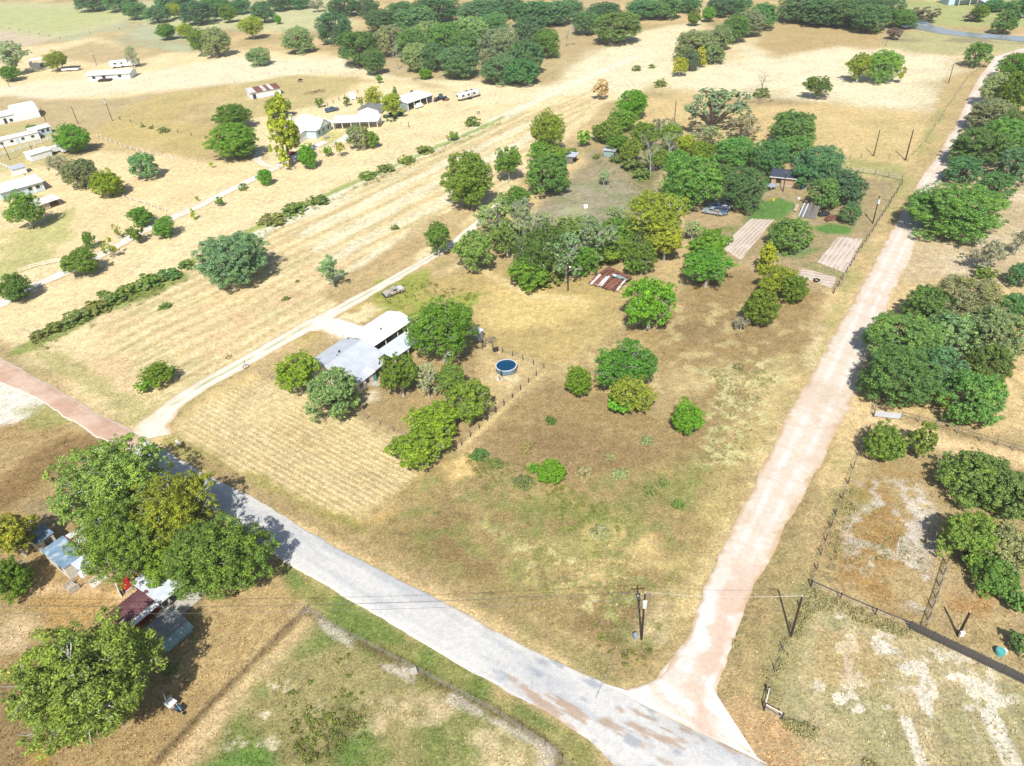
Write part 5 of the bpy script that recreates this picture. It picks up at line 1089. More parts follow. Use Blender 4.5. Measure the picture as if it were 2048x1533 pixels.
shed_roof(b, -6.4, .2, 3.6, 12.4, 2.8, 2.8, 3.1, 3.1, M['white_metal'], name='wing_roof')
o, rz = base_frame(668, 261, 0, 96)
b = empty('long_carport', o, rz, 'long white carport with dark bays right of the farmhouse', 'carport')
shed_roof(b, -.5, 17, -.5, 6.5, 2.7, 3.4, 2.7, 3.4, M['white_metal']); MB().box(0, 16.5, 6.2, 6.35, 0, 3.2).box(0, .15, 0, 6.2, 0, 2.6).build('wall', M['white_wall'], b)
posts(b, [(.1, 0), (3.4, 0), (6.7, 0), (10, 0), (13.3, 0), (16.4, 0)], 2.65, M['white_paint'], .1)
o, rz = base_frame(718, 233, 0, 100)
b = empty('grey_shed', o, rz, 'small shed with grey shingle gable roof behind the long carport', 'shed')
walls(b, 8, 5.5, 2.4, 1.3, M['white_wall'], along='y'); gable_roof(b, 0, 8, 0, 5.5, 2.5, 1.4, M['dark_shingle'], .5, along='y', ribs=0)
o, rz = base_frame(816, 223, 0, 42)
b = empty('pole_barn', o, rz, 'long open-fronted shed with white metal roof in the farm yard', 'shed')
shed_roof(b, -.3, 14.2, -.6, 8.4, 3.0, 3.7, 3.0, 3.7, M['white_metal']); MB().box(0, 14, 7.9, 8.05, 0, 3.4).box(13.85, 14, 0, 7.9, 0, 3.0).box(0, .15, 0, 7.9, 0, 3.0).build('wall', M['grey_wall'], b)
posts(b, [(.2, -.2), (3.5, -.2), (7, -.2), (10.4, -.2), (13.7, -.2)], 2.95, M['white_paint'], .1)
tag(MB().box(-1.8, 1.8, -.8, .8, .4, 1.2).box(-.8, 1.2, -.7, .7, 1.2, 1.7).build('stored_boat', M['white_paint'], None, at(838, 216) , .85), 'pale boat-like thing stored under the long open shed', 'boat')
o, rz = base_frame(503, 200, 0, 62)
b = empty('rusty_barn', o, rz, 'small white barn with streaked rusty roof in the far paddock', 'barn')
walls(b, 13, 7, 2.6, 0, M['white_wall'], open_side=3); 
for i in range(9): shed_roof(b, -.3 + i * 1.52, 1.18 + i * 1.52, -.5, 7.4, 2.75, 3.3, 2.75, 3.3, M['rust_metal'] if i in (2, 3, 5, 7, 8) else M['rust_white'], ribs=0, name='roof_sheet')
door(b, M['dark_metal'], 0, 1.6, 1.4, 2.0, 13, 7)
# --- left edge buildings
o, rz = base_frame(-2, 298, 0, 51)
b = empty('mobile_home', o, rz, 'long white mobile home with patched rusty roof behind a white fence', 'mobile home')
walls(b, 14.5, 4.6, 2.7, .5, M['white_wall']); gable_roof(b, 0, 11, 0, 4.6, 2.72, .55, M['white_metal'], .25, ribs=0); gable_roof(b, 11.5, 14.4, 0, 4.6, 2.72, .55, M['rust_white'], .25, ribs=0, name='roof_patch')
for s in (1.6, 5.0, 8.8, 12.2): window(b, M['white_paint'], 0, s, 1.6, 1.1, .9, 14.5, 4.6)
door(b, M['pale_blue_wall'], 0, 6.9, .9, 2.1, 14.5, 4.6)
o, rz = base_frame(66, 277, 0, 40)
b = empty('mobile_home', o, rz, 'shorter white mobile home at the right end of the long one', 'mobile home')
walls(b, 7.5, 4.4, 2.6, .6, M['pale_blue_wall']); gable_roof(b, 0, 7.5, 0, 4.4, 2.65, .7, M['white_metal'], .3, ribs=0)
for s in (4.4, 6.3): window(b, M['white_paint'], 0, s, 1.5, 1.2, 1.1, 7.5, 4.4)
o, rz = base_frame(3, 251, 0, 52)
b = empty('white_barn', o, rz, 'white round-shouldered barn at the left edge', 'barn')
m = MB(); Ls, Wd = 9.0, 12.0; prof = [(0, 0), (0, 2.6), (1.3, 4.1), (3.8, 5.3), (6, 5.6), (8.2, 5.3), (10.7, 4.1), (12, 2.6), (12, 0)]
m.add([(6, y, z) for y, z in prof] + [(6 + Ls, y, z) for y, z in prof], [tuple(range(8, -1, -1)), tuple(range(9, 18))][::1] + [(i, i + 1, i + 10, i + 9) for i in range(8)]); m.build('shell', M['white_metal'], b)
walls_m = MB().box(-1, 6, 1, 9, 0, 3.0); walls_m.build('annex_wall', M['white_wall'], b)
shed_roof(b, -1.3, 6.1, .6, 9.3, 3.1, 3.5, 3.1, 3.5, M['white_metal'], name='annex_roof')
MB().box(1.6, 2.6, .94, 1.0, .1, 2.1).build('door', M['glass'], b); MB().box(3.6, 4.8, .94, 1.0, .4, 1.5).build('window', M['glass'], b)
o, rz = base_frame(8, 404, 0, 48)
b = empty('pale_blue_house', o, rz, 'long house with white roof and pale blue wall at the left edge', 'house')
walls(b, 12, 8, 2.8, 0, M['pale_blue_wall']); shed_roof(b, -.4, 12.5, -.7, 8.4, 2.9, 3.3, 2.9, 3.3, M['white_metal'], ribs=1)
for s in (8.2, 10.4): window(b, M['white_paint'], 0, s, 1.6, 1.2, 1.1, 12, 8)
door(b, M['white_paint'], 0, 9.3, .9, 2.1, 12, 8)
MB().box(11.9, 12.05, -.06, -.0, 0, 2.8).build('corner_board', M['white_paint'], b)
o, rz = base_frame(30, 353, 0, 48)
b = empty('blue_outbuilding', o, rz, 'small blue-roofed outbuilding behind the pale blue house', 'shed')
walls(b, 4, 3.4, 2.2, 0, M['white_wall']); shed_roof(b, -.3, 4.3, -.3, 3.7, 2.25, 2.6, 2.25, 2.6, M['grey_metal'])
o, rz = base_frame(81, 424, 0, 40)
b = empty('goat_shed', o, rz, 'small white-roofed shed with a dark open bay on green grass', 'shed')
walls(b, 6.2, 4.4, 1.9, 0, M['pink_wall'], open_side=0); MB().box(0, 3.2, 0, .12, 0, 1.9).build('front_panel', M['pink_wall'], b)
for i in range(5): shed_roof(b, -.4 + i * 1.4, .98 + i * 1.4, -.6, 4.8, 2.0, 2.3, 2.0, 2.3, M['rust_white'] if i in (1, 3) else M['white_metal'], ribs=0, name='roof_sheet')
o, rz = base_frame(66, 324, 0, 40)
b = empty('white_shed', o, rz, 'bright white shed below the white fence at left', 'shed')
walls(b, 7, 5, 2.2, 0, M['white_wall']); shed_roof(b, -.3, 7.3, -.3, 5.3, 2.3, 2.6, 2.3, 2.6, M['white_metal'], ribs=0)
for k, (px, py, l) in enumerate([(103, 310, 'white parked trailer just right of the bright white shed'), (128, 308, 'farther white parked trailer under the bright green tree')]):
    o, rz = base_frame(px, py, 0, 40); b = empty('parked_trailer', o, rz, l, 'trailer')
    MB().box(0, 5.4, 0, 2.2, .6, 2.3).build('body', M['white_wall'], b)
    for x in (1.4, 3.6): MB().tube((x, -.08, .4), (x, .16, .4), .4, n=12).build('wheel', M['rubber'], b)
    MB().box(5.4, 6.6, 1.0, 1.2, .5, .65).build('hitch', M['dark_metal'], b)
o, rz = base_frame(62, 139, 0, 70)
b = empty('white_shed', o, rz, 'small white shed with dark opening beside the olive bushy tree', 'shed')
walls(b, 15, 10, 3, 0, M['white_wall'], open_side=2); shed_roof(b, -.4, 15.4, 6, 10.5, 3.2, 3.6, 3.2, 3.6, M['white_metal'], ribs=0)
MB().box(5, 12, -.1, .0, .3, 2.4).build('opening', M['dark_metal'], b)  # dark panel on a closed wall, painted shade of the opening
o, rz = base_frame(178, 163, 0, 92)
b = empty('mobile_home', o, rz, 'white long-roofed mobile home alone in the far pale field', 'mobile home')
walls(b, 21, 8, 2.8, .8, M['white_wall']); gable_roof(b, 0, 21, 0, 8, 2.85, .9, M['white_metal'], .8, ribs=0)
for s in (3, 8, 16): window(b, M['dark_metal'], 0, s, 1.5, 1.5, 1.1, 21, 8)
MB().box(6, 12, -3, -.1, 0, .8).build('deck', M['dark_wood'], b)
o, rz = base_frame(222, 138, 0, 80)
b = empty('far_camper', o, rz, 'white boxy camper left of the thin upright tree', 'camper')
MB().box(0, 9, 0, 3, .6, 3.4).box(9, 14, .3, 4, .5, 2.6).build('body', M['white_wall'], b)
for x in (2, 6): MB().tube((x, -.1, .5), (x, .2, .5), .5, n=10).build('wheel', M['rubber'], b)
MB().box(2, 3.4, -.04, 0, 1.8, 2.6).build('window', M['glass'], b); MB().box(5.4, 6.4, -.04, 0, 1.8, 2.6).build('window', M['glass'], b)
o, rz = base_frame(124, 144, 0, 92)
b = empty('low_trailer', o, rz, 'low white trailer with black tarp right of the olive bushy tree', 'trailer')
MB().box(0, 9, 0, 3, .5, 1.6).build('bed', M['white_wall'], b); MB().box(-.3, 9.4, -.2, 3.2, 1.62, 1.9).build('tarp', M['dark_metal'], b)
for x in (3, 4.4): MB().tube((x, -.1, .4), (x, .2, .4), .4, n=10).build('wheel', M['rubber'], b)
o, rz = base_frame(4, 126, 0, 60)
b = empty('far_camper', o, rz, 'white camper half behind the tall pale tree at the left edge', 'camper')
MB().box(0, 8, 0, 3, .6, 3.2).build('body', M['white_wall'], b); MB().box(1, 7, -.04, 0, 1.7, 2.5).build('window', M['glass'], b)
for x in (2, 5.5): MB().tube((x, -.1, .5), (x, .2, .5), .5, n=10).build('wheel', M['rubber'], b)
# --- far right farm
o, rz = base_frame(1896, 11, 0, 92)
b = empty('far_barn', o, rz, 'pale barn with a dark open bay beyond the pond', 'barn')
walls(b, 15, 9, 3.4, 0, M['pale_blue_wall']); shed_roof(b, -.5, 8, -.4, 9.5, 3.6, 4.4, 3.6, 4.4, M['white_metal'], ribs=0); shed_roof(b, 3, 15.5, -4.5, -.5, 2.9, 3.5, 2.9, 3.5, M['white_metal'], ribs=0, name='porch_roof')
posts(b, [(3.3, -4.2), (9, -4.2), (15, -4.2)], 2.85, M['white_paint'], .12); shed_roof(b, 8.04, 15.5, -.4, 9.5, 3.62, 4.42, 3.62, 4.42, M['rust_white'], ribs=0)
o, rz = base_frame(1968, 18, 0, 95)
b = empty('far_shed', o, rz, 'small open white-roofed shed right of the far barn', 'shed')
walls(b, 5.5, 8, 2.8, 0, M['grey_wall'], open_side=0); shed_roof(b, -.4, 6, -.6, 8.5, 2.9, 3.6, 2.9, 3.6, M['white_metal'], ribs=0)
o, rz = base_frame(2036, 34, 0, 95)
b = empty('far_shed', o, rz, 'white low shed at the right edge above the pond', 'shed')
walls(b, 7, 4, 2.2, 0, M['white_wall']); shed_roof(b, -.3, 7.3, -.3, 4.3, 2.3, 2.7, 2.3, 2.7, M['white_metal'], ribs=0)
# --- homestead at lower left
o, rz = base_frame(127, 1136, 2.6, 37)
b = empty('blue_roof_cabin', o, rz, 'cabin with stained blue metal roof between the pecans', 'cabin')
walls(b, 2.9, 5.6, 2.4, 0, M['cream_wall']); shed_roof(b, -.15, 3.05, -.1, 5.8, 2.55, 2.6, 2.62, 2.68, M['blue_metal'], ribs=.3, rib_dir='x')
shed_roof(b, .9, 3.05, -2.9, -.14, 2.5, 2.53, 2.57, 2.6, M['pale_metal'], ribs=.3, rib_dir='x', name='porch_roof')
MB().box(1.0, 3.0, -3.2, -3.1, 0, .9).box(1.0, 1.1, -4.0, -3.1, 0, .12).box(.9, 3.1, -4.1, -2.8, 0, .14).build('porch_floor', M['cream_wall'], b)
posts(b, [(1.0, -2.8), (2.95, -2.8)], 2.5, M['pale_wood'], .05)
for i in range(5): MB().box(-1.3 + i * .24, -1.1 + i * .24, -2.3, -.9, .1 + .08 * i, .16 + .08 * i).build('step', M['pale_wood'], b)
MB().box(-1.35, .0, -2.36, -2.3, 0, .95).box(-1.35, .0, -.9, -.84, 0, .95).build('railing', M['pale_wood'], b)
MB().box(-.05, 0, 1.4, 2.2, .9, 1.8).build('window', M['glass'], b)
for i in range(11):
    shed_roof(b, 3.25, 5.9, 5.6 - .62 * (i + 1), 5.6 - .62 * i - .03, 2.66, 2.66, 2.3, 2.3, M['rust_white'] if i % 2 else (M['rust_metal'] if i in (2, 6) else M['white_metal']), ribs=0, name='roof_sheet')
MB().box(3.2, 3.3, -1.3, 5.5, 0, 2.55).box(5.7, 5.8, -1.3, 5.5, 0, 2.2).box(3.3, 5.7, 5.4, 5.5, 0, 2.2).build('rear_wall', M['red_wall'], b)
d = MB()
o, rz = base_frame(72, 1088, 2.3, 37)
b = empty('blue_roof_shed', o, rz, 'small blue-roofed shed with open doorway at the left edge', 'shed')
walls(b, 2.3, 2.9, 2.15, 0, M['cream_wall']); shed_roof(b, -.12, 1.45, -.12, 3.0, 2.26, 2.28, 2.3, 2.32, M['blue_metal'], ribs=.3, rib_dir='x'); shed_roof(b, 1.47, 2.5, -.12, 3.0, 2.31, 2.33, 2.34, 2.36, M['blue_metal'], ribs=.3, rib_dir='x', name='roof_sheet')
MB().box(.9, 1.9, -.03, 0, .05, 1.95).build('doorway', M['dark_metal'], b)  # flat dark sheet stands in for the shade inside the doorway
wt = MB().tube((0, 0, 0), (0, 0, .7), .55, n=18); tag(wt.build('round_table', M['white_paint'], None, at(169, 1150, 0) , 0), 'round white table top at the cabin porch end', 'table')
tag(MB().tube((0, 0, 0), (0, 0, .9), .28, n=14).tube((0, 0, .9), (0, 0, .95), .3, n=14).build('barrel', M['tarp_blue'], None, at(161, 1146), 0), 'dark blue barrel beside the round white table', 'barrel')
o, rz = base_frame(247, 1247, 2.3, 36)
b = empty('maroon_shed', o, rz, 'maroon-roofed shed with a white lean-to strip', 'shed')
walls(b, 4.3, 3.3, 2.0, .55, M['red_wall']); gable_roof(b, 0, 4.3, 0, 3.3, 2.05, .6, M['maroon_metal'], .18, ribs=.35)
m = shed_roof(b, .4, 4.2, -.95, -.2, 1.75, 1.98, 1.75, 1.98, M['white_metal'], ribs=.3, name='lean_to_roof')
MB().box(-.02, 0, .4, 1.2, .3, 1.5).build('white_panel', M['white_paint'], b)
dish = empty('satellite_dish', at(281, 1232) + Vector((.35, .2, 0)), .4, 'white satellite dish at the end of the maroon shed', 'satellite dish')
bm = bmesh.new(); bmesh.ops.create_uvsphere(bm, u_segments=24, v_segments=12, radius=.75)
bmesh.ops.delete(bm, geom=[v for v in bm.verts if v.co.z > -.52], context='VERTS')
for v in bm.verts: v.co.z += .75
bmesh.ops.rotate(bm, verts=bm.verts, cent=(0, 0, 0), matrix=Matrix.Rotation(math.radians(38), 3, 'X'))
me = bpy.data.meshes.new('reflector'); bm.to_mesh(me); bm.free(); me.materials.append(M['white_paint']); link('reflector', me, dish, (0, 0, 1.9))
MB().tube((0, 0, 0), (0, 0, 2.0), .05, n=8).build('mast', M['steel'], dish); MB().tube((0, -.1, 2.0), (0, -.55, 2.45), .02, n=6).box(-.05, .05, -.62, -.52, 2.42, 2.54).build('feed_arm', M['steel'], dish)
tag(MB().add([(-.35, -.3, 0), (.35, -.3, 0), (.35, .3, 0), (-.35, .3, 0), (-.2, -.2, .7), (.25, -.15, .62), (.2, .2, .75), (-.2, .22, .66)], [(3, 2, 1, 0), (4, 5, 6, 7), (0, 1, 5, 4), (1, 2, 6, 5), (2, 3, 7, 6), (3, 0, 4, 7)]).build('yellow_bin', M['yellow_plastic'], None, at(297, 1227), .3), 'yellow bin beside the satellite dish', 'bin')
o, rz = base_frame(322, 1284, 2.3, 37)
b = empty('shingle_shed', o, rz, 'old shed with grey-green roof beside the maroon shed', 'shed')
walls(b, 3.6, 3.7, 2.0, .7, M['teal_metal']); gable_roof(b, 0, 3.6, .2, 3.7, 2.05, .75, M['dark_shingle'], .15, ribs=0)
shed_roof(b, -.3, 3.7, -.95, .0, 1.5, 2.02, 1.5, 2.02, M['teal_metal'], ribs=.3, name='side_roof')
MB().box(-.2, 3.8, 2.0, 2.06, 2.86, 2.92).build('ridge_cap', M['steel'], b)
o, rz = base_frame(320, 1207, 2.5, 36)
b = empty('carport', o, rz, 'carport with pale grey roof and white trim at lower left', 'carport')
shed_roof(b, 0, 4.2, 0, 6.4, 2.5, 2.5, 2.6, 2.6, M['pale_metal'], ribs=.35, rib_dir='x')
MB().box(-.06, 4.26, -.08, -.0, 2.4, 2.56).box(-.08, 0, -.08, 6.45, 2.4, 2.56).build('trim', M['white_paint'], b)
for x, y in ((.1, .1), (4.1, .1), (4.1, 6.2), (.1, 3.2), (.1, 6.2)): MB().tube((x, y, 0), (x, y, 2.42), .05, n=8).build('post', M['white_paint'], b)
MB().box(-.9, 5.0, -1.7, 4.5, 0, .06).build('slab', M['concrete'], b)
t_ = empty('motorcycle', b.matrix_world @ Vector((0, 0, 0)), 0)
bpy.data.objects.remove(t_)
o2 = at(345, 1190)
mc = empty('motorcycle', o2, .65, 'dark motorcycle parked under the edge of the grey carport', 'motorcycle')
for x in (-.65, .65): MB().tube((x, -.06, .32), (x, .06, .32), .32, n=14).build('wheel', M['rubber'], mc)
MB().box(-.3, .35, -.14, .14, .3, .62).box(-.05, .35, -.13, .13, .62, .85).build('frame', M['dark_metal'], mc); MB().box(-.6, -.05, -.13, .13, .68, .78).build('seat', M['rubber'], mc); MB().tube((.5, -.35, 1.02), (.5, .35, 1.02), .02, n=6).tube((.65, 0, .35), (.48, 0, 1.02), .03, n=6).build('handlebar', M['steel'], mc)
o, rz = base_frame(252, 1182, 1.9, 35)
b = empty('red_porch', o, rz, 'small deep red flat roof beside the grey carport', 'porch')
shed_roof(b, 0, 2.3, 0, 2.0, 1.8, 1.8, 1.95, 1.95, M['red_wall'], ribs=0); MB().box(-.06, 2.36, -.07, 0, 1.68, 1.86).build('trim', M['white_paint'], b)
posts(b, [(.1, .1), (2.2, .1), (.1, 1.9), (2.2, 1.9)], 1.72, M['white_paint'], .05)
tag(MB().box(-.9, .9, -.06, .06, 0, 1.1).build('standing_board', M['white_paint'], None, at(240, 1186), -.95), 'white upright panel left of the red roof', 'panel')

# ------------------------------------------------------------------ vehicles
def wheel(parent, x, y, r=.36, wd=.22):
    t = MB().tube((x, y - wd / 2, r), (x, y + wd / 2, r), r, n=16).build('wheel', M['rubber'], parent)
    MB().tube((x, y - wd / 2 - .012, r), (x, y + wd / 2 + .012, r), r * .58, n=12).build('rim', M['steel'], t)
def prism(m, prof, y0, y1):
    """side profile (x, z) pushed across y"""
    n = len(prof); m.add([(x, y0, z) for x, z in prof] + [(x, y1, z) for x, z in prof], [tuple(range(n)), tuple(range(2 * n - 1, n - 1, -1))] + [(i, n + i, n + (i + 1) % n, (i + 1) % n) for i in range(n)])
    return m
def pickup(px, py, az, label, paint_, bedmat, L=5.4, group='old vehicles parked beneath the oaks'):
    o, rz = base_frame(px, py, 0, az); b = empty('pickup_truck', o, rz, label, 'pickup truck', group)
    h = L / 2; m = MB()
    prism(m, [(-h, .45), (-h, .95), (-.35, .98), (-.35, .55), (-.2, .45)], -.95, -.88); prism(m, [(-h, .45), (-h, .95), (-.35, .98), (-.35, .55), (-.2, .45)], .88, .95)
    m.box(-h, -h + .07, -.88, .88, .45, .95)
    prism(m, [(-.35, .4), (-.35, 1.0), (1.15, 1.02), (h - .15, .95), (h, .8), (h, .4)], -.93, .93)
    m.build('body', paint_, b)
    prism(MB(), [(-.33, 1.0), (-.22, 1.62), (.72, 1.64), (1.2, 1.02)], -.80, .80).build('cab', paint_, b)
    g = MB(); g.slab([(.79, -.7, 1.60), (1.21, -.74, 1.07), (1.21, .74, 1.07), (.79, .7, 1.60)], -.02)
    for y in (-.82, .80): g.box(-.2, .75, y, y + .02, 1.1, 1.52)
    g.box(-.36, -.33, -.66, .66, 1.12, 1.54); g.build('windows', M['glass'], b)
    MB().box(-h + .08, -.36, -.87, .87, .5, .58).build('bed', bedmat, b)
    MB().box(h, h + .1, -.9, .9, .42, .58).box(-h - .1, -h, -.9, .9, .42, .58).build('bumper', M['steel'], b)
    for x in (-h * .6, h * .62):
        for y in (-.86, .86): wheel(b, x, y)
    for y in (-.7, .7): MB().box(h + .0, h + .03, y - .13, y + .13, .66, .8).build('headlight', M['white_paint'], b)
    return b
pickup(1425.5, 428, 306, 'silver pickup truck with rust-red bed parked nearest the golden tree', M['silver_paint'], M['rust_metal'])
pickup(1438, 418, 300, 'dark pickup with red bed just behind the silver one', M['blue_paint'], M['rust_metal'])
pickup(1456, 411, 30, 'grey pickup with rusty bonnet right of the silver one', M['silver_paint'], M['camo_paint'])
b = pickup(1450, 425, 210, 'truck with a flat white cover over its bed behind the silver pickup', M['blue_paint'], M['rubber'], 4.6)
MB().box(-2.2, -.5, -.9, .9, .98, 1.06).build('bed_cover', M['white_paint'], b)
o, rz = base_frame(1481, 417, 0, 60)
b = empty('old_tractor', o, rz, 'old tractor with a rusty nose at the right of the parked trucks', 'tractor')
MB().box(0, 1.8, -.28, .28, .6, 1.15).build('bonnet', M['rust_metal'], b); MB().box(-.9, 0, -.4, .4, .6, 1.0).box(-.9, -.75, -.4, .4, 1.0, 1.5).build('seat', M['dark_metal'], b)
for y in (-.75, .75): MB().tube((-.5, y - .17, .72), (-.5, y + .17, .72), .72, n=18).build('wheel', M['rubber'], b); MB().tube((1.5, y * .8 - .1, .36), (1.5, y * .8 + .1, .36), .36, n=14).build('wheel', M['rubber'], b)
tag(MB().box(-.35, .35, -.3, .3, 0, .7).box(-.2, .5, -.2, .2, .7, 1.0).build('white_tank', M['white_paint'], None, at(1478, 418), .4), 'small white tank beside the old tractor', 'tank')
b = pickup(664, 223, 55, 'dark blue pickup parked behind the white farmhouse', M['blue_paint'], M['silver_paint'], 5.4, 'farm vehicles')
MB().box(-2.5, -.4, -.9, .9, .98, 1.5).build('canopy', M['blue_paint'], b)
# derelict truck on the lot
o, rz = base_frame(788, 588, 0, 59)
b = empty('derelict_truck', o, rz, 'derelict grey and rust truck in the green weeds', 'truck')
prism(MB(), [(-2.3, .4), (-2.4, .85), (-1.0, .95), (1.9, 1.0), (2.3, .8), (2.3, .4)], -.9, .9).build('body', M['camo_paint'], b)
prism(MB(), [(-.55, .96), (-.35, 1.5), (.6, 1.52), (1.0, .98)], -.76, .76).build('cab', M['camo_paint'], b)
g = MB(); g.slab([(.64, -.66, 1.5), (1.02, -.7, 1.02), (1.02, .7, 1.02), (.64, .66, 1.5)], -.02); g.box(-.3, .5, -.78, -.76, 1.04, 1.42); g.box(-.3, .5, .76, .78, 1.04, 1.42); g.build('windows', M['glass'], b)
MB().box(1.0, 2.2, -.82, .82, .99, 1.08).build('bonnet', M['pale_metal'], b); MB().box(-2.2, -1.0, -.7, .7, .9, 1.15).build('junk_load', M['pale_wood'], b)
MB().box(-2.55, -2.4, -.8, .8, .35, .75).build('rear_rack', M['dark_metal'], b)
for x in (-1.4, 1.5):
    for y in (-.82, .82): wheel(b, x, y, .36)
# silver travel trailer
o, rz = base_frame(937, 198, 0, 54)
b = empty('travel_trailer', o, rz, 'rounded silver travel trailer at the right end of the farm yard', 'camper')
m = MB(); n = 14; ring = []
for x, s in ((-5.2, .55), (-5.0, .8), (-4.4, .97), (-3.4, 1), (3.4, 1), (4.4, .97), (5.0, .8), (5.2, .55)):
    r_ = []
    for i in range(n):
        a = 2 * math.pi * i / n; y = math.copysign(abs(math.cos(a)) ** .6, math.cos(a)) * 1.25 * s; z = 1.85 + math.copysign(abs(math.sin(a)) ** .6, math.sin(a)) * 1.25 * s
        r_.append((x, y, z))
    ring.append(r_)
vs_ = [p for r_ in ring for p in r_]; fs_ = [(k * n + i, k * n + (i + 1) % n, (k + 1) * n + (i + 1) % n, (k + 1) * n + i) for k in range(7) for i in range(n)] + [tuple(range(n - 1, -1, -1)), tuple(range(7 * n, 8 * n))]
m.add(vs_, fs_).build('shell', M['rv_silver'], b, smooth=True)
for s in (-3.2, -.6, 2.2): MB().box(s - .55, s + .55, -1.3, -1.22, 1.6, 2.3).build('window', M['glass'], b)
MB().box(-5.28, -5.1, -.5, .5, 1.8, 2.4).build('window', M['glass'], b); MB().box(.6, 1.35, -1.29, -1.2, .75, 2.5).build('door', M['silver_paint'], b)
for x in (-.5, .5): MB().tube((x, -1.2, .42), (x, -.9, .42), .42, n=14).build('wheel', M['rubber'], b); MB().tube((x, .9, .42), (x, 1.2, .42), .42, n=14).build('wheel', M['rubber'], b)
MB().box(5.1, 6.3, -.1, .1, .45, .6).build('hitch', M['dark_metal'], b); MB().box(-1, -.2, -.4, .4, 3.08, 3.3).build('roof_vent', M['dark_metal'], b); MB().box(1.4, 2.2, -.4, .4, 3.08, 3.3).build('roof_vent', M['dark_metal'], b)
def farm_machine(px, py, az, label, col, sc=1.0):
    o, rz = base_frame(px, py, 0, az); b = empty('farm_machine', o, rz, label, 'farm machine', 'machines beside the open farm shed'); b.scale = (sc, sc, sc)
    MB().box(-1.4, 1.4, -.5, .5, .6, 1.1).box(-.8, .2, -.45, .45, 1.1, 1.9).build('body', col, b)
    for x in (-1.0, 1.1):
        for y in (-.75, .75): MB().tube((x, y - .15, .55), (x, y + .15, .55), .55, n=14).build('wheel', M['rubber'], b)
    MB().box(1.4, 2.6, -.7, .7, .2, .5).build('bucket', M['rust_metal'], b)
farm_machine(826, 192, 70, 'blue-grey machine behind the open farm shed', M['tarp_blue'], 1.1); farm_machine(884, 200, 120, 'dark machine at the right end of the open farm shed', M['blue_paint'], 1.2); farm_machine(872, 203, 30, 'rusty implement between the open farm shed and the dark machine', M['rust_metal'], .8)
tag(MB().box(-1.4, 1.4, -1.2, 1.2, .3, 2.6).box(-1.0, -.7, -1.25, -1.2, 0, .3).box(.7, 1.0, -1.25, -1.2, 0, .3).build('white_cube_trailer', M['white_paint'], None, at(705, 199), .3), 'white box-shaped trailer beside the small yellow farm tree', 'trailer')
for k, (px, py, s) in enumerate([(729, 241, 1.0), (737, 238, .8), (745, 240, .7)]):
    tag(MB().box(-.8 * s, .8 * s, -.5, .5, 0, .9 * s).box(-.3, .6 * s, -.4, .4, .9 * s, 1.2 * s).build('yard_clutter', [M['rust_metal'], M['dark_metal'], M['pink_wall']][k], None, at(px, py), k), ['rusty clutter at the right end of the farm carport', 'dark clutter heap behind the carport clutter', 'pinkish clutter block right of the farm carport'][k], 'junk')
for k, (px, py) in enumerate([(772, 236), (781, 232), (789, 238), (800, 231), (775, 243), (783, 244), (790, 243)]):
    tree(px, py - 2, 13 if k < 4 else 7, 10 if k < 4 else 7, 'S', 'dark potted-looking bush in the row below the yellow farm trees', 'bushes below the yellow farm trees', (.35, .6, .8))
number('dark potted-looking bush in the row below the yellow farm trees', ['row'], 'bush, %s from the left in the %s below the yellow farm trees')

# ------------------------------------------------------------------ yard things
pb = at(1013, 740)
pool = empty('stock_tank_pool', pb, .2, 'round above-ground pool with dark blue water in the fenced yard', 'pool')
m = MB(); n = 40; R_ = 1.95
def ringv(r, z): return [(r * math.cos(2 * math.pi * i / n), r * math.sin(2 * math.pi * i / n), z) for i in range(n)]
m.add(ringv(R_, 0) + ringv(R_, 1.0) + ringv(R_ - .05, 1.0) + ringv(R_ - .05, 0), [(k * n + i, k * n + (i + 1) % n, (k + 1) * n + (i + 1) % n, (k + 1) * n + i) for k in range(3) for i in range(n)]); m.build('wall', M['pool_wall'], pool)
m = MB(); m.add(ringv(R_ + .06, .98) + ringv(R_ + .06, 1.06) + ringv(R_ - .14, 1.06) + ringv(R_ - .14, .98), [(k * n + i, k * n + (i + 1) % n, ((k + 1) % 4) * n + (i + 1) % n, ((k + 1) % 4) * n + i) for k in range(4) for i in range(n)]); m.build('rim', M['pale_metal'], pool)
MB().add(ringv(R_ - .06, .88), [tuple(range(n))]).build('water', M['pool_water'], pool)
lad = empty('pool_ladder', at(1003, 754), .5, 'dark ladder hooked over the near side of the pool', 'ladder')
for y in (-.22, .22): MB().tube((0, y, 0), (0, y, 1.5), .03, n=6).tube((0, y, 1.5), (.5, y, 1.45), .03, n=6).build('rail', M['dark_metal'], lad)
for z in (.3, .6, .9, 1.2): MB().box(-.05, .05, -.2, .2, z, z + .04).build('rung', M['dark_metal'], lad)
pump = empty('pool_pump', at(996, 762), .2, 'small white pump on the ground beside the pool', 'pump')
MB().tube((0, 0, 0), (0, 0, .45), .2, n=14).build('filter', M['white_paint'], pump); MB().tube((.18, 0, .25), (.6, .5, .45), .04, n=6).tube((.15, .1, .12), (.4, .9, .3), .04, n=6).build('hose', M['tarp_blue'], pump)
tag(MB().box(-.5, .5, -.35, .35, .0, .5).box(-.5, .5, -.35, -.25, .5, 1.0).build('patio_chair', M['dark_metal'], None, at(991, 702), .3), 'dark chair by the yard fence above the pool', 'chair')
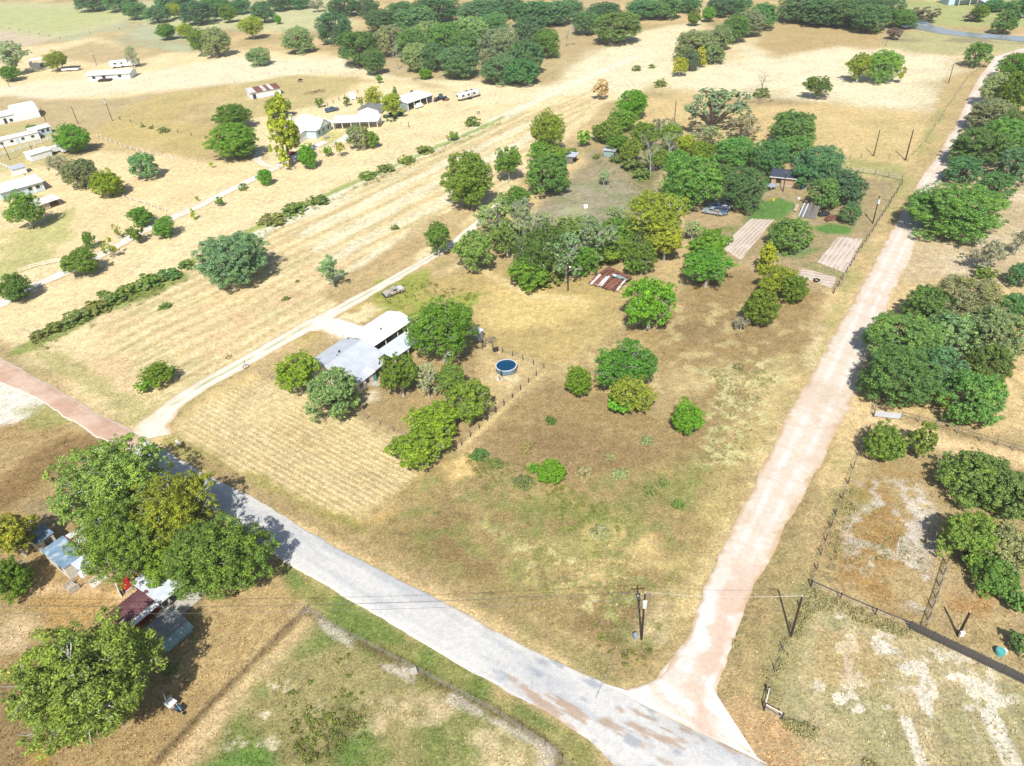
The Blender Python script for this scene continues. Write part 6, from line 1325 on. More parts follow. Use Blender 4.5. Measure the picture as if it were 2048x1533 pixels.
# brush heap behind the yard
def heap(name, px, py, r, h, mat, label, n=60, ln=1.2):
    rs = random.Random(int(px)); m = MB(); o = at(px, py)
    for i in range(n):
        a = rs.uniform(0, 6.28); q = r * math.sqrt(rs.random()); c = Vector((q * math.cos(a), q * math.sin(a), h * (1 - q / r) * rs.uniform(.3, 1) + .05)); d = Vector((rs.uniform(-1, 1), rs.uniform(-1, 1), rs.uniform(-.25, .25))).normalized() * ln * rs.uniform(.4, 1)
        m.tube(c - d / 2, c + d / 2, .035, .015, 4, False)
    ob = m.build(name, mat, None, o); return tag(ob, label, 'brush pile')
heap('brush_pile', 981, 681, 1.3, .8, M['grey_wood'], 'grey heap of cut branches behind the narrow grey shed')
heap('brush_pile', 1518, 201, 5, 1.2, M['bark'], 'ring of dark brush round the dead tree in the cream field', 120, 2.5)
heap('brush_pile', 835, 159, 2.5, .9, M['bark'], 'small dark brush heap near the yellow-green shrub of the far wood', 60, 2)
heap('brush_pile', 622, 187, 3.0, .9, M['rust_metal'], 'reddish brown brush heap in the farm paddock', 70, 2)
heap('brush_pile', 640, 183, 2.4, .9, M['bark'], 'greyer brush heap right of the reddish one in the paddock', 60, 2)
for (px, py, w_, h_, l) in [(1850, 28, 60, 20, 'purplish brown scrub above the pond'), (1945, 33, 34, 16, 'purplish brown scrub below the far white sheds'), (1790, 66, 34, 22, 'brown scrub at the left end of the pond bank')]:
    tree(px, py, w_, h_, 'T', l, None, (.5, .42, .65))
tag(MB().box(-.45, .45, -.2, .2, 0, .8).box(-.1, .9, -.15, .15, .3, .7).box(.2, .5, -.6, .6, 0, .35).build('yard_clutter', M['grey_wood'], None, at(1152, 555), .3), 'small grey clutter heap left of the collapsed shed', 'junk')
# mailbox
mbx = empty('mailbox', at(360, 896), .62, 'white mailbox on a post beside the paved road', 'mailbox')
MB().box(-.05, .05, -.05, .05, 0, 1.0).build('post', M['dark_wood'], mbx)
m = MB(); prof = [(-.22, 0), (.22, 0), (.22, .26)] + [(.22 * math.cos(a), .26 + .22 * math.sin(a)) for a in np.linspace(.3, math.pi - .3, 6)] + [(-.22, .26)]
prism(m, prof, -.5, .5); m.build('box', M['white_paint'], mbx, (0, 0, 1.0))
MB().box(.225, .25, -.4, -.35, 1.2, 1.55).box(.225, .25, -.4, -.2, 1.45, 1.55).build('flag', M['red_wall'], mbx)
tag(MB().box(-.7, .7, -.35, .35, 0, .16).box(-.6, .6, -.28, .28, .16, .3).build('white_slab', M['white_paint'], None, at(198, 901), .5), 'white slab lying above the pale pecan near the road', 'slab')
# leaning white cart at the bottom left
ct = empty('utility_cart', at(345, 1413), -.55, 'small white-topped cart beside the huge olive pecan', 'cart')
MB().box(-.6, .6, -.5, .5, .75, .85).build('top', M['white_paint'], ct)
for x in (-.5, .5):
    for y in (-.42, .42): MB().box(x - .03, x + .03, y - .03, y + .03, 0, .75).build('leg', M['steel'], ct)
bk = empty('blue_wheelbarrow', at(361, 1424), -.6, 'dark blue wheelbarrow next to the white-topped cart', 'wheelbarrow')
MB().add([(-.5, -.35, .7), (.5, -.28, .7), (.5, .28, .7), (-.5, .35, .7), (-.3, -.2, .35), (.35, -.18, .35), (.35, .18, .35), (-.3, .2, .35)], [(4, 5, 6, 7), (0, 1, 5, 4), (1, 2, 6, 5), (2, 3, 7, 6), (3, 0, 4, 7)]).build('tub', M['tarp_blue'], bk)
MB().tube((.6, -.05, .2), (.6, .05, .2), .2, n=12).build('wheel', M['rubber'], bk)
for y in (-.25, .25): MB().tube((.6, 0, .2), (-.9, y, .65), .025, n=6).build('handle', M['white_paint'], bk); MB().tube((-.3, y, .4), (-.3, y, 0), .02, n=6).build('leg', M['steel'], bk)
tag(MB().tube((0, 0, .16), (2.6, 0, .2), .16, .12, n=10).build('fallen_log', M['pale_bark'], None, at(130, 1456), -.95), 'pale fallen log below the huge olive pecan', 'log')
tag(MB().tube((0, 0, .1), (1.5, 0, .12), .1, .07, n=8).build('fallen_log', M['pale_bark'], None, at(118, 1452), -.7), 'shorter pale stick left of the fallen log', 'log')
tag(MB().tube((0, 0, .03), (1.6, 0, .05), .07, n=8).build('white_pipe', M['white_paint'], None, at(327, 1387), -1.0), 'white pipe lying above the white-topped cart', 'pipe')
tag(MB().box(-.35, .35, -.35, .35, 0, .45).build('stone_block', M['stone'], None, at(828, 1345), .4), 'pale block lying by the pasture fence line', 'stone')
tag(MB().tube((0, 0, 0), (0, 0, .55), .5, n=16).tube((0, 0, .55), (0, 0, .6), .42, n=16).build('lid_drum', M['teal_paint'], None, at(1999, 1307), 0), 'pale teal drum at the right edge beyond the picket fence', 'drum')
tag(MB().tube((0, 0, 0), (0, 0, .5), .25, n=12).build('white_bucket', M['white_paint'], None, at(2008, 1306), 0), 'white bucket next to the pale teal drum', 'bucket')
tag(MB().box(-.5, .5, -.45, .45, 0, .8).build('water_tote', M['white_paint'], None, at(1171, 416), .2), 'small white box standing in the upper clearing', 'tote')
tag(MB().box(-.25, .25, -.25, .25, 0, .7).tube((0, 0, .7), (0, 0, .8), .2, n=10).build('cable_pedestal', M['grey_wall'], None, at(1271, 1276), .3), 'small grey pedestal left of the pole with the transformer', 'pedestal')
for k, (px, py) in enumerate([(1633, 562)]):
    bm = bmesh.new()
    rr, r2 = .55, .17
    vs_ = [[bm.verts.new(((rr + r2 * math.cos(b_)) * math.cos(a_), (rr + r2 * math.cos(b_)) * math.sin(a_), r2 + r2 * math.sin(b_))) for b_ in np.linspace(0, 2 * math.pi, 9)[:-1]] for a_ in np.linspace(0, 2 * math.pi, 21)[:-1]]
    for i in range(20):
        for j in range(8): bm.faces.new((vs_[i][j], vs_[(i + 1) % 20][j], vs_[(i + 1) % 20][(j + 1) % 8], vs_[i][(j + 1) % 8]))
    me = bpy.data.meshes.new('old_tyre'); bm.to_mesh(me); bm.free(); me.materials.append(M['rubber'])
    tag(link('scrap_tyre_ring', me, None, at(px, py)), 'black tyre lying on the white garden patch', 'tyre')
for k, (px, py, s) in enumerate([(1647, 432, 0), (1660, 441, .3), (1610, 377, 0)]):
    tag(MB().box(-1.3, 1.3, -.5, .5, .2, .9).box(-.6, .5, -.45, .45, .9, 1.3).build('yard_clutter', [M['dark_metal'], M['rust_metal'], M['tarp_blue']][k], None, at(px, py), s), ['dark clutter under the oak right of the grey boards', 'rusty clutter at the foot of the right grove oaks', 'bluish tarp heap deep between the grove oaks'][k], 'junk')
tag(MB().box(-.3, .3, -.25, .25, 0, .6).build('yellow_crate', M['yellow_plastic'], None, at(1546, 402), .3), 'small yellow crate at the top of the green lawn', 'crate')
tag(MB().box(-.3, .3, -.25, .25, 0, .5).build('white_bucket', M['white_paint'], None, at(1597, 399), .3), 'small white pail on the shaded ground above the leaning boards', 'bucket')
tag(MB().box(-1, 1, -.6, .6, .4, .9).box(-.9, -.8, -.5, .5, 0, .4).box(.8, .9, -.5, .5, 0, .4).box(-1, 1, -.9, -.75, .3, .38).box(-1, 1, .75, .9, .3, .38).build('picnic_table', M['pale_wood'], None, at(653, 276), .5), 'picnic table on the grass in front of the white farmhouse', 'table')
pl = empty('ring_planter', at(576, 311), 0, 'round pale planter ring with red flowers under the pine-like tree', 'planter')
m = MB(); m.add(ringv(3.0, 0) + ringv(3.0, .5) + ringv(2.7, .5) + ringv(2.7, 0), [(k * n + i, k * n + (i + 1) % n, (k + 1) * n + (i + 1) % n, (k + 1) * n + i) for k in range(3) for i in range(n)]); m.build('ring', M['pale_wood'], pl)
MB().add(ringv(2.69, .35), [tuple(range(n))]).build('soil', M['dark_wood'], pl)
m = MB(); rs = random.Random(3)
for i in range(60):
    a = rs.uniform(-.6, 1.2); q = rs.uniform(.8, 2.4); m.box(q * math.cos(a) - .1, q * math.cos(a) + .1, q * math.sin(a) - .1, q * math.sin(a) + .1, .4, .5 + rs.random() * .3)
m.build('flowers', M['red_wall'], pl)
tag(MB().box(-.1, .1, -.1, .1, 0, 2.1).build('fence_post', M['dark_wood'], None, at(818, 255), .2), 'single dark post in the grass below the yellow farm trees', 'post')
tag(MB().tube((0, 0, 0), (0, 0, .8), .6, n=14).build('round_trough', M['steel'], None, at(957, 148 + 80), 0), 'pale metal trough by the farm fence', 'trough')
# an animal far out in the paddock: one skinned body
def cow(px, py, rz, label):
    J = [(0, 0, 1.15), (.75, 0, 1.12), (1.25, 0, 1.0), (1.6, 0, .75), (-.7, 0, 1.15), (-.85, 0, .6), (.6, .25, .75), (.6, .25, .38), (.6, .25, .02), (.6, -.25, .75), (.66, -.25, .38), (.6, -.25, .02), (-.6, .25, .8), (-.72, .25, .42), (-.64, .25, .02), (-.6, -.25, .8), (-.74, -.25, .42), (-.66, -.25, .02)]
    Ed = [(0, 1), (1, 2), (2, 3), (0, 4), (4, 5), (1, 6), (6, 7), (7, 8), (1, 9), (9, 10), (10, 11), (4, 12), (12, 13), (13, 14), (4, 15), (15, 16), (16, 17)]
    Rr = [.42, .38, .2, .13, .36, .04, .16, .09, .07, .16, .09, .07, .18, .09, .07, .18, .09, .07]
    me = bpy.data.meshes.new('cow'); me.from_pydata(J, Ed, []); ob = link('cow', me, None, at(px, py), rz)
    mo = ob.modifiers.new('skin', 'SKIN')
    for i, r in enumerate(Rr): me.skin_vertices[0].data[i].radius = (r, r)
    me.skin_vertices[0].data[0].use_root = True
    s = ob.modifiers.new('sub', 'SUBSURF'); s.levels = 1; s.render_levels = 1
    me.materials.append(M['hide']); ob.data.materials
    return tag(ob, label, 'cow')
cow(600, 165, .4, 'dark cow grazing alone in the farm paddock')

# ------------------------------------------------------------------ utility poles and their lines
POLE = {}
def pole(key, b, t, label, transformer=False, arm=False, light=False, mat='dark_wood', r=.15):
    g = at(*b); H = min(max(pole_height(b, t), 2.5), 10)
    o = empty('utility_pole', g, 0, label, 'utility pole', 'wooden utility poles')
    MB().tube((0, 0, -.3), (0, 0, H), r, r * .7, 8).build('shaft', M[mat], o)
    MB().tube((0, 0, H), (0, 0, H + .28), .05, .04, 6).build('insulator', M['white_paint'], o)
    if arm:
        MB().box(-.9, .9, -.05, .05, H - .5, H - .4).build('crossarm', M['grey_wood'], o)
        for x in (-.8, 0, .8): MB().tube((x, 0, H - .4), (x, 0, H - .2), .045, n=6).build('insulator', M['white_paint'], o)
    if transformer:
        MB().tube((-.05, -.42, H - 1.9), (-.05, -.42, H - .95), .26, n=12).build('transformer', M['pale_metal'], o)
        for x in (-.15, .1): MB().tube((x, -.42, H - .95), (x, -.42, H - .72), .05, n=6).build('bushing', M['white_paint'], o)
    if light:
        MB().box(.08, .5, -.05, .05, H - .7, H - .62).build('bracket', M['steel'], o); MB().tube((.5, 0, H - .95), (.5, 0, H - .6), .22, .12, 10).build('lamp', M['white_paint'], o)
    POLE[key] = Vector((g.x, g.y, H)); return o
pole('C', (1283, 1278.5), (1288, 1187), 'utility pole with transformer standing alone in the road corner of the lot', True, True)
pole('A', (1581.7, 1273.5), (1609.5, 1196), 'bare dark pole beside the weedy fence right of the dirt road')
pole('K', (1916.5, 1271), (1941, 1226), 'short dark pole with a white box behind the picket fence', r=.17)
g = at(1916.5, 1271); tag(MB().box(-.25, .25, -.12, .12, .3, 1.1).box(.2, .5, -.05, .0, .7, .8).build('meter_box', M['white_paint'], None, g + Vector((.05, -.3, 0)), 0), 'white meter box on the short dark pole', 'meter box')
pole('L', (1136, 582), (1133.7, 528), 'dark pole with a lamp in front of the thicket', light=True)
pole('R1', (1745.5, 446.5), (1760.5, 391.5), 'pole with transformer beside the garden fence', True)
pole('R2', (1747.5, 312), (1759.5, 260), 'left of two poles in the tan field beyond the tan house')
pole('R3', (1811, 320), (1827, 259), 'right and thicker of two poles in the tan field beyond the tan house', r=.2)
pole('R4', (1896.7, 167), (1909.5, 128), 'thin pole near the round oak at the road bend')
pole('B', (1349, 245), (1351.8, 200), 'thin pole behind the back line of the lot')
pole('L1', (92.3, 243.8), (79.5, 213), 'left of two thin poles between the white barn and the bright green tree')
pole('L2', (156, 247), (141.9, 212.5), 'right of two thin poles, just behind the bright green tree')
pole('L3', (225, 242), (208, 197), 'tall pole with transformer in the left paddock', True)
pole('L4', (193.7, 131), (184, 101.5), 'pole with transformer beyond the far white mobile home', True)
pole('L5', (20, 320), (5, 288), 'thin dark pole before the long white mobile home')
pole('L6', (19.5, 174), (10, 156), 'short dark pole at the left edge below the pale feathery tree')
pole('L7', (66, 304), (62, 292), 'short pole on the white fence line')
pole('H', (1566, 383), (1569, 346), 'dark pole standing at the wall of the tan house')
m_ = empty('white_mast', at(1566, 292), 0, 'slim white mast rising behind the oak of the tan house grove', 'mast')
Hm = pole_height((1566, 292), (1573, 240)); MB().tube((0, 0, 0), (0, 0, Hm), .16, .1, 8).build('shaft', M['white_paint'], m_); MB().box(-.5, .5, -.05, .05, Hm - .4, Hm - .3).build('crossbar', M['white_paint'], m_)
def wire(a, b, sag, label, r=.022, group='overhead wires'):
    a = Vector(a); b = Vector(b); m = MB(); n = 18
    P = [a.lerp(b, i / n) - Vector((0, 0, sag * 4 * (i / n) * (1 - i / n))) for i in range(n + 1)]
    for i in range(n): m.tube(P[i], P[i + 1], r, n=3, cap=False)
    ob = m.build('overhead_wire', M['steel'], None); return tag(ob, label, 'wire', group)
c = POLE['C']
wl_ = Vector((-62, 58, c.z + 1))
e1 = at(-60, 1213, 8); e2 = at(-60, 1227, 7.2)
wire(c + Vector((0, 0, .25)), e1, 1.0, 'upper of two wires from the transformer pole across the paved road')
wire(c + Vector((0, 0, -.9)), e2, 1.0, 'lower of two wires from the transformer pole across the paved road')
wire(c + Vector((0, 0, .25)), POLE['A'] + Vector((0, 0, .2)), .5, 'wire from the transformer pole over the dirt road')
wire(c + Vector((0, 0, -.3)), at(1190, 1400, .0), .0, 'guy wire slanting left of the transformer pole', .02)
wire(POLE['R3'], POLE['R4'], .8, 'wire between the thick pole and the thin pole at the road bend', .02)
wire(POLE['R1'], POLE['R3'], .8, 'wire between the garden fence pole and the thick pole', .02)
wire(POLE['L3'], POLE['L4'], .9, 'wire from the tall paddock pole to the far pole', .02)

# ------------------------------------------------------------------ fences
def fence(pts, step, h, label, cat='fence', post='dark_wood', rail='steel', rails=(), wires=(), pr=.05, group=None, rail_w=.06, jitter=.0):
    W_ = [at(*p) for p in pts]; o = empty('fence', W_[0], 0, label, cat, group)
    W_ = [p - W_[0] for p in W_]; me = MB().box(-pr, pr, -pr, pr, 0, h).mesh('post', M[post])
    acc = 0.0
    for a, b in zip(W_[:-1], W_[1:]):
        L = (b - a).length; n = max(1, int(round(L / step))); az = math.atan2(b.y - a.y, b.x - a.x)
        for i in range(n + 1 if (b - W_[-1]).length < 1e-6 else n):
            p = a.lerp(b, i / n); q = link('post', me, o, p + Vector((random.uniform(-jitter, jitter), random.uniform(-jitter, jitter), 0)), az)
            q.scale = (1, 1, random.uniform(.92, 1.08))
        for z in rails:
            m = MB(); d = (b - a).normalized(); nrm = Vector((-d.y, d.x, 0)) * (pr + .015)
            p0, p1 = a + nrm + Vector((0, 0, z)), b + nrm + Vector((0, 0, z)); w_ = rail_w
            m.slab([p0 - d * 0 + Vector((0, 0, w_)), p0 + Vector((0, 0, -w_)), p1 + Vector((0, 0, -w_)), p1 + Vector((0, 0, w_))], .03); m.build('rail', M[rail], o)
        for z in wires:
            m = MB(); m.tube(a + Vector((0, 0, z)), b + Vector((0, 0, z)), .012, n=3, cap=False); m.build('wire', M['steel'], o)
    return o
fence([(966, 690), (1088, 738), (1008, 812), (923, 891)], 2.6, 1.25, 'wire fence with dark posts round the house yard and pool', wires=(.3, .6, .9, 1.2), post='dark_metal', pr=.045)
fence([(520, 750), (640, 795), (760, 850), (872, 905)], 3.0, 1.2, 'low wire fence between the mown field and the house yard', wires=(.4, .8, 1.15), post='grey_wood', pr=.04)
fence([(1668, 588), (1700, 532), (1752, 452), (1803, 370)], 3.4, 1.3, 'dark wire fence between garden plots and dirt road', wires=(.3, .6, .9, 1.2), post='dark_wood', pr=.07, jitter=.1)
fence([(1700, 344), (1750, 350), (1803, 362)], 3.4, 1.4, 'pale board fence running right from the tan house grove', rails=(.5, 1.1), rail='pale_wood', post='grey_wood', pr=.07, rail_w=.1)
fence([(1620, 316), (1700, 318), (1745, 312), (1811, 322)], 4, 1.2, 'thin wire fence along the near edge of the tan field', wires=(.5, 1.0), post='dark_wood')
fence([(1815, 322), (1850, 285), (1895, 215), (1935, 158), (1985, 118)], 6, 1.2, 'wire fence left of the far stretch of dirt road', wires=(.5, 1.0), post='grey_wood', pr=.06, jitter=.2)
fence([(1802, 836), (1870, 854), (1960, 882), (2060, 912)], 2.6, 1.2, 'grey two-rail fence running right from the grey gate', rails=(.55, 1.1), rail='grey_wood', post='grey_wood', pr=.06, rail_w=.05)
fence([(1737, 862), (1706, 938), (1672, 1030), (1642, 1110), (1622, 1172)], 3.2, 1.25, 'dark wire fence along the right side of the dirt road', wires=(.3, .6, .9, 1.2), post='dark_wood', pr=.06, jitter=.08)
fence([(1622, 1172), (1600, 1215), (1566, 1300), (1532, 1385)], 3.6, 1.1, 'weedy wire fence past the bare dark pole', wires=(.4, .8), post='grey_wood', pr=.05, jitter=.1)
fence([(1622, 1174), (1680, 1200), (1750, 1230), (1818, 1257)], 3.0, 1.2, 'grey single-rail fence leading to the picket fence', rails=(1.1,), rail='grey_wood', post='dark_wood', wires=(.4, .8), pr=.06)
fence([(1893, 1128), (1872, 1195), (1848, 1262)], 1.8, 1.3, 'dark close-wired fence behind the picket fence', wires=(.1, .25, .4, .55, .7, .85, 1.0, 1.15), rails=(1.22,), rail='steel', post='dark_metal')
fence([(0, 314), (110, 278)], 2.6, 1.4, 'white board fence in front of the long white mobile home', rails=(.4, .8, 1.2), rail='white_paint', post='white_paint', pr=.08, rail_w=.09)
fence([(-20, 322), (48, 352)], 2.4, 1.2, 'white picket-like fence behind the pale blue house', rails=(.4, .8, 1.1), rail='white_paint', post='white_paint', pr=.07, rail_w=.07)
fence([(-10, 440), (30, 420)], 2.4, 1.2, 'white fence before the pale blue house', rails=(.5, 1.0), rail='white_paint', post='white_paint', pr=.07)
fence([(195, 275), (222, 286), (262, 300), (300, 310), (345, 320)], 4.2, 1.3, 'broken white fence across the left paddock', rails=(.9,), rail='pale_wood', post='white_paint', pr=.09)
fence([(248, 397), (290, 410), (332, 424)], 4.0, 1.1, 'pale board fence ending at the clustered lane trees', rails=(.5, 1.0), rail='pale_wood', post='white_paint', pr=.08)
fence([(40, 546), (62, 538), (118, 525)], 2.6, 1.1, 'short white fence beside the farm lane', rails=(.5, 1.0), rail='white_paint', post='white_paint', pr=.07)
fence([(655, 212), (690, 196), (716, 186)], 3.6, 1.3, 'wire fence with dark posts behind the farmhouse', wires=(.6, 1.1), post='dark_wood', pr=.09)
fence([(240, 238), (290, 218), (400, 188), (470, 166), (570, 140), (680, 152)], 9, 1.3, 'long pale fence line round the farm paddock', wires=(.6, 1.1), post='pale_wood', pr=.1)
fence([(240, 240), (330, 260), (440, 285)], 8, 1.2, 'dark wire fence line through the left paddock', wires=(.6, 1.1), post='dark_wood', pr=.08)
fence([(560, 338), (640, 305), (740, 275), (860, 225), (992, 190)], 8, 1.2, 'wire fence along the lower side of the farm yard', wires=(.6, 1.1), post='pale_wood', pr=.08)
fence([(0, 56), (60, 66), (120, 78), (240, 60), (320, 46)], 16, 1.4, 'far wire fence below the olive field', wires=(.7, 1.2), post='dark_wood', pr=.1)
fence([(1772, 92), (1780, 68), (1786, 58)], 8, 1.3, 'wire fence at the left side of the pond bank', wires=(.6, 1.1), post='grey_wood', pr=.1)
fence([(612, 1222), (700, 1272), (800, 1325), (900, 1378), (1000, 1432), (1090, 1492), (1160, 1560)], 2.9, 1.05, 'thin-posted wire fence above the bottom pasture', wires=(.35, .7, 1.0), post='rust_metal', pr=.025)
fence([(612, 1222), (520, 1312), (420, 1412), (310, 1530)], 2.9, 1.05, 'thin-posted wire fence left of the bottom pasture', wires=(.35, .7, 1.0), post='rust_metal', pr=.025)
fence([(380, 525), (520, 447), (700, 362), (900, 268)], 9, 1.2, 'wire fence along the ditch row', wires=(.6, 1.1), post='pale_wood', pr=.05)
# picket fence: every board its own
a, b_ = at(1818, 1258), at(2080, 1384)
pf = empty('picket_fence', a, 0, 'dark grey picket fence of close upright boards at lower right', 'fence')
L = (b_ - a).length; az = math.atan2((b_ - a).y, (b_ - a).x); n = int(L / .155); me = MB().box(-.065, .065, -.012, .012, .04, 1.5).mesh('picket', M['picket_wood'])
for i in range(n):
    p = (b_ - a) * (i / n); q = link('picket', me, pf, p + Vector((0, 0, random.uniform(-.02, .03))), az + random.uniform(-.03, .03)); q.scale = (1, 1, random.uniform(.96, 1.03)); q.rotation_euler[1] = random.uniform(-.015, .015)
nrm = Vector((-math.sin(az), math.cos(az), 0)) * .05
for z in (.4, 1.15):
    m = MB(); p0 = nrm + Vector((0, 0, z)); p1 = b_ - a + nrm + Vector((0, 0, z)); m.slab([p0 + Vector((0, 0, .05)), p0 - Vector((0, 0, .05)), p1 - Vector((0, 0, .05)), p1 + Vector((0, 0, .05))], .035); m.build('rail', M['picket_wood'], pf)
for i in range(int(L / 2.4) + 1): MB().box(-.05, .05, .06, .16, 0, 1.45).build('post', M['dark_wood'], pf, (b_ - a).normalized() * 2.4 * i, az)
# grey gate
a, b_ = at(1747, 834), at(1801, 840)
gt = empty('grey_gate', a, math.atan2((b_ - a).y, (b_ - a).x), 'low grey weathered gate beside the two round trees', 'gate')
L = (b_ - a).length
for i in range(5): MB().box(.1, L - .1, -.02, .02, .18 + .22 * i, .36 + .22 * i).build('board', M['grey_metal'], gt)
for x in (0, L * .5, L): MB().box(x - .05, x + .05, .03, .12, 0, 1.35).build('post', M['grey_wood'], gt)
fence([(1747, 834), (1753, 808), (1758, 796)], 2.0, 1.5, 'short rail fence rising behind the grey gate', rails=(.7, 1.3), rail='grey_wood', post='grey_wood', pr=.05)
# pipe corner at the dirt road mouth
a, c2, b_ = at(1536, 1388), at(1528, 1421), at(1563, 1440)
pp = empty('pipe_corner', c2, 0, 'white pipe corner brace at the pasture corner by the dirt road', 'gate')
for p in (a - c2, Vector((0, 0, 0)), b_ - c2): MB().tube((p.x, p.y, 0), (p.x, p.y, 1.35), .09, n=8).build('post', M['dark_metal'], pp)
for p in (a - c2, b_ - c2):
    MB().tube((0, 0, 1.2), (p.x, p.y, 1.2), .055, n=8).build('rail', M['white_paint'], pp); MB().tube((0, 0, .5), (p.x, p.y, .5), .045, n=8).build('rail', M['steel'], pp)
for k, (px, py) in enumerate([(458, 716), (492, 734)]):
    o = empty('basket_post', at(px, py), 0, ['slim post in a wire ring left of the driveway', 'slim post in a wire ring right of the driveway'][k], 'post', 'ringed posts at the driveway')
    MB().tube((0, 0, 0), (0, 0, 1.6), .04, n=6).build('post', M['dark_wood'], o)
    m = MB()
    for i in range(16): m.tube((.6 * math.cos(i * .3927), .6 * math.sin(i * .3927), .12), (.6 * math.cos(i * .3927 + .3927), .6 * math.sin(i * .3927 + .3927), .12), .05, n=4)
    m.build('ring', M['dark_wood'], o)

# ------------------------------------------------------------------ low growth nobody could count
def scatter(n, y0, y1):
    """points across the near ground, thinner with distance"""
    u = RNG.random(n); y = y0 * (y1 / y0) ** u
    sl = np.sqrt(y ** 2 + CAM_H ** 2); x = RNG.uniform(-1, 1, n) * (sl * .80 + 4)
    return x, y
def keep_off(x, y):
    k = np.ones(len(x), bool)
    for A, B in ((_pu, _pl), (gl, gr)):
        P = np.concatenate([A, B[::-1]]); k &= sd_poly(x, y, P) < -.3
    for pts, wd in (([(300, 878), (305, 850), (345, 812), (400, 772), (470, 735), (540, 695), (600, 660), (680, 618), (770, 568), (850, 522), (905, 488), (960, 442)], 2.2), ([(0, 610), (60, 574), (200, 511), (340, 438), (500, 361), (612, 303)], 2.3)):
        k &= sd_line(x, y, P2(pts)) > wd
    k &= sd_poly(x, y, P2([(1180, 1370), (1330, 1430), (1460, 1490), (1430, 1370), (1370, 1290)])) < 0
    return k
def blades(name, x, y, size, hgt, per, colj, label, cat, base=None, mixgreen=.0):
    k = keep_off(x, y); x = x[k]; y = y[k]; n = len(x)
    c = paint(x, y) if base is None else base(x, y)
    c = c * 1.25 * RNG.uniform(1 - colj, 1 + colj, (n, 1)) * RNG.uniform(.93, 1.07, (n, 3))
    s = size * RNG.uniform(.5, 1.5, n)[:, None, None]; h = hgt * RNG.uniform(.5, 1.5, n)[:, None, None]
    a = RNG.uniform(0, 6.283, (n, per)); r = RNG.uniform(.2, 1, (n, per, 1)) * s
    d = np.stack([np.cos(a), np.sin(a), np.zeros_like(a)], -1); t = np.stack([-np.sin(a), np.cos(a), np.zeros_like(a)], -1)
    o = np.stack([x, y, np.full(n, -.05)], -1)[:, None, :]
    bw = s * .30
    p0 = o + d * r * .25 - t * bw; p1 = o + d * r * .25 + t * bw; p2 = o + d * r * 1.1 + np.concatenate([np.zeros((n, per, 2)), (h * RNG.uniform(.6, 1.2, (n, per, 1)))], -1)
    V = np.stack([p0, p1, p2], 2).reshape(-1, 3); F = np.arange(len(V), dtype=np.int32).reshape(-1, 3)
    C_ = np.repeat(c, per * 3, 0)
    ob = link(name, mesh_np(name, V, F, M['plant'], C_)); ob['kind'] = 'stuff'; ob['label'] = label; ob['category'] = cat
    return ob
x, y = scatter(42000, 34, 165)
blades('dry_grass', x, y, .22, .12, 4, .16, 'dry straw-coloured grass tussocks over the open ground', 'grass')
def clumps(name, spots, label, cat, col, leafn=26, leaf=.13):
    V = []; C_ = []
    for poly_, count, rad, h in spots:
        P = P2(poly_); mn = P.min(0); mx = P.max(0); got = 0; tr = 0
        while got < count and tr < count * 40:
            tr += 1
            q = mn + (mx - mn) * RNG.random(2)
            if sd_poly(np.array([q[0]]), np.array([q[1]]), P)[0] < 0 or not keep_off(np.array([q[0]]), np.array([q[1]]))[0]: continue
            if fbm(np.array([q[0]]), np.array([q[1]]), 6, 130, 3)[0] < RNG.uniform(.3, .6): continue
            got += 1
            R_ = rad * RNG.uniform(.5, 1.4); H_ = h * RNG.uniform(.6, 1.3); d = rdir(leafn); d[:, 2] = np.abs(d[:, 2])
            pos = np.array([q[0], q[1], .0]) + d * np.array([R_, R_, H_]) * RNG.uniform(.5, 1, (leafn, 1)); nn_ = d + rdir(leafn) * .6; t = np.cross(nn_, rdir(leafn)); t /= np.linalg.norm(t, axis=1)[:, None]; b2 = np.cross(nn_, t); b2 /= np.linalg.norm(b2, axis=1)[:, None] + 1e-9
            L_ = leaf * RNG.uniform(.6, 1.4, (leafn, 1))
            V.append(np.stack([pos - t * L_, pos - b2 * L_ * .6, pos + t * L_, pos + b2 * L_ * .6], 1).reshape(-1, 3)); C_.append(np.tile(np.array(col) * RNG.uniform(.8, 1.2) * RNG.uniform(.93, 1.07, 3), (leafn * 4, 1)))
    V = np.concatenate(V); V[:, 2] = np.maximum(V[:, 2], -.02); F = np.arange(len(V), dtype=np.int32).reshape(-1, 4)
    ob = link(name, mesh_np(name, V, F, M['plant'], np.concatenate(C_))); ob['kind'] = 'stuff'; ob['label'] = label; ob['category'] = cat
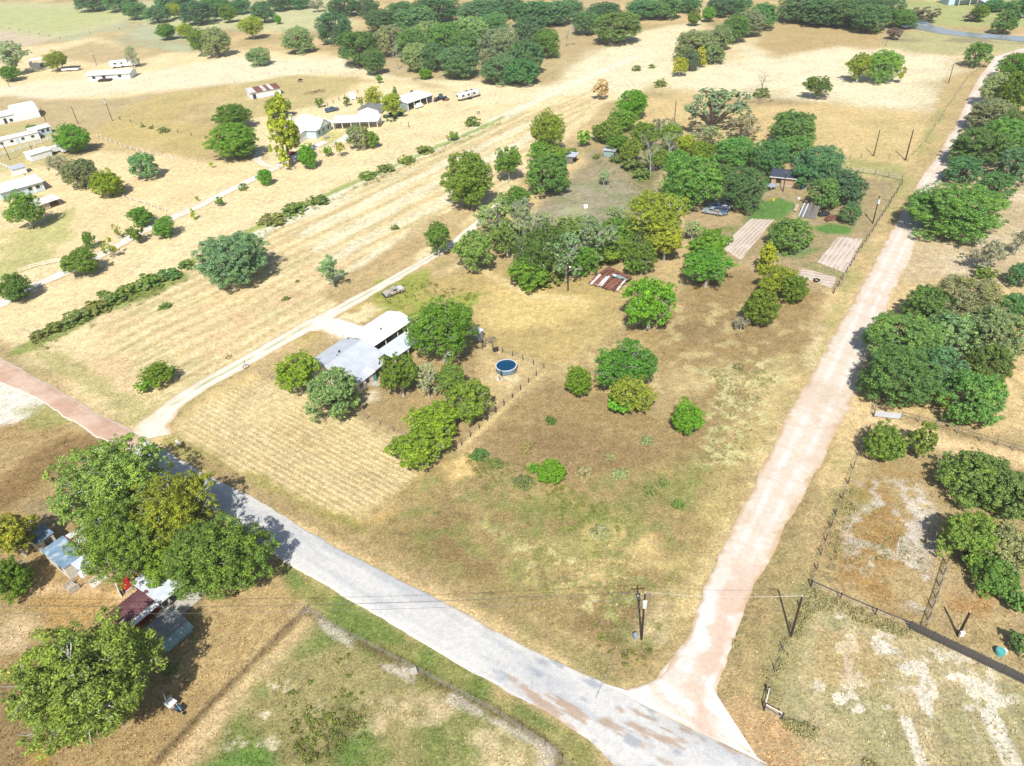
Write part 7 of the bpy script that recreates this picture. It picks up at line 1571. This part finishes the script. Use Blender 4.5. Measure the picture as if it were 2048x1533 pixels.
clumps('weeds', [([(1622, 1176), (1830, 1262), (1800, 1275), (1640, 1215), (1590, 1290), (1540, 1400), (1520, 1390)], 240, .5, .45), ([(1560, 1440), (1620, 1450), (1760, 1540), (1700, 1560)], 130, .5, .4), ([(1640, 1080), (1700, 960), (1720, 1000), (1660, 1160), (1600, 1170)], 90, .5, .45),
    ([(1760, 1060), (1840, 1080), (1850, 1130), (1700, 1130), (1680, 1100)], 60, .6, .4), ([(1420, 740), (1560, 740), (1480, 920), (1400, 930), (1440, 830)], 330, .35, .3), ([(1000, 1060), (1280, 1130), (1270, 1260), (1060, 1180)], 170, .35, .3), ([(1440, 1180), (1500, 1060), (1540, 1000), (1470, 1330)], 50, .4, .3), ([(1360, 620), (1520, 620), (1500, 720), (1360, 700)], 60, .35, .3)],
    'pale sage-green weeds in clumps along fences and in the lot', 'weeds', (.40, .375, .17), 24, .085)
clumps('green_weeds', [([(900, 900), (1060, 930), (1260, 1040), (1200, 1100), (1060, 1010), (960, 960)], 150, .45, .35), ([(1180, 1240), (1290, 1300), (1320, 1250), (1290, 1350), (1200, 1310)], 26, .3, .2), ([(730, 590), (850, 560), (960, 590), (940, 612), (800, 640)], 120, .5, .4), ([(60, 690), (200, 610), (360, 545), (380, 560), (200, 650), (80, 705)], 130, .8, .7), ([(400, 520), (620, 410), (770, 345), (1000, 240), (1010, 246), (780, 355), (630, 420), (420, 535)], 200, .8, .6),
    ([(560, 1400), (700, 1300), (760, 1480), (600, 1533)], 130, .4, .25), ([(1100, 960), (1180, 1000), (1230, 1100), (1200, 1130), (1130, 1030)], 60, .4, .3), ([(1180, 300), (1300, 330), (1290, 400), (1210, 370)], 80, .6, .5)],
    'green weeds in patches on the lot and in the ditch', 'weeds', (.21, .25, .055), 24, .10)

# ------------------------------------------------------------------ air: far things fade a little to blue
hz_m = bpy.data.materials.new('haze'); hz_m.use_nodes = True; _n = hz_m.node_tree; _n.nodes.remove(_n.nodes['Principled BSDF'])
pv = _n.nodes.new('ShaderNodeVolumePrincipled'); pv.inputs['Color'].default_value = (.84, .92, 1, 1); pv.inputs['Density'].default_value = .00016
_n.links.new(pv.outputs[0], _n.nodes['Material Output'].inputs['Volume'])
hz = MB().box(-17000, 17000, -400, 18500, -1.5, 92).build('haze', hz_m); hz['kind'] = 'stuff'
